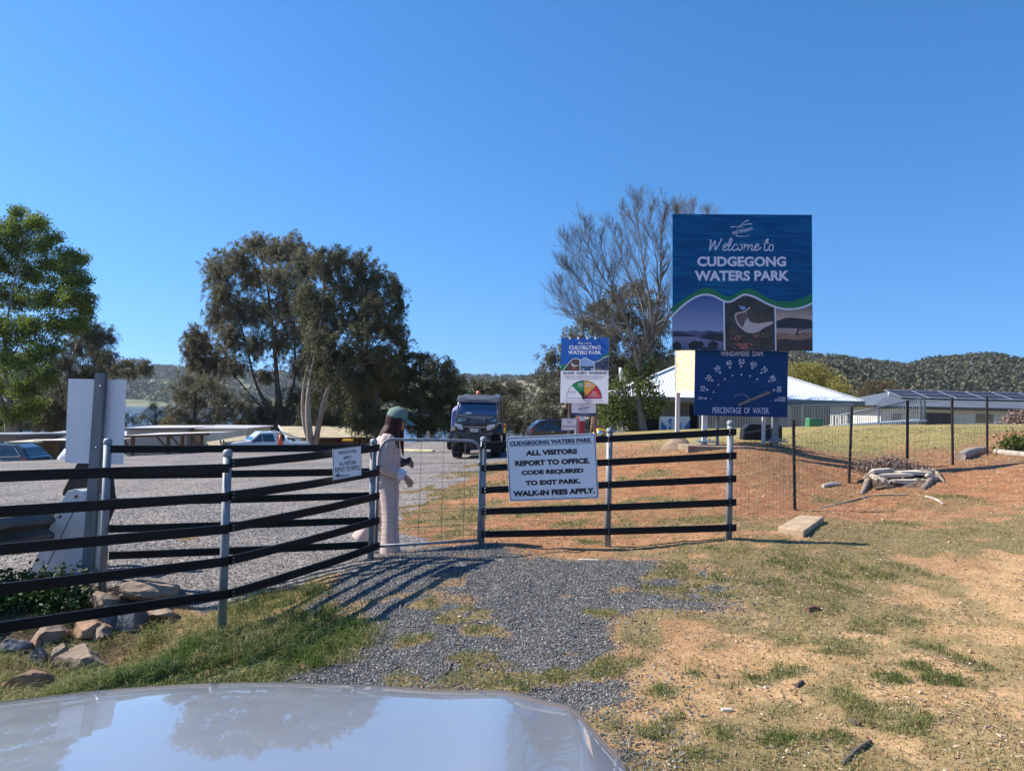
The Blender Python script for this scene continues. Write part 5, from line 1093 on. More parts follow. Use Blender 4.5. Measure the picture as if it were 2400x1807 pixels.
wood('far_wood', 'tree cover on the hills across the lake', Al, 3400, 11, wood_leaf2, .90, dens=lambda s, t: float(np.clip((fbm(np.array([s*26]), np.array([t*9]), 1, 3, 44)[0]-.30)*5, .15, 1)) if t < .62 else 1.0, m=60)
As = hill_mesh('hill', 'low grassy spit on the far lake shore', [(-200, 932), (250, 934), (300, 935), (340, 937), (372, 941), (392, 946)], 900, 1000, -9.2, pasture, rough=.2, seed=22, n=30, depth=6)
wood('far_wood', 'dark trees along the far shore', As, 150, 6, wood_leaf2, .95, dens=lambda s, t: 1.0 if t > .55 else .1, m=30)
# ------------------------------------------------------------------ buildings
def quadpart(name, pts, m, parent, t=.0):
    b = MB(); b.add(pts, [tuple(range(len(pts)))]); return b.build(name, m, parent, world=True)
def hipped(root, x0, x1, y0, y1, ze, rx0, rx1, ry, zr, m, name='roof', th=.05):
    """hip roof from eave rectangle to ridge; ribs run down the slope"""
    b = MB(); e = [(x0, y0, ze), (x1, y0, ze), (x1, y1, ze), (x0, y1, ze)]; r = [(rx0, ry, zr), (rx1, ry, zr)]
    b.add(e+r, [(0, 1, 5, 4), (1, 2, 5), (2, 3, 4, 5), (3, 0, 4)])
    b.add([(x, y, z-th) for x, y, z in e], [(3, 2, 1, 0)]); b.add([*e, *[(x, y, z-th) for x, y, z in e]], [(0, 4, 5, 1), (1, 5, 6, 2), (2, 6, 7, 3), (3, 7, 4, 0)])
    return b.build(name, m, root, world=True)
white_roof = corr('white_roof', (.80, .81, .82), .20, 'X', .38, strength=.25)
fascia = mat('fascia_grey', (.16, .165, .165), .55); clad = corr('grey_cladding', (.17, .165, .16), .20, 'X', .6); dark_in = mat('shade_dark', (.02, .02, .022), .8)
pale_post = mat('pale_post', (.52, .50, .46), .6)
# kiosk
Y = 42; xa = P(1425, 928, Y)[0]; xb = P(2026, 938, Y)[0]; ze = (P(1425, 929, Y)[2]+P(2026, 938, Y)[2])/2
gz = .1
kio = thing('amenities_building', 'low building with a white corrugated hipped roof behind the welcome sign', 'building', ((xa+xb)/2, 46, gz))
hipped(kio, xa, xb, Y, Y+8, ze, P(1612, 850, 46)[0], P(1738, 850, 46)[0], 46, P(1675, 848, 46)[2], white_roof)
m = MB(); r0 = P(1612, 850, 46); zr = P(1675, 848, 46)[2]
for a, b in (((xa, Y, ze), (r0[0], 46, zr)), ((xb, Y, ze), (P(1738, 850, 46)[0], 46, zr)), ((r0[0], 46, zr), (P(1738, 850, 46)[0], 46, zr))): m.beam((a[0], a[1], a[2]+.03), (b[0], b[1], b[2]+.03), .22, .05)
m.build('ridge_capping', mat('cap_white', (.72, .73, .74), .4), kio, world=True)
m = MB(); m.box(((xa+xb)/2, Y-.04, ze-.14), (xb-xa, .1, .24)); m.box((xa+.06, Y+4, ze-.14), (.1, 7.9, .24)); m.box((xb-.06, Y+4, ze-.14), (.1, 7.9, .24)); m.build('gutter', fascia, kio, world=True)
m = MB(); m.box(((xa+xb)/2, Y+.55, ze-.31), (xb-xa-.6, .12, .08)); m.build('beam', fascia, kio, world=True)
m = MB(); m.box(((xa+xb)/2+.2, Y+4.5, (ze+gz)/2-.1), (xb-xa-2.6, 4.6, ze-gz-.1)); m.build('wall', clad, kio, world=True)
for u in (1428, 1462, 1655, 1850, 1880, 1990):
    x = P(u, 950, Y+.5)[0]; z = hz(x, Y+.5); m = MB(); m.box((x, Y+.5, (ze-.3+z-.2)/2), (.13, .13, ze-.3-z+.2)); m.build('veranda_post', pale_post, kio, world=True)
yw = Y+2.2-.012
def wallrect(name, u0, u1, v0, v1, m_, yy=yw, th=.03):
    a = P(u0, v0, yy); b = P(u1, v1, yy); o = MB(); o.box(((a[0]+b[0])/2, yy-th/2, (a[2]+b[2])/2), (abs(b[0]-a[0]), th, abs(a[2]-b[2]))); return o.build(name, m_, kio, world=True)
lou = mat('louvre_slats', (.36, .33, .28), .6)
w = wallrect('louvre_window', 1553, 1614, 943, 976, mat('louvre_frame', (.45, .43, .38), .6))
for k in range(9):
    v = 946+k*3.4; a = P(1555, v, yw-.07); b = P(1612, v, yw-.07); o = MB(); o.beam(a, b, .07, .05, up=(0, .5, 1)); o.build('slat', lou, kio, world=True)
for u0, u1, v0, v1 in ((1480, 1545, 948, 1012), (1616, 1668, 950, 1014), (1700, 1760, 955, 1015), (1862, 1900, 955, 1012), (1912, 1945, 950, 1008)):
    wallrect('opening_shade', u0, u1, v0, v1, dark_in)  # dark panels on the wall: shade inside the doorways put in as colour
ice = thing('ice_chest', 'white and blue ice chest under the roof beside the plywood board post', 'freezer', P(1585, 1015, 42.6))
def icer(name, pts, m_, yy, th=.02):
    f = [V3(P(u, v, yy)) for u, v in pts]; n = len(f); o = MB(); bk = [p+Vector((0, th, 0)) for p in f]
    a = sum(pts[i][0]*pts[(i+1) % n][1]-pts[(i+1) % n][0]*pts[i][1] for i in range(n)); idx = list(range(n)) if a < 0 else list(range(n))[::-1]
    o.add(f+bk, [tuple(idx[::1]), tuple(range(n, 2*n))]+[(i, (i+1) % n, n+(i+1) % n, n+i) for i in range(n)]); return o.build(name, m_, ice, world=True)
icer('cabinet', [(1551, 976), (1617, 976), (1617, 1016), (1549, 1016)], mat('ice_white', (.62, .68, .76), .4), 42.6, .7)
icb = mat('ice_blue', (.04, .16, .45), .4)
icer('blue_panel', [(1550, 986), (1562, 1000), (1560, 1015), (1549, 1015)], icb, 42.585, .006); icer('blue_panel', [(1617, 984), (1606, 1000), (1600, 1015), (1617, 1015)], icb, 42.585, .006)
icer('figure_print', [(1566, 984), (1572, 980), (1576, 985), (1571, 990), (1577, 994), (1572, 996), (1567, 991)], icb, 42.583, .004)
icer('figure_print', [(1568, 999), (1573, 999), (1573, 1009), (1568, 1009)], icb, 42.583, .004); icer('letter_print', [(1590, 992), (1598, 992), (1598, 995), (1594, 995), (1594, 998), (1597, 998), (1597, 1000), (1594, 1000), (1594, 1003), (1598, 1003), (1598, 1006), (1590, 1006)], icb, 42.583, .004)
# picket fence and the ramp balustrade in front of it
pool = thing('picket_fence', 'fine grey steel picket fence along the front of the white-roofed building', 'fence', P(1720, 1010, 41))
pm_ = mat('picket_grey', (.34, .34, .335), .5, .3)
a = V3(P(1640, 957, 41)); b = V3(P(1998, 946, 41)); za = hz(a.x, 41); zb_ = hz(b.x, 41)
m = MB(); N = 96
for k in range(N+1):
    p = a.lerp(b, k/N); z = za+(zb_-za)*k/N; m.beam((p.x, p.y, z-.1), p, .035, .035, up=(0, 1, 0))
m.build('pickets', pm_, pool, world=True); m = MB(); m.beam(a, b, .05, .05); m.beam((a.x, 41, za+.15), (b.x, 41, zb_+.15), .04, .04); m.build('rails', pm_, pool, world=True)
ramp = thing('ramp', 'galvanised access ramp with tall balustrade between the white and the solar roof', 'ramp', P(2050, 1000, 39))
m = MB(); A = V3(P(1953, 998, 39)); B = V3(P(2158, 985, 39)); m.beam(A, B, 1.2, .08); m.build('deck', mat('deck_grey', (.50, .54, .58), .5, .2), ramp, world=True)
m = MB(); t0 = V3(P(1955, 974, 39)); t1 = V3(P(2160, 931, 39)); N = 40
for k in range(N+1):
    p = t0.lerp(t1, k/N); m.tube([Vector((p.x, 38.6, p.z)), Vector((p.x, 38.6, min(A.z, B.z)-.1))], .016, 4)
m.build('balusters', pm_, ramp, world=True)
m = MB(); m.tube([(t0.x, 38.6, t0.z), (t1.x, 38.6, t1.z)], .035, 6); m.build('handrail', galv, ramp, world=True)
for u, vt in ((1955, 974), (2060, 952), (2158, 930), (2166, 930)):
    p = V3(P(u, vt, 38.6)); m = MB(); m.box((p.x, 38.6, (p.z+A.z)/2-.2), (.07, .07, p.z-A.z+.4)); m.build('ramp_post', galv, ramp, world=True)
# green service box
gb = P(1908, 1016, 24); z = hz(gb[0], 24); o = MB(); o.prism([(-.23, 0), (.23, 0), (.22, .26), (.16, .30), (-.22, .30)], Matrix.Translation((gb[0], 24.2, z-.02)) @ Matrix.Rotation(R(90), 4, 'X'), .36)
q = o.build('service_box', mat('box_green', (.05, .20, .09), .5, var=.1, scale=4), bevel=.02); tag(q, 'small green service box standing on the lawn', 'box')
# solar-roofed building
Y = 52; so = thing('solar_building', 'pale building with dark grey roof carrying a row of solar panels', 'building', (32, 55, .3))
dk_roof = corr('dark_roof', (.13, .14, .155), .19, 'X', .45); pale_w = corr('pale_wall', (.60, .585, .55), .17, 'X', .6)
el = V3(P(2046, 951, Y)); er = V3(P(2900, 963, Y)); rl = V3(P(2092, 918, Y+5)); rr_ = V3(P(2900, 930, Y+5)); ez = (el.z+P(2400, 957, Y)[2])/2; rz = (rl.z+P(2400, 922, Y+5)[2])/2
ex0, ex1 = el.x, el.x+18; rx0 = rl.x; b = MB()
b.add([(ex0, Y, ez), (ex1, Y, ez), (ex1, Y+5, rz), (rx0, Y+5, rz), (ex0, Y+10, ez), (ex1, Y+10, ez)], [(0, 1, 2, 3), (3, 2, 5, 4), (0, 3, 4)]); b.build('roof', dk_roof, so, world=True)
m = MB(); m.box(((ex0+ex1)/2, Y-.03, ez-.1), (ex1-ex0, .1, .2)); m.build('gutter', mat('gutter_dark', (.05, .05, .055), .5), so, world=True)
m = MB(); m.box(((ex0+ex1)/2+.3, Y+5, (ez-.1+.0)/2-.3), (ex1-ex0-1, 9, ez+.5)); m.build('wall', pale_w, so, world=True)
def sw(name, u0, u1, v0, v1, m_, yy=Y+.47):
    a = P(u0, v0, yy); b2 = P(u1, v1, yy); o = MB(); o.box(((a[0]+b2[0])/2, yy, (a[2]+b2[2])/2), (b2[0]-a[0], .04, a[2]-b2[2])); return o.build(name, m_, so, world=True)
sw('roller_door', 2163, 2231, 967, 1001, corr('door_dark', (.05, .05, .055), .2, 'Z', .5)); gw = glass('window_dark', (.06, .07, .08))
for u0, u1 in ((2288, 2327), (2368, 2396), (2092, 2112)): sw('window', u0, u1, 970, 991, gw)
pan = mat('solar_cell', (.014, .017, .034), .5, .0, spec=.12); pfr = mat('panel_frame', (.55, .57, .60), .4, .6)
sl = Vector((0, 5, rz-ez)).normalized(); nrm = Vector((0, -(rz-ez), 5)).normalized(); px0 = P(2103, 935, Y+2.9)[0]; pwid = 1.92
for k in range(8):
    M = Matrix(((1, sl.x, nrm.x, px0+k*(pwid+.14)), (0, sl.y, nrm.y, Y+2.3), (0, sl.z, nrm.z, ez+(rz-ez)*.46+.12), (0, 0, 0, 1)))
    o = MB(); o.box((pwid/2, 1.25, .0), (pwid+.10, 2.6, .04), M=M @ Matrix.Translation((pwid/2, 1.25, 0))); f = o.build('solar_panel', pfr, so, world=True)
    o = MB()
    for i in range(6):
        for j in range(2): o.box((0, 0, 0), (pwid/6-.05, 1.13, .01), M=M @ Matrix.Translation((pwid/12+i*pwid/6, .63+j*1.24, .024)))
    o.build('cells', pan, f, world=True)
m = MB(); p = P(2083, 930, Y+3); m.tube([p, p+np.array([0, 0, .35])], .06, 8); m.build('vent_pipe', mat('vent_pale', (.6, .6, .6), .5), so, world=True)

# low roofs down the slope on the other side
tin_w = corr('tin_pale', (.60, .55, .52), .15, 'X', .5, strength=0); tin_l = corr('tin_lilac', (.50, .49, .53), .2, 'X', .5, strength=0); cream = mat('cream_wall', (.70, .62, .46), .7, var=.06, scale=1.5); timber = mat('brown_timber', (.13, .06, .032), .8, var=.3, scale=6)
def shed(name, label, Y0, Y1, uL, uR, vf, vb, wall_m, roof_m, th=.10, posts=None, wall=True, over=.25, group=None, skew=0.0):
    """simple skillion: front edge at vf (photo row) and back edge at vb"""
    a = V3(P(uL, vf[0], Y0+skew)); b = V3(P(uR, vf[1], Y0)); c = V3(P(uR, vb[1], Y1)); d = V3(P(uL, vb[0], Y1+skew)); c.x = b.x+(c.x-b.x)*.3; d.x = a.x+(d.x-a.x)*.3
    t = thing(name, label, 'shed' if wall else 'carport', ((a.x+b.x)/2, (Y0+Y1)/2, hz((a.x+b.x)/2, Y0)), 0, group)
    o = MB(); vs = [a, b, c, d]; lo = [p-Vector((0, 0, th)) for p in vs]
    o.add(vs+lo, [(0, 1, 2, 3), (7, 6, 5, 4), (0, 4, 5, 1), (1, 5, 6, 2), (2, 6, 7, 3), (3, 7, 4, 0)]); o.build('roof', roof_m, t, world=True)
    o = MB(); o.beam(a+Vector((0, -.03, -th*.7)), b+Vector((0, -.03, -th*.7)), .05, th*1.3); o.build('fascia', timber if not wall else fascia, t, world=True)
    g = min(hz(a.x, Y0), hz(b.x, Y0))-.3
    if wall:
        o = MB(); w0 = [(a.x+over, Y0+over+skew), (b.x-over, Y0+over), (c.x-over, Y1-.1), (d.x+over, Y1-.1+skew)]; tz = [a.z-th-.01, b.z-th-.01, c.z-th-.01, d.z-th-.01]
        o.add([(x, y, g) for x, y in w0]+[(x, y, z) for (x, y), z in zip(w0, tz)], [(0, 1, 5, 4), (1, 2, 6, 5), (2, 3, 7, 6), (3, 0, 4, 7)]); o.build('wall', wall_m, t, world=True)
    for u in posts or ():
        p = P(u, 1020, Y0+.3); zt = a.z+(b.z-a.z)*((p[0]-a.x)/(b.x-a.x))-th; o = MB(); o.box((p[0], Y0+.3, (zt+g)/2), (.16, .16, zt-g)); o.build('carport_post', timber, t, world=True)
        o = MB(); o.beam((p[0], Y0+.3, zt-.8), (p[0]-.7, Y0+.3, zt-.05), .08, .08); o.build('brace', timber, t, world=True)
    return t
G_R = 'low roofs beyond the car park'
ga = shed('garage', 'cream garage with wide sliding doors and a flat tin roof', 50, 58, 440, 583, (1003, 1003), (994, 996), cream, tin_l, group=G_R, skew=3.4)
gA = V3(P(440, 1020, 53.4)); gB = V3(P(583, 1020, 50)); gn = Vector((gB.y-gA.y, -(gB.x-gA.x), 0)).normalized(); gA = gA+Vector((.25, .25, 0))+gn*.03; gB = gB+Vector((-.25, .25, 0))+gn*.03
def on_garage(name, u0, u1, v0, v1, m_):
    ya = on_line(u0, gA, gB); yb = on_line(u1, gA, gB); o = MB(); o.add([P(u0, v1, ya), P(u1, v1, yb), P(u1, v0, yb), P(u0, v0, ya)], [(0, 1, 2, 3)]); return o.build(name, m_, ga, world=True)
for u0, u1 in ((452, 476), (480, 533)): on_garage('sliding_door', u0, u1, 1008, 1046, mat('door_cream', (.64, .60, .49), .65, var=.05, scale=1))
on_garage('downpipe', 537, 541, 1005, 1046, timber)
shed('shed', 'pale flat-roofed shed next to the cream garage', 52, 60, 285, 442, (1003, 1002), (995, 995), mat('shed_grey', (.42, .39, .35), .8), tin_w, group=G_R)
shed('carport', 'open carport of brown timber posts under a pale pink tin roof', 43, 50, 288, 492, (1021, 1014), (1012, 1009), cream, tin_w, posts=(312, 395, 428, 473), wall=False, group=G_R)
shed('shed', 'wide shed with a lilac-grey ribbed roof behind the blank sign', 52, 62, 20, 300, (1024, 1022), (1007, 1009), mat('shed_dark', (.22, .20, .17), .8), tin_l, group=G_R)
shed('carport', 'cream edged carport roof beside the blank sign with shade beneath', 43, 49, 80, 262, (1032, 1031), (1023, 1021), cream, mat('roof_cream', (.60, .56, .50), .6), posts=(92, 180, 255), wall=False, group=G_R)
shed('shed', 'small cream corrugated lean-to roof behind the dark grey car', 42, 46, 8, 84, (1036, 1035), (1028, 1027), mat('shed_dark', (.22, .20, .17), .8), corr('tin_cream', (.60, .52, .40), .25, 'X', .6, strength=0), group=G_R)
shed('shed', 'grey shed roof end at the picture edge with a white fascia', 46, 56, -150, 42, (1016, 1017), (1010, 1010), mat('shed_dark', (.22, .20, .17), .8), mat('roof_slate', (.34, .35, .38), .6), group=G_R)
# brown-roofed house
Y = 63; bh = thing('house', 'low brown brick house with a weathered tan ribbed roof between the gum trunks', 'house', (P(760, 1040, Y)[0], Y+3, -4))
a = V3(P(676, 1026, Y)); b = V3(P(872, 1024, Y)); r0 = V3(P(655, 999, Y+5)); r1 = V3(P(862, 999, Y+5)); r0.x = P(655, 999, Y+5)[0]
o = MB(); o.add([a, b, r1, r0, r0+Vector((1.2, 5, a.z-r0.z)), r1+Vector((0, 5, a.z-r0.z))], [(0, 1, 2, 3), (3, 2, 5, 4), (0, 3, 4), (1, 5, 2)]); o.build('roof', corr('tan_roof', (.40, .335, .225), .22, 'X', .7, var=.25, strength=.12), bh, world=True)
o = MB(); o.beam(a+Vector((0, -.04, -.08)), b+Vector((0, -.04, -.08)), .1, .16); o.build('gutter', timber, bh, world=True)
o = MB(); o.beam(a+Vector((-.05, -.06, .0)), r0+Vector((-.05, -.06, .02)), .12, .16); o.build('barge_board', mat('barge_white', (.62, .62, .60), .5), bh, world=True)
o = MB(); o.box(((a.x+b.x)/2+.3, Y+4.2, (a.z-.1-3.6)/2), (b.x-a.x-1, 7.4, a.z+3.4)); o.build('wall', mat('brown_brick', (.10, .055, .04), .9, var=.3, scale=8), bh, world=True)
for u in (735, 800, 835):
    p = P(u, 1030, Y); o = MB(); o.box((p[0], Y+.3, a.z-1.6), (.14, .14, 3.0)); o.build('veranda_post', timber, bh, world=True)
# lamp post, bollard, kerb, bin, cone and small things in the yard
p = P(1455, 862, 41); z = hz(p[0], 41); lp = thing('lamp_post', 'slim pale pole with a white lamp head over the algae sign', 'lamp post', (p[0], 41, z))
m = MB(); m.tube([(p[0], 41, z-.1), (p[0], 41, p[2]-.4)], .05, 8); m.build('pole', steel_w, lp, world=True); m = MB(); m.tube([(p[0], 41, p[2]-.42), (p[0], 41, p[2])], .10, 8); m.build('lamp_head', mat('lamp_white', (.75, .75, .74), .4), lp, world=True)
by = P(1180, 1045, 25); z = hz(by[0], 25); t = thing('bollard', 'yellow bollard beside the parked buggy', 'bollard', (by[0], 25, z)); zt = P(1181, 994, 25)[2]
yel = mat('safety_yellow', (.70, .36, .02), .5); m = MB(); m.tube([(by[0], 25, z-.1), (by[0]+.02, 25, zt-.1)], .07, 10); m.build('post', yel, t, world=True); m = MB(); m.lathe([(.075, -.1), (.075, -.03), (.04, .0), (0, .01)], 10, Matrix.Translation((by[0]+.02, 25, zt))); m.build('cap', mat('bollard_orange', (.7, .16, .02), .5), t, world=True)
a = P(932, 1049, 27); b = P(1017, 1057, 26); o = MB(); o.beam((a[0], a[1], hz(a[0], a[1])+.03), (b[0], b[1], hz(b[0], b[1])+.03), .14, .09); q = o.build('wheel_stop', mat('kerb_yellow', (.62, .53, .27), .7, var=.25, scale=6), bevel=.03); tag(q, 'yellow painted wheel stop lying across the parking bay', 'wheel stop')
p = P(656, 1062, 34); z = hz(p[0], 34); t = thing('traffic_cone', 'orange and white traffic cone in front of the white utility', 'cone', (p[0], 34, z)); zt = P(655, 1018, 34)[2]; H = zt-z
for nm, z0, z1, m_ in (('cone_body', .02, .45, mat('cone_white', (.75, .62, .58), .5)), ('cone_top', .45, 1.0, mat('cone_orange', (.72, .10, .04), .5))):
    m = MB(); m.lathe([(.24*(1-.85*z0), H*z0), (.24*(1-.85*z1), H*z1)], 12, Matrix.Translation((p[0], 34, z))); m.build(nm, m_, t, world=True)
m = MB(); m.box((p[0], 34, z+.015), (.5, .5, .04)); m.build('foot', mat('cone_orange', (.72, .10, .04), .5), t, world=True)
p = P(815, 1050, 50); t = thing('wheelie_bin', 'wheelie bin with a yellow lid in front of the brown house', 'bin', (p[0], 50, hz(p[0], 50))); zt = P(815, 1030, 50)[2]; z = zt-1.05
m = MB(); m.loft([[Vector((p[0]+sx*w, 50+sy*w*1.1, zz)) for sx, sy in ((-1, -1), (1, -1), (1, 1), (-1, 1))] for w, zz in ((.22, z-.4), (.29, z+.95))], smooth=False); m.build('body', mat('bin_green', (.02, .03, .025), .5), t, world=True); m = MB(); m.box((p[0], 50, z+1.0), (.64, .72, .13)); m.build('lid', yel, t, world=True, bevel=.04)
# yard bits behind the algae sign
p = P(1420, 1030, 30); z = P(1412, 1004, 30)[2]-.95; t = thing('ride_on_mower', 'yellow ride-on machine with a round silver lamp behind the fence post', 'mower', (p[0], 30, z))
m = MB(); m.prism([(-.45, .1), (.5, .1), (.55, .35), (.3, .45), (.1, .75), (-.25, .8), (-.42, .6)], Matrix.Translation((p[0]-.1, 30.3, z+.15)) @ Matrix.Rotation(R(90), 4, 'X'), .6); m.build('body', yel, t, world=True, bevel=.05)
m = MB(); m.lathe([(.13, 0), (.13, .05), (.06, .08), (0, .085)], 14, Matrix.Translation((p[0]-.28, 29.68, z+.75)) @ Matrix.Rotation(R(90), 4, 'X')); m.build('lamp', mat('chrome', (.6, .65, .72), .1, .9), t, world=True)
for dx in (-.3, .35):
    m = MB(); m.lathe([(.0, -.1), (.22, -.1), (.25, -.06), (.25, .06), (.22, .1), (0, .1)], 14, Matrix.Translation((p[0]+dx, 29.75, z+.24)) @ Matrix.Rotation(R(90), 4, 'Y').to_4x4() @ Matrix.Rotation(R(0), 4, 'Z')); m.build('wheel', mat('tyre', (.015, .015, .016), .85), t, world=True)
p = P(1362, 1015, 33); z = hz(p[0], 33); zt = P(1362, 976, 33)[2]; t = thing('fuel_pump', 'red panelled fuel pump cabinet behind the no shooting plate', 'fuel pump', (p[0], 33, z)); m = MB(); m.box((p[0], 33, (z+zt)/2), (.24, .45, zt-z)); m.build('cabinet', mat('pump_red', (.42, .03, .03), .5), t, world=True, bevel=.02); m = MB(); m.box((p[0]-.2, 33.05, (z+zt)/2-.1), (.14, .4, zt-z)); m.build('side_panel', mat('pump_grey', (.3, .31, .33), .5), t, world=True); m = MB(); m.box((p[0]+.02, 32.75, z+.75), (.22, .06, .22)); m.build('hose_box', mat('ice_white', (.62, .68, .76), .4), t, world=True)
p = P(1388, 1015, 34); z = hz(p[0], 34); zt = P(1388, 975, 34)[2]; o = MB(); o.tube([(p[0], 34, z-.2), (p[0]+.05, 34, zt)], [.14, .10], 9); q = o.build('timber_pile', mat('rusty_timber', (.16, .09, .06), .85, var=.4, scale=8)); tag(q, 'rust brown timber post behind the lower algae panel', 'post')
p = P(1002, 1030, 44); z = hz(p[0], 44); t = thing('information_sign', 'small pale plate on a post before the dark she-oaks', 'sign', (p[0], 44, z)); m = MB(); a = P(1000, 1012, 44); b = P(1007, 1025, 44); m.box(((a[0]+b[0])/2, 44, (a[2]+b[2])/2), (b[0]-a[0]+.02, .02, a[2]-b[2])); m.build('plate', mat('plate_tan', (.40, .30, .22), .6), t, world=True); m = MB(); m.box((p[0], 44.03, (z+a[2])/2), (.06, .05, a[2]-z+.1)); m.build('post', steel_w, t, world=True)
# ------------------------------------------------------------------ vehicles
tyre = mat('tyre', (.015, .015, .016), .85); rimm = mat('rim_alloy', (.45, .46, .48), .3, .8); chrome = mat('chrome', (.6, .65, .72), .1, .9); gl = glass('car_glass', (.015, .018, .022))
def wheel(root, x, y, z, r, w, side):
    M = Matrix.Translation((x, y, z)) @ Matrix.Rotation(R(90), 4, 'X')
    m = MB(); m.lathe([(r*.55, -w/2), (r*.9, -w/2), (r, -w*.36), (r, w*.36), (r*.9, w/2), (r*.55, w/2)], 22, M); t = m.build('wheel', tyre, root)
    m = MB(); m.lathe([(0, -w*.46), (r*.56, -w*.46), (r*.6, -w*.3), (r*.6, w*.3), (r*.56, w*.46), (0, w*.46)], 16, M); m.build('rim', rimm, t); return t
def car(name, label, cat, loc, rz, paint, st, windows, wheels, r=.34, extras=None, group=None, W=.9, roofw=.70):
    """st: stations along x (front at +x): (x, zbottom, zbelt, zroof, width factor); side glass as (x0, x1, f0, f1)"""
    root = thing(name, label, cat, loc, rz, group); rings = []
    def ring(x):
        xs = [s[0] for s in st]; zb, zl, zr, wf = (float(np.interp(x, xs, [s[k] for s in st])) for k in (1, 2, 3, 4))
        w = W*wf; k = min(1, max(0, (zr-zl)/.55)); wr = w*(1-.02-(1-roofw/W)*k)
        return [(-w*.93, zb), (-w, zb+.18), (-w, zl-.12), (-w*.97, zl), (-wr, zr-.03*k-.005), (-wr*.8, zr+.02), (wr*.8, zr+.02), (wr, zr-.03*k-.005), (w*.97, zl), (w, zl-.12), (w, zb+.18), (w*.93, zb)]
    for s in st: rings.append([(s[0], y, z) for y, z in ring(s[0])])
    m = MB(); m.loft(rings); b = m.build('body', paint, root, bevel=0); b.data.polygons.foreach_set('use_smooth', [False]*len(b.data.polygons))
    bm = b.modifiers.new('b', 'BEVEL'); bm.width = .03; bm.segments = 2; bm.limit_method = 'ANGLE'; bm.angle_limit = R(25)
    def side(x, f, s, off=.012):
        q = ring(x); a = q[3] if s < 0 else q[8]; c = q[4] if s < 0 else q[7]
        return (x, a[0]+(c[0]-a[0])*f+s*off, a[1]+(c[1]-a[1])*f)
    for (x0, x1, x2, x3, f0, f1) in windows:   # bottom x0..x1, top x2..x3
        for s in (-1, 1):
            m = MB(); vs = [side(x0, f0, s), side(x1, f0, s), side(x3, f1, s), side(x2, f1, s)]; m.add(vs, [(0, 1, 2, 3) if s < 0 else (3, 2, 1, 0)]); m.build('side_window', gl, root)
    for x in wheels:
        for s in (-1, 1):
            wheel(root, x, s*(W-.12), r, r, .22, s)
            m = MB(); m.lathe([(r*1.14, -.01), (r*1.22, -.01), (r*1.22, .01), (r*1.14, .01)], 20, Matrix.Translation((x, s*(W+.003), r)) @ Matrix.Rotation(R(90), 4, 'X')); m.build('wheel_arch', mat('arch_black', (.03, .03, .032), .7), root)
    if extras: extras(root, ring)
    return root
def endpane(root, ring, xa, xb, fa, fb, name='windscreen', m_=None, sgn=1):
    """glass across the car between station xa (low) and xb (high)"""
    a = ring(xa); b = ring(xb); al = a[4]; ar = a[7]; bl = b[4]; br = b[7]; o = MB(); d = .02*sgn
    o.add([(xa+d, al[0]*.9, al[1]+.04), (xa+d, ar[0]*.9, ar[1]+.04), (xb+d, br[0]*.92, br[1]+.0), (xb+d, bl[0]*.92, bl[1]+.0)], [(0, 1, 2, 3)]); o.build(name, m_ or gl, root)
red_l = mat('tail_lamp', (.35, .02, .02), .15, coat=1); clr_l = mat('clear_lamp', (.55, .56, .58), .1, coat=1)
# dark grey wagon at the picture edge, tail towards the sheds
wag = [(-2.3, .45, .82, .86, .86), (-2.2, .35, .95, 1.02, .95), (-2.05, .30, 1.05, 1.12, .98), (-1.75, .28, 1.06, 1.50, 1.0), (-1.35, .28, 1.04, 1.66, 1.0), (0.2, .28, .99, 1.70, 1.0), (.7, .28, .97, 1.58, 1.0), (1.25, .28, .96, 1.06, 1.0), (2.05, .3, .88, .92, .95), (2.3, .4, .7, .74, .85)]
slate = mat('paint_slate', (.055, .065, .07), .25, .5, coat=1.0)
def wag_x(root, ring):
    endpane(root, ring, -2.02, -1.55, 0, 1, 'rear_window', sgn=-1); endpane(root, ring, 1.2, .72, 0, 1)
    for s in (-1, 1):
        o = MB(); o.add([(-2.24, s*.70, .86), (-2.12, s*.89, .86), (-1.72, s*.912, .98), (-2.02, s*.87, 1.10), (-2.18, s*.72, 1.05)], [(0, 1, 2, 3, 4) if s < 0 else (4, 3, 2, 1, 0)]); o.build('tail_lamp', red_l, root)
        o = MB(); o.beam((-1.78, s*.885, 1.12), (1.0, s*.915, .985), .02, .035); o.beam((-1.78, s*.885, 1.12), (-1.4, s*.76, 1.52), .02, .03); o.build('window_trim', chrome, root)
        o = MB(); o.beam((-1.0, s*.925, .90), (-.78, s*.925, .91), .03, .035); o.build('door_handle', chrome, root)
p = P(10, 1060, 36)
car('parked_car', 'dark slate wagon with red tail lamp at the picture edge, half sunk behind the crest', 'car', (p[0]-.4, 36, P(40, 1037, 36)[2]-1.72), R(180), slate, wag, [(-1.68, -.98, -1.38, -1.0, .1, .88), (-.92, .05, -.93, .0, .08, .9), (.12, .95, .1, .5, .08, .9)], (-1.35, 1.4), extras=wag_x)
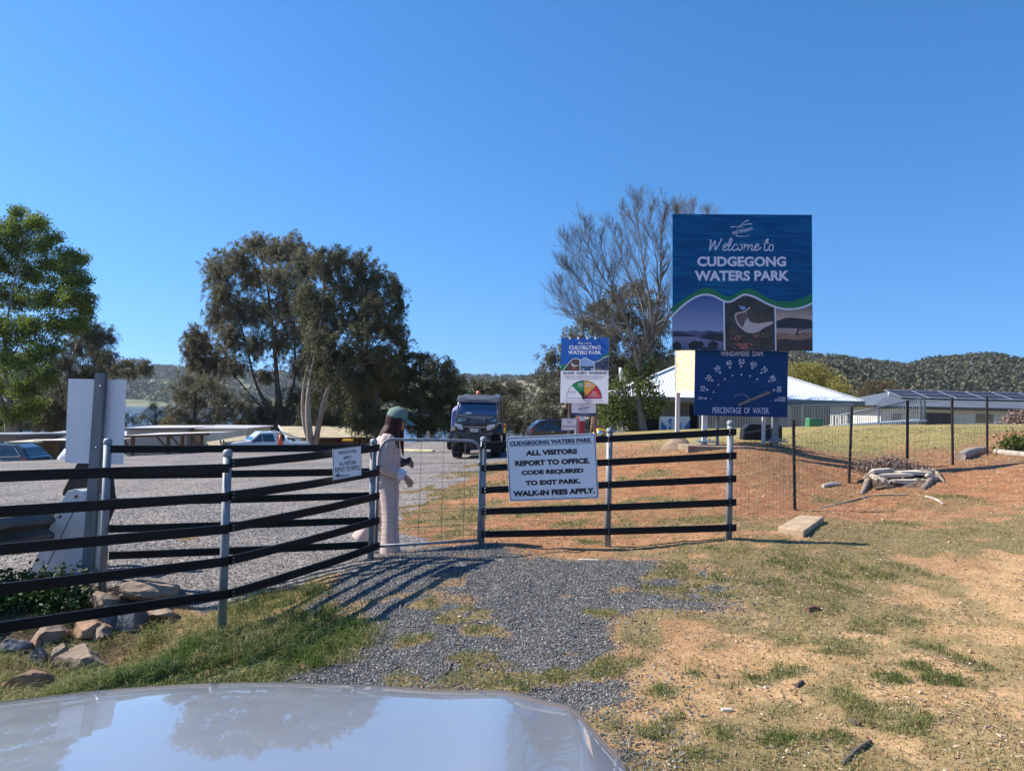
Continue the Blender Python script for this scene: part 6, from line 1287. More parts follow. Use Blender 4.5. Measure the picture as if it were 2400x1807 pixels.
# dark plum hatchback behind the buggy
suv = [(-2.15, .5, .8, .85, .88), (-2.05, .4, .98, 1.04, .96), (-1.8, .33, 1.02, 1.30, .99), (-1.5, .32, 1.02, 1.52, 1.0), (-.9, .32, 1.0, 1.64, 1.0), (.2, .32, .98, 1.62, 1.0), (.65, .32, .97, 1.45, 1.0), (1.2, .32, .96, 1.02, 1.0), (1.95, .36, .86, .9, .94), (2.15, .45, .7, .75, .86)]
plum = mat('paint_plum', (.055, .042, .05), .28, .4, coat=1.0)
def suv_x(root, ring):
    endpane(root, ring, -1.95, -1.52, 0, 1, 'rear_window', sgn=-1); endpane(root, ring, 1.15, .66, 0, 1)
    for s in (-1, 1):
        o = MB(); o.add([(-2.12, s*.78, .88), (-2.02, s*.905, .88), (-1.82, s*.912, 1.0), (-2.02, s*.88, 1.06)], [(0, 1, 2, 3) if s < 0 else (3, 2, 1, 0)]); o.build('tail_lamp', red_l, root)
        o = MB(); o.beam((-.85, s*.925, .88), (-.65, s*.925, .885), .03, .035); o.build('door_handle', chrome, root)
        o = MB(); o.beam((-1.2, s*.56, 1.68), (.2, s*.56, 1.68), .04, .04); o.build('roof_rail', mat('arch_black', (.03, .03, .032), .7), root)
p = P(1318, 1020, 45); car('parked_car', 'dark plum hatchback parked beyond the buggy, partly behind the no shooting plate', 'car', (p[0], 45, P(1290, 980, 45)[2]-1.68), R(6), plum, suv, [(-1.55, -.95, -1.3, -.95, .12, .85), (-.88, .1, -.88, .05, .08, .9), (.16, .95, .14, .5, .08, .9)], (-1.3, 1.35), extras=suv_x)
# white utility with ladder rack
ute = [(-2.6, .62, .95, .97, .93), (-2.55, .5, 1.0, 1.02, .95), (-.55, .42, 1.0, 1.02, .97), (-.5, .38, 1.02, 1.60, .97), (-.3, .38, 1.02, 1.70, .97), (.5, .38, 1.02, 1.68, .97), (1.15, .38, 1.05, 1.12, .97), (2.25, .42, .92, .98, .93), (2.45, .5, .75, .8, .88)]
wpaint = mat('paint_white', (.66, .70, .73), .25, 0, coat=1.0)
def ute_x(root, ring):
    endpane(root, ring, 1.1, .52, 0, 1)
    b = mat('bar_black', (.02, .02, .022), .4, .3)
    for s in (-1, 1):
        o = MB(); o.tube([(2.5, s*.3, .5), (2.62, s*.3, .95), (2.62, s*.62, 1.1), (2.5, s*.8, .95)], .035, 6); o.build('bull_bar', b, root)
        o = MB(); o.lathe([(.09, 0), (.09, .05), (0, .06)], 12, Matrix.Translation((2.6, s*.45, 1.12)) @ Matrix.Rotation(R(90), 4, 'Y')); o.build('spot_lamp', clr_l, root)
        o = MB(); o.box((.95, s*1.02, 1.14), (.1, .16, .2)); o.build('mirror', b, root, bevel=.03)
        o = MB(); o.add([(2.3, s*.88, .78), (2.44, s*.6, .78), (2.42, s*.6, .93), (2.25, s*.88, .93)], [(0, 1, 2, 3)]); o.build('headlight', clr_l, root)
    o = MB()
    for z in (1.1, 1.28, 1.46, 1.64): o.beam((-.66, -.8, z), (-.66, .8, z), .03, .03)
    for y in (-.8, -.3, .3, .8): o.beam((-.66, y, 1.0), (-.66, y, 1.74), .04, .04)
    o.build('headboard', mat('rack_white', (.5, .52, .54), .4, .3), root)
    o = MB(); o.beam((-.7, .8, 1.74), (-2.5, .8, 1.05), .05, .06); o.beam((-.7, -.8, 1.74), (-2.5, -.8, 1.05), .05, .06); o.build('rack_stay', mat('rack_white', (.5, .52, .54), .4, .3), root)
p = P(622, 1040, 47); car('utility_truck', 'white tray utility with ladder rack and black bull bar facing the entrance', 'utility', (p[0], 47, P(620, 1010, 47)[2]-1.72), R(212), wpaint, ute, [(-.38, .35, -.3, .35, .1, .85), (.4, 1.0, .38, .55, .1, .85)], (-1.7, 1.55), r=.37, extras=ute_x, roofw=.66)

# white car nose between the carport and the blank sign
p = P(150, 1065, 40); o = thing('parked_car', 'white car, only its rounded tail showing beside the blank sign', 'car', (p[0]+2.0, 40, P(150, 1047, 40)[2]-1.45)); 
m = MB(); hat = [(-1.95, .4, .8, .86, .85), (-1.85, .35, .95, 1.0, .95), (-1.6, .3, 1.0, 1.38, .98), (-.8, .3, .98, 1.48, 1.0), (.3, .3, .95, 1.42, 1.0), (1.1, .3, .92, .98, 1.0), (1.9, .4, .7, .75, .88)]
rings = []
for x, zb, zl, zr, wf in hat: w = .84*wf; rings.append([(x, y, z) for y, z in ((-w, zb), (-w, zl), (-w*.8, zr), (w*.8, zr), (w, zl), (w, zb))])
m.loft(rings); m.build('body', wpaint, o)
for x in (-1.2, 1.2):
    for s in (-1, 1): wheel(o, x, s*.78, .31, .31, .2, s)
for s in (-1, 1):
    q = MB(); q.add([(-1.5, s*.80, 1.06), (.2, s*.815, 1.03), (.0, s*.70, 1.36), (-1.3, s*.69, 1.34)], [(0, 1, 2, 3) if s < 0 else (3, 2, 1, 0)]); q.build('side_window', gl, o)

# utility buggy facing us
bx = P(1118, 1075, 22.6); gzb = hz(bx[0], 22.6); s_ = 125*22/1730/1.58
utv = thing('utility_buggy', 'black off-road utility buggy with orange roof beacon facing the gate', 'buggy', (bx[0], 22.0, gzb), R(-4))
blk = mat('buggy_black', (.018, .020, .026), .22, .1, coat=.6); plast = mat('buggy_plastic', (.032, .033, .036), .6, var=.1, scale=10); roofg = mat('buggy_roof', (.10, .105, .12), .35, coat=.4)
fr_s = mat('buggy_frame', (.14, .15, .17), .35, .5, coat=.4)
# tyres with lugs (front pair faces the viewer: axis along x)
for sx in (-1, 1):
    for yy in (.0, 2.1):
        r, w = .36, .30; M = Matrix.Translation((sx*.62, yy+.1, r)) @ Matrix.Rotation(R(90), 4, 'Y'); m = MB()
        m.lathe([(.16, -w/2), (r*.82, -w/2), (r*.95, -w*.38), (r*.95, w*.38), (r*.82, w/2), (.16, w/2)], 20, M)
        for k in range(18):
            a = 2*math.pi*k/18
            for q in (-1, 1): m.box((0, 0, 0), (.055, .045, w*.42), M=M @ Matrix.Rotation(a+q*.09, 4, 'Z') @ Matrix.Translation((r*.95, 0, q*w*.24)) @ Matrix.Rotation(q*.5, 4, 'X'))
        t = m.build('wheel', tyre, utv); m = MB(); m.lathe([(0, -.08), (.15, -.10), (.18, -.02), (.18, .02), (.15, .1), (0, .08)], 14, M); m.build('rim', mat('rim_dark', (.05, .05, .055), .4, .5), t)
def sym(poly): return poly+[(-x, z) for x, z in reversed(poly)]
def slab(name, poly, y0, y1, m_, bev=.02):
    o = MB(); o.prism(poly, Matrix.Translation((0, y1, 0)) @ Matrix.Rotation(R(90), 4, 'X'), y1-y0); return o.build(name, m_, utv, bevel=bev)
slab('undertray', sym([(.0, .30), (.42, .30), (.46, .55)])[1:], -.1, 2.4, plast)
slab('bumper', sym([(.0, .52), (.34, .52), (.42, .66), (.58, .78), (.60, .86), (.40, .80), (0, .78)]), -.62, -.42, plast)
slab('front_panel', sym([(0, .74), (.42, .76), (.62, .88), (.66, 1.02), (.64, 1.14), (.5, 1.16), (0, 1.10)]), -.52, -.30, blk, .03)
o = MB(); o.loft([[(x, -.50+.0, 1.08+.05*(1-abs(x)/.66)) for x in np.linspace(-.66, .66, 9)]+[(x, -.42, .95) for x in np.linspace(.66, -.66, 9)], [(x, .25, 1.24+.04*(1-(x/.66)**2)) for x in np.linspace(-.66, .66, 9)]+[(x, .25, 1.0) for x in np.linspace(.66, -.66, 9)]]); o.build('bonnet', blk, utv)
for sx in (-1, 1):
    o = MB(); o.loft([[(sx*.22, -.46, 1.10), (sx*.30, -.46, 1.17), (sx*.34, -.46, 1.10)], [(sx*.18, .2, 1.26), (sx*.27, .2, 1.33), (sx*.33, .2, 1.26)]], smooth=False); o.build('bonnet_ridge', blk, utv)
    slab('headlight', [(sx*.36, .93), (sx*.44, .90), (sx*.63, 1.02), (sx*.64, 1.10), (sx*.40, 1.06)] if sx > 0 else [(sx*.36, .93), (sx*.44, .90), (sx*.63, 1.02), (sx*.64, 1.10), (sx*.40, 1.06)][::-1], -.56, -.5, clr_l, .01)
    o = MB(); o.loft([[(sx*.45, -.38, .80), (sx*.80, -.34, .78), (sx*.80, -.34, .84), (sx*.45, -.38, .95)], [(sx*.5, -.05, .86), (sx*.82, .0, .92), (sx*.82, .0, .98), (sx*.5, -.05, 1.05)], [(sx*.5, .4, .75), (sx*.80, .45, .74), (sx*.80, .45, .80), (sx*.5, .4, .95)]], smooth=False); o.build('mudguard', plast, utv)
    o = MB(); o.tube([(sx*.66, -.0, 1.18), (sx*.64, .32, 1.78), (sx*.62, .45, 1.90), (sx*.62, 1.5, 1.92), (sx*.66, 1.75, 1.2)], .035, 8); o.build('roll_bar', fr_s, utv)
    o = MB(); o.beam((sx*.68, .5, .55), (sx*.68, 1.6, .55), .06, .5); o.build('door', blk, utv, bevel=.02)
    o = MB(); o.beam((sx*.20, -.54, .78), (sx*.15, -.57, .97), .04, .03); o.build('bumper_bar', fr_s, utv); o = MB(); o.tube([(sx*.5, .0, .38), (sx*.2, .0, .5)], .025, 6); o.build('suspension_arm', plast, utv)
slab('grille', sym([(0, .86), (.32, .88), (.36, 1.02), (0, 1.04)]), -.545, -.50, mat('grille_black', (.008, .008, .009), .6), .0)
o = MB(); o.beam((-.34, -.56, 1.0), (.34, -.56, 1.0), .02, .02); o.build('grille_trim', chrome, utv)
o = MB(); o.loft([[(x, .2, 1.84+.03*(1-(x/.7)**2)) for x in np.linspace(-.70, .70, 9)]+[(x, .2, 1.76) for x in np.linspace(.70, -.70, 9)], [(x, .4, 1.99+.04*(1-(x/.7)**2)) for x in np.linspace(-.68, .68, 9)]+[(x, .4, 1.86) for x in np.linspace(.68, -.68, 9)], [(x, 1.7, 1.98+.04*(1-(x/.7)**2)) for x in np.linspace(-.68, .68, 9)]+[(x, 1.7, 1.88) for x in np.linspace(.68, -.68, 9)]], smooth=False); o.build('roof', roofg, utv, bevel=.02)
for sx in (-.52, 0, .52):
    if sx: o = MB(); o.loft([[(sx-.12, .18, 1.80), (sx+.12, .18, 1.80), (sx+.10, .25, 1.93), (sx-.10, .25, 1.93)], [(sx-.1, 1.5, 2.02), (sx+.1, 1.5, 2.02), (sx+.08, 1.5, 2.05), (sx-.08, 1.5, 2.05)]], smooth=False); o.build('roof_ridge', roofg, utv)
o = MB(); o.lathe([(.07, 0), (.07, .05), (.055, .13), (0, .14)], 12, Matrix.Translation((-.06, .7, 2.02))); o.build('beacon', mat('beacon_orange', (.85, .14, .03), .2, coat=1), utv)
# windscreen: blue of reflected sky is put into the upper pane's colour
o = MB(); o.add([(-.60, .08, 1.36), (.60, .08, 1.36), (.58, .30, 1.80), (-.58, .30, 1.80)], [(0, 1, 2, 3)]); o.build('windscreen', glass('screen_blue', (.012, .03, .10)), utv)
o = MB(); o.tube([(-.62, .06, 1.34), (-.3, .02, 1.385), (0, .01, 1.395), (.3, .02, 1.385), (.62, .06, 1.34)], .012, 6); o.build('screen_seal', plast, utv)
o = MB(); o.add([(-.62, -.02, 1.2), (.62, -.02, 1.2), (.61, .07, 1.35), (-.61, .07, 1.35)], [(0, 1, 2, 3)]); o.build('lower_screen', mat('lower_screen', (.07, .075, .075), .1, coat=1), utv)
o = MB(); o.prism([(-.42, 1.40), (-.18, 1.40), (-.20, 1.44), (-.27, 1.47), (-.36, 1.45)][::-1], Matrix.Translation((0, .10, 0)) @ Matrix.Rotation(R(90), 4, 'X'), .02); o.build('hat', mat('cap_white', (.72, .73, .74), .4), utv)
o = MB(); o.box((0.0, -.60, .90), (.24, .012, .10)); pl = o.build('number_plate', mat('plate_white', (.62, .66, .66), .5), utv, bevel=.004)
Bp = Board(utv, [(0, 0), (1, 0), (1, 1), (0, 1)], None, M=world_mat(utv) @ Matrix(((1, 0, 0, -.1), (0, 0, -1, -.607), (0, 1, 0, .865), (0, 0, 0, 1))), w=.2, h=.07); Bp.text('52972', .08, .92, .12, .88, mat('plate_ink', (.03, .05, .10), .5), z=.002, bold=.02)
o = MB(); o.box((0, 1.1, .8), (1.0, .5, .12)); o.box((0, 1.4, 1.15), (1.0, .12, .6)); o.build('seat', plast, utv, bevel=.04)
o = MB(); M = Matrix.Translation((-.32, .55, 1.25)) @ Matrix.Rotation(R(60), 4, 'X'); o.tube([M @ Vector((.17*math.cos(a), .17*math.sin(a), 0)) for a in np.linspace(0, 2*math.pi, 17)], .015, 6); o.build('steering_wheel', plast, utv)
o = MB(); o.box((0, 2.3, .85), (1.3, 1.1, .45)); o.build('cargo_tray', plast, utv, bevel=.03)
utv.scale = (.93, .93, .93)
# covered trailer behind it
tr = thing('covered_trailer', 'boxy trailer under a blue-violet cover just behind the buggy', 'trailer', (P(1065, 1060, 25.6)[0]+.55, 25.9, hz(P(1065, 1060, 25.6)[0], 25.6)))
o = MB(); o.loft([[(-.72, 0, .62), (-.3, -.02, .62), (.6, 0, .62), (.6, 1.8, .62), (-.72, 1.8, .62)], [(-.70, 0, 1.35), (-.3, -.02, 1.6), (.6, 0, 1.72), (.6, 1.8, 1.72), (-.70, 1.8, 1.4)], [(-.66, .1, 1.5), (-.3, .1, 1.78), (.55, .1, 1.86), (.55, 1.7, 1.86), (-.66, 1.7, 1.55)]], smooth=False); o.build('cover', mat('cover_violet', (.16, .17, .36), .6, var=.15, scale=4, bump=.4), tr, bevel=.03)
o = MB(); o.box((-.05, .9, .55), (1.4, 1.9, .14)); o.build('chassis', mat('trailer_blue', (.05, .07, .16), .5), tr)
for sx in (-.8, .7):
    o = MB(); o.lathe([(.12, -.1), (.28, -.1), (.3, -.06), (.3, .06), (.28, .1), (.12, .1)], 16, Matrix.Translation((sx, .9, .3)) @ Matrix.Rotation(R(90), 4, 'Y')); o.build('wheel', tyre, tr)

# ------------------------------------------------------------------ our own bonnet at the bottom of the picture
cb = thing('silver_car', 'silver-grey car with a broad curved glossy bonnet, nearest to the viewer', 'car', (-.45, .2, hz(-.45, .2)))
def car_paint():
    m = mat('silver_paint', (.34, .345, .355), .32, .35, coat=1.0, var=.0); b = m.node_tree.nodes['Principled BSDF']; b.inputs['Coat Roughness'].default_value = .012; b.inputs['Coat IOR'].default_value = 1.7; nt = m.node_tree
    g = nt.nodes.new('ShaderNodeTexCoord'); n = nt.nodes.new('ShaderNodeTexNoise'); n.inputs['Scale'].default_value = 6; n.inputs['Detail'].default_value = 8; n.inputs['Roughness'].default_value = .75
    mr = nt.nodes.new('ShaderNodeMapRange'); mr.inputs[1].default_value = .3; mr.inputs[2].default_value = .75; mr.inputs[3].default_value = .22; mr.inputs[4].default_value = .48
    nt.links.new(g.outputs['Object'], n.inputs['Vector']); nt.links.new(n.outputs['Fac'], mr.inputs[0]); nt.links.new(mr.outputs[0], b.inputs['Roughness']); return m
paint = car_paint()
# bonnet surface: front lip line traced as world points, cross-section crowned
lipx = np.array([-1.55, -1.40, -1.15, -.85, -.55, -.25, .0, .12, .22, .29, .33]); 
def lip(x):
    """front edge of the bonnet: (y, z) at x"""
    s = (x+.50)/.74 if x > -.50 else (x+.50)/.95
    y = 1.86-.10*s*s-3.2*max(0, x-.155)-.5*max(0, -x-1.2)
    z = .936-(.012*s*s if x > -.5 else .085*s*s)
    return y, z
rows = []
nx, nyy = 33, 18; nx = 35; X = np.concatenate([np.linspace(-1.57, -.1, 22), np.linspace(-.05, .22, 13)])
for j in range(nyy):
    t = j/(nyy-1); row = []
    for x in X:
        ye, zl = lip(x); s = (x+.62)/.95 if x < -.62 else (x+.62)/.88
        y = .35+(ye-.35)*t; crown = .205*(1-t)**1.0-.045*(1-t)**2; ridge = .018*math.exp(-((abs(s)-.70)/.10)**2)*(1-.3*t); 
        z = zl+crown*(1-.25*s*s)+ridge-.035*max(0, (t-.86)/.14)**2
        row.append((x, y, z))
    rows.append(row)
for (yy, dz) in ((.03, -.04), (.035, -.12), (.0, -.35), (-.05, -.55)):
    rows.append([(x, lip(x)[0]+yy, lip(x)[1]-.035+dz) for x in X])
A = np.array(rows); mm, kk = A.shape[:2]
def shell(name, A, m_, parent, sub=1):
    mm, kk = A.shape[:2]; ii = np.arange(mm*kk).reshape(mm, kk); f = np.stack([ii[:-1, :-1].ravel(), ii[:-1, 1:].ravel(), ii[1:, 1:].ravel(), ii[1:, :-1].ravel()], 1)
    o = mesh_np(name, A.reshape(-1, 3), f, m_, parent, smooth=True, world=True); q = o.modifiers.new('s', 'SUBSURF'); q.levels = sub; q.render_levels = sub; return o
shell('bonnet', A[:nyy], paint, cb)
shell('front_bumper', A[nyy-1:]+np.array([0, .004, -.006]), paint, cb)
# outer wing on the far side of the bonnet shut line
for sgn, x0 in ((1, .225), (-1, -1.575)):
    W_ = []
    for j in range(nyy):
        t = j/(nyy-1); ye, zl = lip(x0); y = .35+(ye-.35)*t-.0; s = 1; crown = .205*(1-t)-.045*(1-t)**2; z = zl+crown*(1-.25*.96)+.018*math.exp(-9)-.035*max(0, (t-.86)/.14)**2
        k = 1-.55*t**3
        W_.append([(x0+sgn*dx*k, y-.04*dx/.1*t**4, z+dz) for dx, dz in ((.011, -.010), (.026, -.009), (.042, -.03), (.055, -.09), (.065, -.2), (.065, -.45), (.05, -.6))])
    shell('wing', np.array(W_) if sgn < 0 else np.array([r[::-1] for r in W_]), paint, cb)
    for yy in (1.1,): wheel(cb, x0+sgn*.0-(-.45), yy-.2, .36, .36, .2, sgn)
    # headlight in the corner
o = MB(); o.box((-.62, -.35, .62), (1.7, 1.2, .5), M=None); 
bodyb = MB(); bodyb.box((-.62+.45, .3, .5), (1.68, 1.6, .55)); bodyb.build('engine_bay', mat('shade_dark', (.02, .02, .022), .8), cb)
# ------------------------------------------------------------------ the visitor behind the gate
PY = 8.42; pf = P(915, 1301, PY)
person = thing('person', 'person in pink shirt and wide trousers with green cap, stepping along behind the gate', 'person', (pf[0], PY, hz(pf[0], PY)))
skin_m = mat('skin', (.42, .24, .17), .5, var=.06, scale=10); hair_m = mat('hair_dark_red', (.02, .008, .007), .5, color2=(.07, .020, .015), scale=14, stretch=(5, 5, .35), bump=.35, bscale=30, spec=.2)
cloth = mat('pink_cloth', (.50, .37, .335), .85, var=.05, scale=7, bump=.25, bscale=45, sheen=.2); cloth2 = mat('pink_trousers', (.52, .40, .36), .85, var=.05, scale=5, bump=.2, bscale=50, sheen=.2)
cuff_m = mat('pale_cuff', (.60, .60, .68), .8); cap_m = mat('cap_sage', (.14, .21, .18), .85, var=.08, scale=20, bump=.2, bscale=80); shoe_m = mat('shoe_tan', (.50, .36, .27), .7)
def skinmesh(name, nodes, edges, m, parent, sub=2):
    me = bpy.data.meshes.new(name); me.from_pydata([n[:3] for n in nodes], edges, []); me.update()
    o = link(name, me, parent, m); o.modifiers.new('skin', 'SKIN'); sv = me.skin_vertices[0].data
    for i, n in enumerate(nodes): sv[i].radius = (n[3], n[4] if len(n) > 4 else n[3]); sv[i].use_root = (i == 0)
    s = o.modifiers.new('sub', 'SUBSURF'); s.levels = sub; s.render_levels = sub; o.modifiers['skin'].use_smooth_shade = True; return o
N = []; E = []
def node(p, r, parent=None):
    N.append((*p, *(r if hasattr(r, '__len__') else (r,)))); i = len(N)-1
    if parent is not None: E.append((parent, i))
    return i
pel = node((-.05, 0, .86), (.12, .14)); sp1 = node((-.06, 0, 1.0), (.095, .12), pel); ch = node((-.05, 0, 1.18), (.095, .135), sp1); nb_ = node((-.03, 0, 1.325), .06, ch)
nk = node((.0, 0, 1.385), .045, nb_); jaw = node((.045, 0, 1.445), (.062, .068), nk); hd = node((.045, 0, 1.515), (.085, .075), jaw); ht = node((.04, 0, 1.585), (.065, .062), hd)
chin = node((.105, 0, 1.435), .026, jaw); 
for sgn, el, wr, hp in ((-1, (-.055, -.215, 1.035), (.155, -.19, .905), None), (1, (-.01, .215, 1.05), (.13, .11, 1.03), None)):
    sh = node((-.04, sgn*.165, 1.285), .055, ch); e = node(el, .042, sh); w = node(wr, .027, e)
    d = np.array(wr)-np.array(el); d /= np.linalg.norm(d); 
    if sgn < 0: d = d*.75+np.array([.15, 0, -.45]); d /= np.linalg.norm(d)
    side = np.cross(d, [0, -1.0, 0]); side /= np.linalg.norm(side); side = side*.9+np.array([0, .3*sgn, 0]); pal = node(tuple(np.array(wr)+d*.05), (.034, .020), w)
    for k in range(4):
        o = (k-1.5)*.021; b0 = np.array(wr)+d*.085+side*o; L = (.056, .068, .064, .048)[k]; curl = np.array([-.3, .35*sgn*-1, -.8])
        a = node(tuple(b0), .0115, pal); f1 = node(tuple(b0+d*L*.5+curl*L*.12), .0105, a); f2 = node(tuple(b0+d*L*.8+curl*L*.5), .009, f1)
    t0 = node(tuple(np.array(wr)+d*.04-side*.03), .010, pal); node(tuple(np.array(wr)+d*.085-side*.042+np.array([0, 0, -.012])), .008, t0)
for pts in (((-.03, -.085, .80, .085), (.0, -.085, .46, .055), (.0, -.085, .09, .036), (.10, -.085, .035, .03), (.155, -.085, .03, .022)), ((-.06, .085, .80, .085), (-.13, .09, .47, .055), (-.34, .09, .17, .036), (-.30, .09, .06, .03), (-.25, .09, .03, .022))):
    q = pel
    for p in pts: q = node(p[:3], p[3], q)
skinmesh('body', N, E, skin_m, person)
def loftpath(name, path, m, parent, n=20, fold=.008, seed=0, cap=False, sub=1, waves=5):
    """path: (centre, axis direction, radius along local x, radius across) elliptical rings with soft cloth folds"""
    r_ = np.random.default_rng(seed); ph = r_.random((3,))*6.28; b = MB(); rings = []
    M_ = len(path)
    pp = [np.array(p[0], float) for p in path]
    fine = []
    for i in range(M_-1):
        for k in range(4): t = k/4; fine.append((i+t))
    fine.append(M_-1)
    A = np.array(pp); ra = np.array([p[1] for p in path]); rb = np.array([p[2] for p in path]); idx = np.arange(M_)
    def cs(arr, x):
        i = int(min(x, M_-2)); t = x-i; a, b2, c, d = arr[max(i-1, 0)], arr[i], arr[i+1], arr[min(i+2, M_-1)]
        return .5*((2*b2)+(c-a)*t+(2*a-5*b2+4*c-d)*t*t+(3*b2-a-3*c+d)*t**3)
    C_ = [cs(A, x) for x in fine]
    for j, x in enumerate(fine):
        t = C_[min(j+1, len(C_)-1)]-C_[max(j-1, 0)]; t /= np.linalg.norm(t); y = np.array([0, 1.0, 0]); xa = np.cross(y, t); xa /= np.linalg.norm(xa)+1e-9; ya = np.cross(t, xa)
        ring = []
        for k in range(n):
            a = 2*math.pi*k/n; f = 1+fold*10*(.55*math.sin(waves*a+ph[0]+x*.55)+.45*math.sin((waves+3)*a+ph[1]-x*.9))*.16 + fold*4*math.sin(x*1.9+3*a+ph[2])*.08
            ring.append(tuple(C_[j]+xa*math.cos(a)*cs(ra, x)*f+ya*math.sin(a)*cs(rb, x)*f))
        rings.append(ring)
    b.loft(rings, cap=cap); o = b.build(name, m, parent, subsurf=sub); return o
tro = loftpath('trousers', [((-.06, 0, 1.0), .125, .155), ((-.065, 0, .90), .145, .175), ((-.055, 0, .80), .15, .18), ((-.05, 0, .77), .13, .17)], cloth2, person, seed=1, cap=True)
loftpath('trouser_leg', [((-.04, -.085, .86), .125, .095), ((-.015, -.085, .70), .112, .095), ((.0, -.085, .48), .095, .092), ((.005, -.085, .25), .098, .1), ((.012, -.085, .035), .118, .11)], cloth2, tro, seed=2, fold=.032)
loftpath('trouser_leg', [((-.065, .085, .86), .12, .095), ((-.09, .088, .68), .112, .095), ((-.14, .09, .48), .098, .092), ((-.235, .09, .31), .10, .1), ((-.355, .09, .125), .125, .11)], cloth2, tro, seed=3, fold=.032)
jk = loftpath('shirt', [((-.075, 0, .925), .165, .205), ((-.085, 0, 1.0), .165, .205), ((-.085, 0, 1.12), .165, .20), ((-.075, 0, 1.22), .155, .195), ((-.055, 0, 1.30), .115, .165), ((-.03, 0, 1.345), .07, .085), ((-.02, 0, 1.375), .058, .065)], cloth, person, seed=4, fold=.040, n=30)
loftpath('sleeve', [((-.03, -.155, 1.325), .075, .07), ((-.04, -.195, 1.27), .085, .075), ((-.055, -.215, 1.15), .082, .075), ((-.065, -.222, 1.06), .085, .075), ((-.045, -.222, 1.0), .078, .072), ((.03, -.212, .955), .068, .066), ((.10, -.20, .93), .058, .058)], cloth, jk, seed=5, fold=.055, n=26)
loftpath('cuff', [((.085, -.203, .94), .060, .060), ((.13, -.195, .918), .062, .062), ((.165, -.19, .90), .055, .056)], cuff_m, jk, seed=6, fold=.015)
loftpath('sleeve', [((-.03, .155, 1.325), .07, .07), ((-.035, .195, 1.22), .08, .075), ((-.02, .215, 1.08), .075, .072), ((.04, .18, 1.035), .06, .06), ((.10, .13, 1.03), .045, .045)], cloth, jk, seed=7, fold=.05)
loftpath('collar', [((-.025, 0, 1.34), .078, .085), ((-.015, 0, 1.375), .068, .072), ((-.005, 0, 1.40), .066, .07)], cloth, jk, seed=8, fold=.01)
# hair: cap of hair on the skull and the long fall down the back
loftpath('hair', [((.02, 0, 1.60), .07, .07), ((.012, 0, 1.56), .098, .096), ((.003, 0, 1.50), .102, .102), ((-.012, 0, 1.43), .098, .105), ((-.05, -.01, 1.36), .10, .115), ((-.10, -.02, 1.28), .085, .11), ((-.135, -.02, 1.19), .07, .09), ((-.15, -.02, 1.10), .045, .06), ((-.15, -.02, 1.06), .015, .03)], hair_m, person, seed=9, fold=.02, n=24, cap=True)
loftpath('hair_strand', [((.075, -.088, 1.545), .03, .018), ((.078, -.09, 1.47), .03, .02), ((.065, -.095, 1.39), .032, .022), ((.06, -.11, 1.30), .026, .02), ((.075, -.12, 1.2), .012, .01)], hair_m, person, seed=10, fold=.02, n=10, cap=True)
loftpath('hair_strand', [((.075, .088, 1.545), .03, .018), ((.078, .09, 1.47), .03, .02), ((.075, .10, 1.36), .03, .022), ((.085, .11, 1.22), .022, .02), ((.10, .11, 1.10), .008, .008)], hair_m, person, seed=11, fold=.02, n=10, cap=True)
# cap
b = MB(); tl = Matrix.Translation((.035, 0, 1.548)) @ Matrix.Rotation(R(6), 4, 'Y')
b.lathe([(.112, -.012), (.115, .0), (.113, .035), (.102, .07), (.080, .098), (.045, .116), (.012, .122), (.012, .127), (0, .128)], 24, tl @ Matrix.Diagonal((1.05, .92, 1, 1))); cp = b.build('cap', cap_m, person, subsurf=1)
b = MB(); top = []; bot = []
for i in range(9):
    a = R(-62+15.5*i); 
    r0 = (.112*math.cos(a)*1.05, .112*math.sin(a)*.92); r1 = (.10+.125*math.cos(a*.85), .098*math.sin(a*1.05)); top.append((r0, r1))
vs = []
for (x0, y0), (x1, y1) in top:
    for t in (0, .5, 1):
        x = x0+(x1-x0)*t; y = y0+(y1-y0)*t; z = -.004-.035*t-.25*y*y*4*t-.02*t*t; vs.append(tl @ Vector((x, y, z)))
vs2 = [v-Vector((0, 0, .005)) for v in vs]; n = len(vs)
fs = [(i*3+k, (i+1)*3+k, (i+1)*3+k+1, i*3+k+1) for i in range(8) for k in range(2)]; b.add(vs+vs2, [f for f in fs]+[tuple(q+n for q in reversed(f)) for f in fs]+[(i*3+2, (i+1)*3+2, n+(i+1)*3+2, n+i*3+2) for i in range(8)]); b.build('peak', cap_m, cp, subsurf=1)
# face details and shoes
for s in (-1, 1):
    b = MB(); b.lathe([(0, -.004), (.010, 0), (.006, .004), (0, .005)], 8, Matrix.Translation((.122, s*.034, 1.50)) @ Matrix.Rotation(R(90), 4, 'Y')); b.build('eye', mat('eye_dark', (.02, .015, .012), .3), person)
b = MB(); b.loft([[(.125, -.006, 1.50), (.125, .006, 1.50), (.122, 0, 1.505)], [(.143, -.011, 1.470), (.143, .011, 1.470), (.150, 0, 1.476)], [(.125, -.012, 1.462), (.125, .012, 1.462), (.13, 0, 1.465)]]); b.build('nose', skin_m, person, subsurf=1)
b = MB(); b.box((.120, 0, 1.447), (.012, .042, .010)); b.build('lips', mat('lips', (.36, .15, .13), .5), person, bevel=.003)
for x0, y, z0, tilt in ((.06, -.085, .03, 0), (-.30, .09, .055, 32)):
    b = MB(); M = Matrix.Translation((x0, y, z0)) @ Matrix.Rotation(R(tilt), 4, 'Y')
    b.loft([[M @ Vector((x, yy*w, zz*h)) for yy, zz in ((-1, -.5), (-.95, .3), (-.4, 1), (.4, 1), (.95, .3), (1, -.5))] for x, w, h in ((-.11, .025, .03), (-.08, .036, .045), (.0, .04, .042), (.08, .044, .026), (.125, .03, .016))]); b.build('shoe', shoe_m, person, subsurf=1)
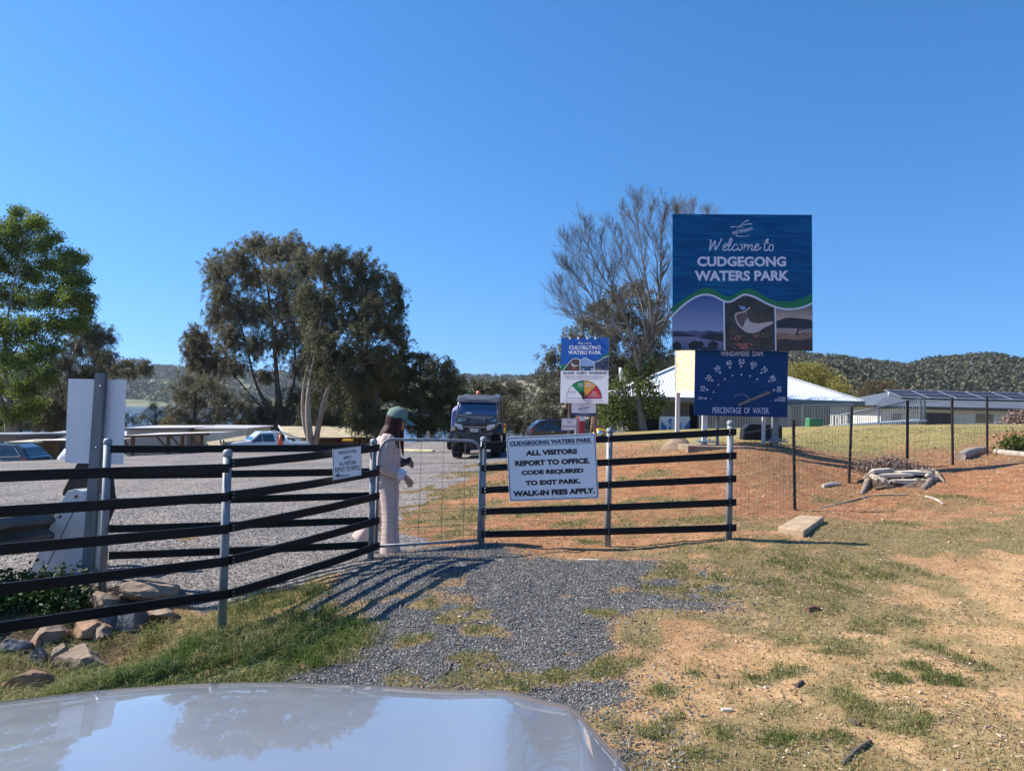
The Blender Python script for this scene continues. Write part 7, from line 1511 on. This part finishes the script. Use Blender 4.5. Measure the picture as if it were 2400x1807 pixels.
# phone held up in the far hand
ph = P(951, 1083, 8.47); o = MB(); M = Matrix.Translation(V3(ph)) @ Matrix.Rotation(R(-24), 4, 'Y') @ Matrix.Rotation(R(18), 4, 'X'); o.box((0, 0, 0), (.15, .012, .078), M=M); q = o.build('phone', mat('phone_blue', (.015, .022, .05), .3), bevel=.006); tag(q, 'dark blue phone in the hand of the visitor in the green cap', 'phone')
# ------------------------------------------------------------------ rocks, stump, logs and other single things on the ground
def rock(u0, u1, v0, v1, label, m, seed, flat=.55, Y=None, group='rocks in the ditch', name='rock', rot=0):
    g = G((u0+u1)/2, v1-(v1-v0)*.15); Yg = g[1] if Y is None else Y; k = Yg/F; w = (u1-u0)*k/2; h = (v1-v0)*k*.62
    bm = bmesh.new(); bmesh.ops.create_icosphere(bm, subdivisions=4, radius=1); r_ = np.random.default_rng(seed); pl = r_.normal(size=(14, 3)); pl /= np.linalg.norm(pl, axis=1)[:, None]; off = r_.uniform(.42, .82, 14)
    for v in bm.verts:
        p = np.array(v.co)
        for q, d in zip(pl, off):
            e = p @ q-d
            if e > 0: p = p-q*e*.97
        p *= 1+.16*(fbm(np.array([p[0]*2.5+seed]), np.array([p[1]*2.5+p[2]*3.1]), 1.6, 4, seed)[0]-.5)
        v.co = Vector((p[0]*w*1.25, p[1]*w*.95, p[2]*h*1.15))
    me = bpy.data.meshes.new(name); bm.to_mesh(me); bm.free(); o = link(name, me, None, m); o.location = (g[0]*(Yg/g[1]), Yg, g[2]+h*.30); o.rotation_euler = (r_.uniform(-.15, .15), r_.uniform(-.15, .15), rot or r_.uniform(-.5, .5))
    return tag(o, label, 'rock', group)
rk_t = mat('rock_tan', (.33, .24, .17), .9, color2=(.13, .095, .07), scale=4, bump=1.0, bscale=14); rk_g = mat('rock_grey', (.22, .21, .22), .9, color2=(.09, .09, .10), scale=5, bump=.8, bscale=14); rk_o = mat('rock_orange', (.42, .25, .15), .9, color2=(.2, .12, .08), scale=4, bump=.6, bscale=12)
for i, a in enumerate([(5, 115, 1572, 1630, 'flat orange slab of rock lying in the grass at the bottom corner', rk_o), (66, 126, 1511, 1565, 'upright grey-brown stone between the long tan slab and the corner slab', rk_g), (108, 170, 1514, 1572, 'narrow leaning tan stone beside the long flat tan slab', rk_t), (134, 250, 1506, 1578, 'long flat tan slab in the grass below the lowest rail', rk_t),
        (80, 168, 1456, 1505, 'broad brown boulder under the lowest rail near the picture edge', rk_t), (172, 250, 1442, 1494, 'orange-brown boulder under the lowest rail, between two dark ones', rk_o), (208, 264, 1466, 1502, 'small mossy brown stone tucked under the orange-brown boulder', rk_t), (226, 284, 1432, 1484, 'dark shaded boulder touching the slate-grey one', rk_g), (270, 345, 1426, 1490, 'slate-grey angular boulder standing in the ditch', rk_g), (338, 414, 1416, 1456, 'low brown rock at the upper end of the row, beside long grass', rk_t),
        (203, 296, 1388, 1428, 'tan rock just above the lowest rail, at the foot of the second post', rk_t), (248, 395, 1356, 1408, 'wide flat tan rock ledge behind the rails beside the gravel', rk_t), (68, 100, 1497, 1522, 'small red-brown stone above the grey-brown upright stone', rk_o), (10, 70, 1490, 1535, 'dark grey boulder in the shade at the picture edge', rk_g)]): rock(*a, seed=20+i)
# ivy in the ditch
iv = thing('ivy', 'glossy dark green ivy mound at the foot of the white boom stand', 'plant', G(80, 1425)); V_ = []
cs = np.array([G(u, v) for u in range(-30, 190, 9) for v in (1392, 1404, 1416, 1430, 1444)]); cs = cs[rng.random(len(cs)) < .85]; c = np.repeat(cs, 26, 0)+rng.normal(size=(len(cs)*26, 3))*np.array([.07, .07, .06])+np.array([0, 0, .10]); d = rng.normal(size=c.shape); d[:, 2] = np.abs(d[:, 2])*.5; d /= np.linalg.norm(d, axis=1)[:, None]
v, f = leaf_quads(c, d, rng.uniform(.03, .06, len(c)), rng.uniform(.025, .045, len(c))); mesh_np('foliage', v, f, leafmat('ivy_leaf', (.010, .022, .006), (.05, .10, .025), .12, .6), iv, {'tint': np.repeat(rng.random(len(c)), 4)}, world=True)
# concrete paver
cs = [G(1823, 1252), G(1884, 1262), G(1931, 1226), G(1874, 1222)]; o = MB(); z = max(p[2] for p in cs)+.0; top = [Vector((p[0], p[1], p[2]*.5+z*.5+.065)) for p in cs]; bot = [Vector((p[0], p[1], p[2]-.08)) for p in cs]
o.add(top+bot, [(0, 1, 2, 3), (7, 6, 5, 4), (0, 4, 5, 1), (1, 5, 6, 2), (2, 6, 7, 3), (3, 7, 4, 0)]); q = o.build('paver', mat('paver_tan', (.44, .32, .20), .9, var=.2, scale=6, bump=.3), bevel=.012); tag(q, 'tan concrete paver lying half sunk in the red dirt', 'paver')
# stump
sg = G(2108, 1132); st = thing('tree_stump', 'cut grey tree stump with exposed roots beside the steel picket', 'stump', sg); k = sg[1]/F; wood_g = mat('stump_grey', (.17, .115, .075), .9, color2=(.07, .05, .036), scale=5, bump=.7, bscale=20, stretch=(1, 1, .4)); wood_p = mat('cut_wood', (.62, .55, .45), .85, color2=(.38, .31, .24), scale=4, stretch=(1, 6, 1))
o = MB(); rings = []
for z, s in ((-.12, 1.5), (-.04, 1.28), (.02, 1.08), (.07, .92), (.09, .6), (.07, .2)): rings.append([(sg[0]+.46*s*math.cos(a)*(1+.16*math.sin(3*a+1)+.12*math.sin(7*a)+rnd.uniform(-.12, .12)), sg[1]+.34*s*math.sin(a)*(1+.18*math.sin(4*a)+rnd.uniform(-.1, .1)), sg[2]+z+rnd.uniform(-.035, .035)+.03*math.sin(5*a+1)*s) for a in np.linspace(0, 2*math.pi, 41)[:-1]])
o.loft(rings, smooth=False); o.build('bole', wood_g, st, world=True)
def slabwood(x0, y0, x1, y1, z0, z1, w, h):
    """split piece of the cut face: a tapered, splintered bar lying on the bole"""
    A_ = Vector((sg[0]+x0, sg[1]+y0, sg[2]+z0)); B_ = Vector((sg[0]+x1, sg[1]+y1, sg[2]+z1)); d = (B_-A_).normalized(); n_ = Vector((-d.y, d.x, 0)).normalized(); o = MB(); rr = []
    for t, e in ((0, .25), (.12, .8), (.4, 1), (.75, .85), (.93, .6), (1, .15)):
        p = A_.lerp(B_, t)+n_*rnd.uniform(-.015, .015)+Vector((0, 0, rnd.uniform(-.01, .01))); rr.append([p+n_*(-w*e)+Vector((0, 0, -h*e)), p+n_*(w*e)+Vector((0, 0, -h*e)), p+n_*(w*e)+Vector((0, 0, h*e*.5)), p+n_*(w*e*.2)+Vector((0, 0, h*e)), p+n_*(-w*e)+Vector((0, 0, h*e*.6))])
    o.loft(rr, smooth=False); o.build('split_wood', wood_p, st, world=True)
for a in ((-.42, -.18, .10, -.24, .12, .14, .055, .03), (-.10, -.06, .46, -.14, .16, .15, .08, .035), (-.46, .02, -.05, .04, .15, .19, .06, .04), (-.30, -.28, .30, -.34, .04, .06, .045, .035), (.05, .10, .44, .16, .14, .16, .05, .03), (-.52, -.10, -.30, -.30, .10, .02, .05, .04), (.30, -.20, .54, -.05, .13, .08, .06, .05), (-.20, .12, .12, .20, .18, .15, .06, .03)): slabwood(*a)
for pts, r in (([(2042, 1122), (2032, 1138), (2026, 1150), (2018, 1160)], .055), ([(2175, 1118), (2182, 1128), (2174, 1140), (2162, 1150)], .075), ([(2168, 1114), (2145, 1122), (2122, 1127), (2100, 1132)], .05), ([(2060, 1112), (2045, 1113), (2030, 1120), (2024, 1128)], .045), ([(2120, 1128), (2105, 1134), (2090, 1134), (2070, 1140)], .03), ([(2160, 1108), (2190, 1112), (2205, 1122), (2214, 1130)], .04)):
    pp = [G(u, v)+np.array([0, 0, .07-.025*i]) for i, (u, v) in enumerate(pts)]; o = MB(); cc = catmull(pp, 5); o.tube(cc, [r*(1-.5*i/len(cc))*(1+.18*math.sin(i*2.3+u)) for i in range(len(cc))], 9); o.build('root', mat('root_tan', (.36, .29, .22), .9, color2=(.16, .115, .08), scale=9, bump=.8, bscale=30, stretch=(1, 1, .3)), st, world=True)
def brush(name, label, g, rx, ry, h, n, col_, L=.06, seed=1):
    t = thing(name, label, 'brush', g); r_ = np.random.default_rng(seed); c = np.array(g)+r_.normal(size=(n, 3))*np.array([rx*.45, ry*.45, 0]); e = np.exp(-((c[:, 0]-g[0])/rx)**2-((c[:, 1]-g[1])/ry)**2); c[:, 2] = g[2]+r_.random(n)*h*e+.02; d = r_.normal(size=(n, 3)); d /= np.linalg.norm(d, axis=1)[:, None]
    v, f = leaf_quads(c, d, r_.uniform(.5, 1.3, n)*L, r_.uniform(.3, .6, n)*L); mesh_np('dry_leaves', v, f, col_, t, {'tint': np.repeat(r_.random(n), 4)}, world=True); m = MB()
    for k in range(40):
        a = np.array(g)+r_.normal(size=3)*np.array([rx*.4, ry*.4, 0])+np.array([0, 0, .02]); b2 = a+np.array([r_.normal()*.18, r_.normal()*.18, r_.uniform(.05, 1)*h]); m.tube([a, (a+b2)/2+r_.normal(size=3)*.02, b2], [.006, .005, .003], 4, cap=False)
    m.build('twigs', mat('twig_grey', (.20, .15, .13), .9), t, world=True)
dead = leafmat('dead_leaf', (.12, .075, .06), (.42, .30, .25), .2)
g = G(2125, 1085); brush('brush_pile', 'pinkish pile of dead leaves and twigs heaped behind the stump', np.array([sg[0]+.14, sg[1]+.55, hz(sg[0]+.14, sg[1]+.55)]), .70, .38, .30, 1500, dead, .06)
g = P(2392, 1000, 24); brush('brush_pile', 'small heap of dead brush near the solar-roofed building', np.array([g[0], 24, hz(g[0], 24)]), .6, .4, .5, 900, dead, .11, 5)
def logp(label, pts, r, m_, name='log', Y=None):
    pp = [G(u, v)+np.array([0, 0, r*.6]) for u, v in pts]; o = MB(); n = len(catmull(pp, 5)); o.tube(catmull(pp, 5), [r*(1-.35*abs(i/(n-1)-.4)) for i in range(n)], 9); q = o.build(name, m_); tag(q, label, 'log' if r > .03 else 'stick'); return q
dw = mat('driftwood', (.46, .40, .33), .9, color2=(.24, .19, .15), scale=6, bump=.6, stretch=(.4, 1, 1))
logp('pale weathered log lying between the last two steel pickets', [(2252, 1076), (2280, 1066), (2310, 1062)], .10, dw); logp('crooked pale log beyond the last steel picket in view', [(2334, 1064), (2362, 1070), (2400, 1072), (2420, 1074)], .07, dw)
logp('broken white branch piece on the red dirt before the second picket', [(1928, 1140), (1950, 1138), (1968, 1137)], .03, mat('bone_wood', (.62, .56, .48), .8)); logp('long thin root lying along the red slope below the stump', [(1920, 1190), (1980, 1176), (2050, 1165), (2130, 1162)], .011, dw, 'stick'); logp('pale curved root below the stump', [(2170, 1168), (2195, 1175), (2212, 1187)], .022, dw, 'stick')
stk = mat('stick_dark', (.11, .085, .075), .9, var=.3, scale=12)
logp('long dark straight stick on the sandy ground', [(1975, 1793), (2008, 1766), (2040, 1742)], .011, stk, 'stick'); logp('short dark stick on the sand above the long straight one', [(1990, 1694), (2017, 1697)], .013, stk, 'stick'); logp('flat rust-brown piece of bark in the dry grass', [(1891, 1440), (1908, 1434), (1922, 1436)], .020, mat('bark_rust', (.16, .06, .04), .9), 'bark_chip'); logp('stubby brown twig on the sand between two green tufts', [(1866, 1616), (1881, 1609)], .013, stk, 'stick')
logp('white splinter of wood near the edge of the gravel', [(1690, 1668), (1718, 1672)], .011, mat('bone_wood', (.62, .56, .48), .8), 'stick'); logp('hooked grey twig on the gravel in front of the bonnet', [(1040, 1578), (1050, 1572), (1055, 1562), (1048, 1556)], .010, stk, 'stick'); logp('pale stick lying at the foot of the fence beside the gate', [(1356, 1317), (1408, 1318)], .009, mat('bone_wood', (.62, .56, .48), .8), 'stick')
# green shrub by the logs
bg_ = G(2378, 1062); bs_ = Tree('shrub', 'low dark green weedy shrub beside the crooked pale log', 'shrub', bg_)
for u, v in ((2360, 1045), (2378, 1040), (2395, 1045), (2350, 1056), (2385, 1055), (2405, 1052), (2392, 1030)):
    k = bg_[1]/F; c = P(u, v, bg_[1]+rng.normal()*.15); bs_.clump(c, (.16, .14, .12), bg_, .012, 8, 18, .09, .07, .03, 0, (0, .8), twig=.005)
bs_.done(bark_l, bush_leaf, 'stems', 'foliage')

# ------------------------------------------------------------------ grass, stones and litter: nobody could count them
def scatter(n, y0, y1, pw=1.0, umin=-120, umax=2520):
    """points spread evenly over the picture's ground: log-uniform in distance"""
    Y = np.exp(rng.uniform(math.log(y0), math.log(y1), n)); X = ((rng.uniform(umin, umax, n)-CX)/F)*Y; return X, Y
def blades(x, y, z, h, w, tint, lean, name, label, m_):
    n = len(x); a = rng.uniform(0, 2*math.pi, n); la = rng.uniform(0, 2*math.pi, n); dx, dy = np.cos(a), np.sin(a); L = lean*h
    b = np.stack([x, y, z-.008], 1); s = np.stack([dx, dy, np.zeros(n)], 1)*(w/2)[:, None]; ld = np.stack([np.cos(la), np.sin(la), np.zeros(n)], 1)
    m1 = b+ld*(L*.30)[:, None]+np.array([0, 0, 1])*(h*.62)[:, None]; t = b+ld*L[:, None]+np.array([0, 0, 1])*(h*np.clip(1-lean*.35, .3, 1))[:, None]
    v = np.stack([b-s, b+s, m1+s*.8, m1-s*.8, t+s*.15, t-s*.15], 1).reshape(-1, 3); i = np.arange(n)*6
    f = np.concatenate([np.stack([i, i+1, i+2, i+3], 1), np.stack([i+3, i+2, i+4, i+5], 1)])
    o = mesh_np(name, v, f, m_, attrs={'tint': np.repeat(tint, 6)}); tag(o, label, kind='stuff'); return o
grass_m = leafmat('grass_blade', (.06, .115, .016), (.50, .42, .20), .3, .6)
X, Yy = scatter(760000, 2.7, 20); gm, rm, gs, rd, sd, bk, tf, lw, dt = masks(X, Yy)
clump = sstep(.38, .62, fbm(X, Yy, 7, 3, 201)); pr = np.clip(gs*(.20+.75*clump), 0, 1)*(.60+.40*bk+.3*tf) + .07*(1-gm)*(1-rm)*(1-.5*sd)
# keep off the bonnet's own ground and out of solid things
keep = (rng.random(len(X)) < pr) & ~((np.abs(X+.6) < 1.1) & (Yy < 2.2))
X, Yy, gs, bk, tf, lw, sd, rd, clump = (q[keep] for q in (X, Yy, gs, bk, tf, lw, sd, rd, clump)); Z = height(X, Yy); n = len(X)
long_ = bk*sstep(.42, .6, fbm(X, Yy, 2.6, 3, 211)+.05)
h = (.012+.030*rng.random(n))*(1+.5*tf)+.05*bk*rng.random(n)+long_*rng.uniform(.02, .10, n)+.012*lw
w = np.maximum(.0024+.0024*rng.random(n), Yy*.0006)*(1+.7*bk*rng.random(n))
dry = np.clip(.50+.40*(fbm(X, Yy, 1.6, 4, 221)-.5)*3-.42*tf-.34*bk+.14*lw+.12*rd+rng.normal(size=n)*.27, 0, 1)
blades(X, Yy, Z, h, w, dry, rng.uniform(.2, 1.5, n), 'grass', 'patchy short grass and long bank grass', grass_m)
print('blades', n)
def stones(x, y, z, r, tint, name, label, m_):
    n = len(x); base = np.array([[1, 0, 0], [0, 1, 0], [-1, 0, 0], [0, -1, 0], [0, 0, .8], [0, 0, -.8]]); f0 = np.array([[0, 1, 4], [1, 2, 4], [2, 3, 4], [3, 0, 4], [1, 0, 5], [2, 1, 5], [3, 2, 5], [0, 3, 5]])
    j = base[None]*rng.uniform(.6, 1.25, (n, 6, 1)); a = rng.uniform(0, 6.28, n); ca, sa = np.cos(a), np.sin(a); t = rng.normal(size=n)*.4; ct, st_ = np.cos(t), np.sin(t)
    v = j*r[:, None, None]; vx = v[..., 0]*ca[:, None]-v[..., 1]*sa[:, None]; vy = v[..., 0]*sa[:, None]+v[..., 1]*ca[:, None]; vz = v[..., 2]*ct[:, None]+vx*st_[:, None]
    V_ = np.stack([vx+x[:, None], vy+y[:, None], vz+(z+r*.25)[:, None]], 2).reshape(-1, 3); Fc = (f0[None]+(np.arange(n)*6)[:, None, None]).reshape(-1, 3)
    o = mesh_np(name, V_, Fc, m_, attrs={'tint': np.repeat(tint, 6)}); tag(o, label, kind='stuff'); return o
def stone_mat(name, stops):
    m = bpy.data.materials.new(name); m.use_nodes = True; nt = m.node_tree; b = nt.nodes['Principled BSDF']; at = nt.nodes.new('ShaderNodeAttribute'); at.attribute_name = 'tint'; rp = nt.nodes.new('ShaderNodeValToRGB'); e = rp.color_ramp.elements
    while len(e) < len(stops): e.new(.5)
    for k, (p, c) in enumerate(stops): e[k].position = p; e[k].color = (*c, 1)
    nt.links.new(at.outputs['Fac'], rp.inputs[0]); nt.links.new(rp.outputs[0], b.inputs['Base Color']); b.inputs['Roughness'].default_value = .85; return m
X, Yy = scatter(560000, 2.6, 13); mk = masks(X, Yy); pr = np.maximum.reduce([mk[0]*.55, mk[1]*.22*sstep(14, 8, Yy), .20*sstep(-1.3, 0, poly_sd(X, Yy, PATH))**2*sstep(.4, .6, fbm(X, Yy, 3.1, 3, 77))*(1-mk[5])]); keep = rng.random(len(X)) < pr; X, Yy = X[keep], Yy[keep]; n = len(X)
stones(X, Yy, height(X, Yy), rng.uniform(.005, .0105, n)*np.maximum(1, Yy/8), rng.random(n), 'gravel', 'blue-grey crushed gravel of the path and the car park edge', stone_mat('gravel_stone', [(0, (.05, .049, .05)), (.5, (.125, .122, .124)), (.88, (.21, .206, .203)), (1, (.46, .44, .41))]))
print('stones', n)
X, Yy = scatter(110000, 2.6, 22); mk = masks(X, Yy); keep = rng.random(len(X)) < (.35+.5*mk[3])*(1-mk[0])*(1-mk[1])*(1-.6*mk[2])*.8; X, Yy = X[keep], Yy[keep]; n = len(X)
stones(X, Yy, height(X, Yy), rng.uniform(.003, .009, n)*np.maximum(1, Yy/8)*(1+1.6*(rng.random(n) > .975)), rng.random(n), 'pebbles', 'small pebbles and clods in the dirt', stone_mat('dirt_pebble', [(0, (.16, .09, .05)), (.4, (.33, .19, .11)), (.75, (.46, .30, .18)), (1, (.56, .45, .34))]))
X, Yy = scatter(80000, 2.6, 20); mk = masks(X, Yy); keep = rng.random(len(X)) < (.25+.6*sstep(.5, .65, fbm(X, Yy, 1.3, 3, 231))+.5*mk[3])*(1-.75*mk[0])*(1-.85*mk[1]); X, Yy = X[keep], Yy[keep]; n = len(X)
d = rng.normal(size=(n, 3)); d[:, 2] *= .22; d /= np.linalg.norm(d, axis=1)[:, None]; v, f = leaf_quads(np.stack([X, Yy, height(X, Yy)+.008], 1), d, rng.uniform(.015, .055, n), rng.uniform(.003, .010, n)*np.maximum(1, Yy/9))
tag(mesh_np('leaf_litter', v, f, leafmat('litter', (.12, .075, .045), (.55, .44, .30), .1), attrs={'tint': np.repeat(rng.random(n), 4)}), 'dry gum leaves, straw and bark chips scattered over the ground', kind='stuff')
# ------------------------------------------------------------------ clear-day haze between us and the far hills
hzm = bpy.data.materials.new('haze'); hzm.use_nodes = True; nt = hzm.node_tree; nt.nodes.remove(nt.nodes['Principled BSDF'])
pv = nt.nodes.new('ShaderNodeVolumePrincipled'); pv.inputs['Color'].default_value = (.80, .88, 1.0, 1); pv.inputs['Density'].default_value = .00009; pv.inputs['Anisotropy'].default_value = .25
nt.links.new(pv.outputs[0], nt.nodes['Material Output'].inputs['Volume'])
zlo = float(gv[:, 2].min())-1; o = MB(); o.box((0, 1000, (zlo+160)/2), (6400, 4700, 160-zlo)); q = o.build('haze', hzm); tag(q, 'thin blue haze over the lake and hills', kind='stuff')
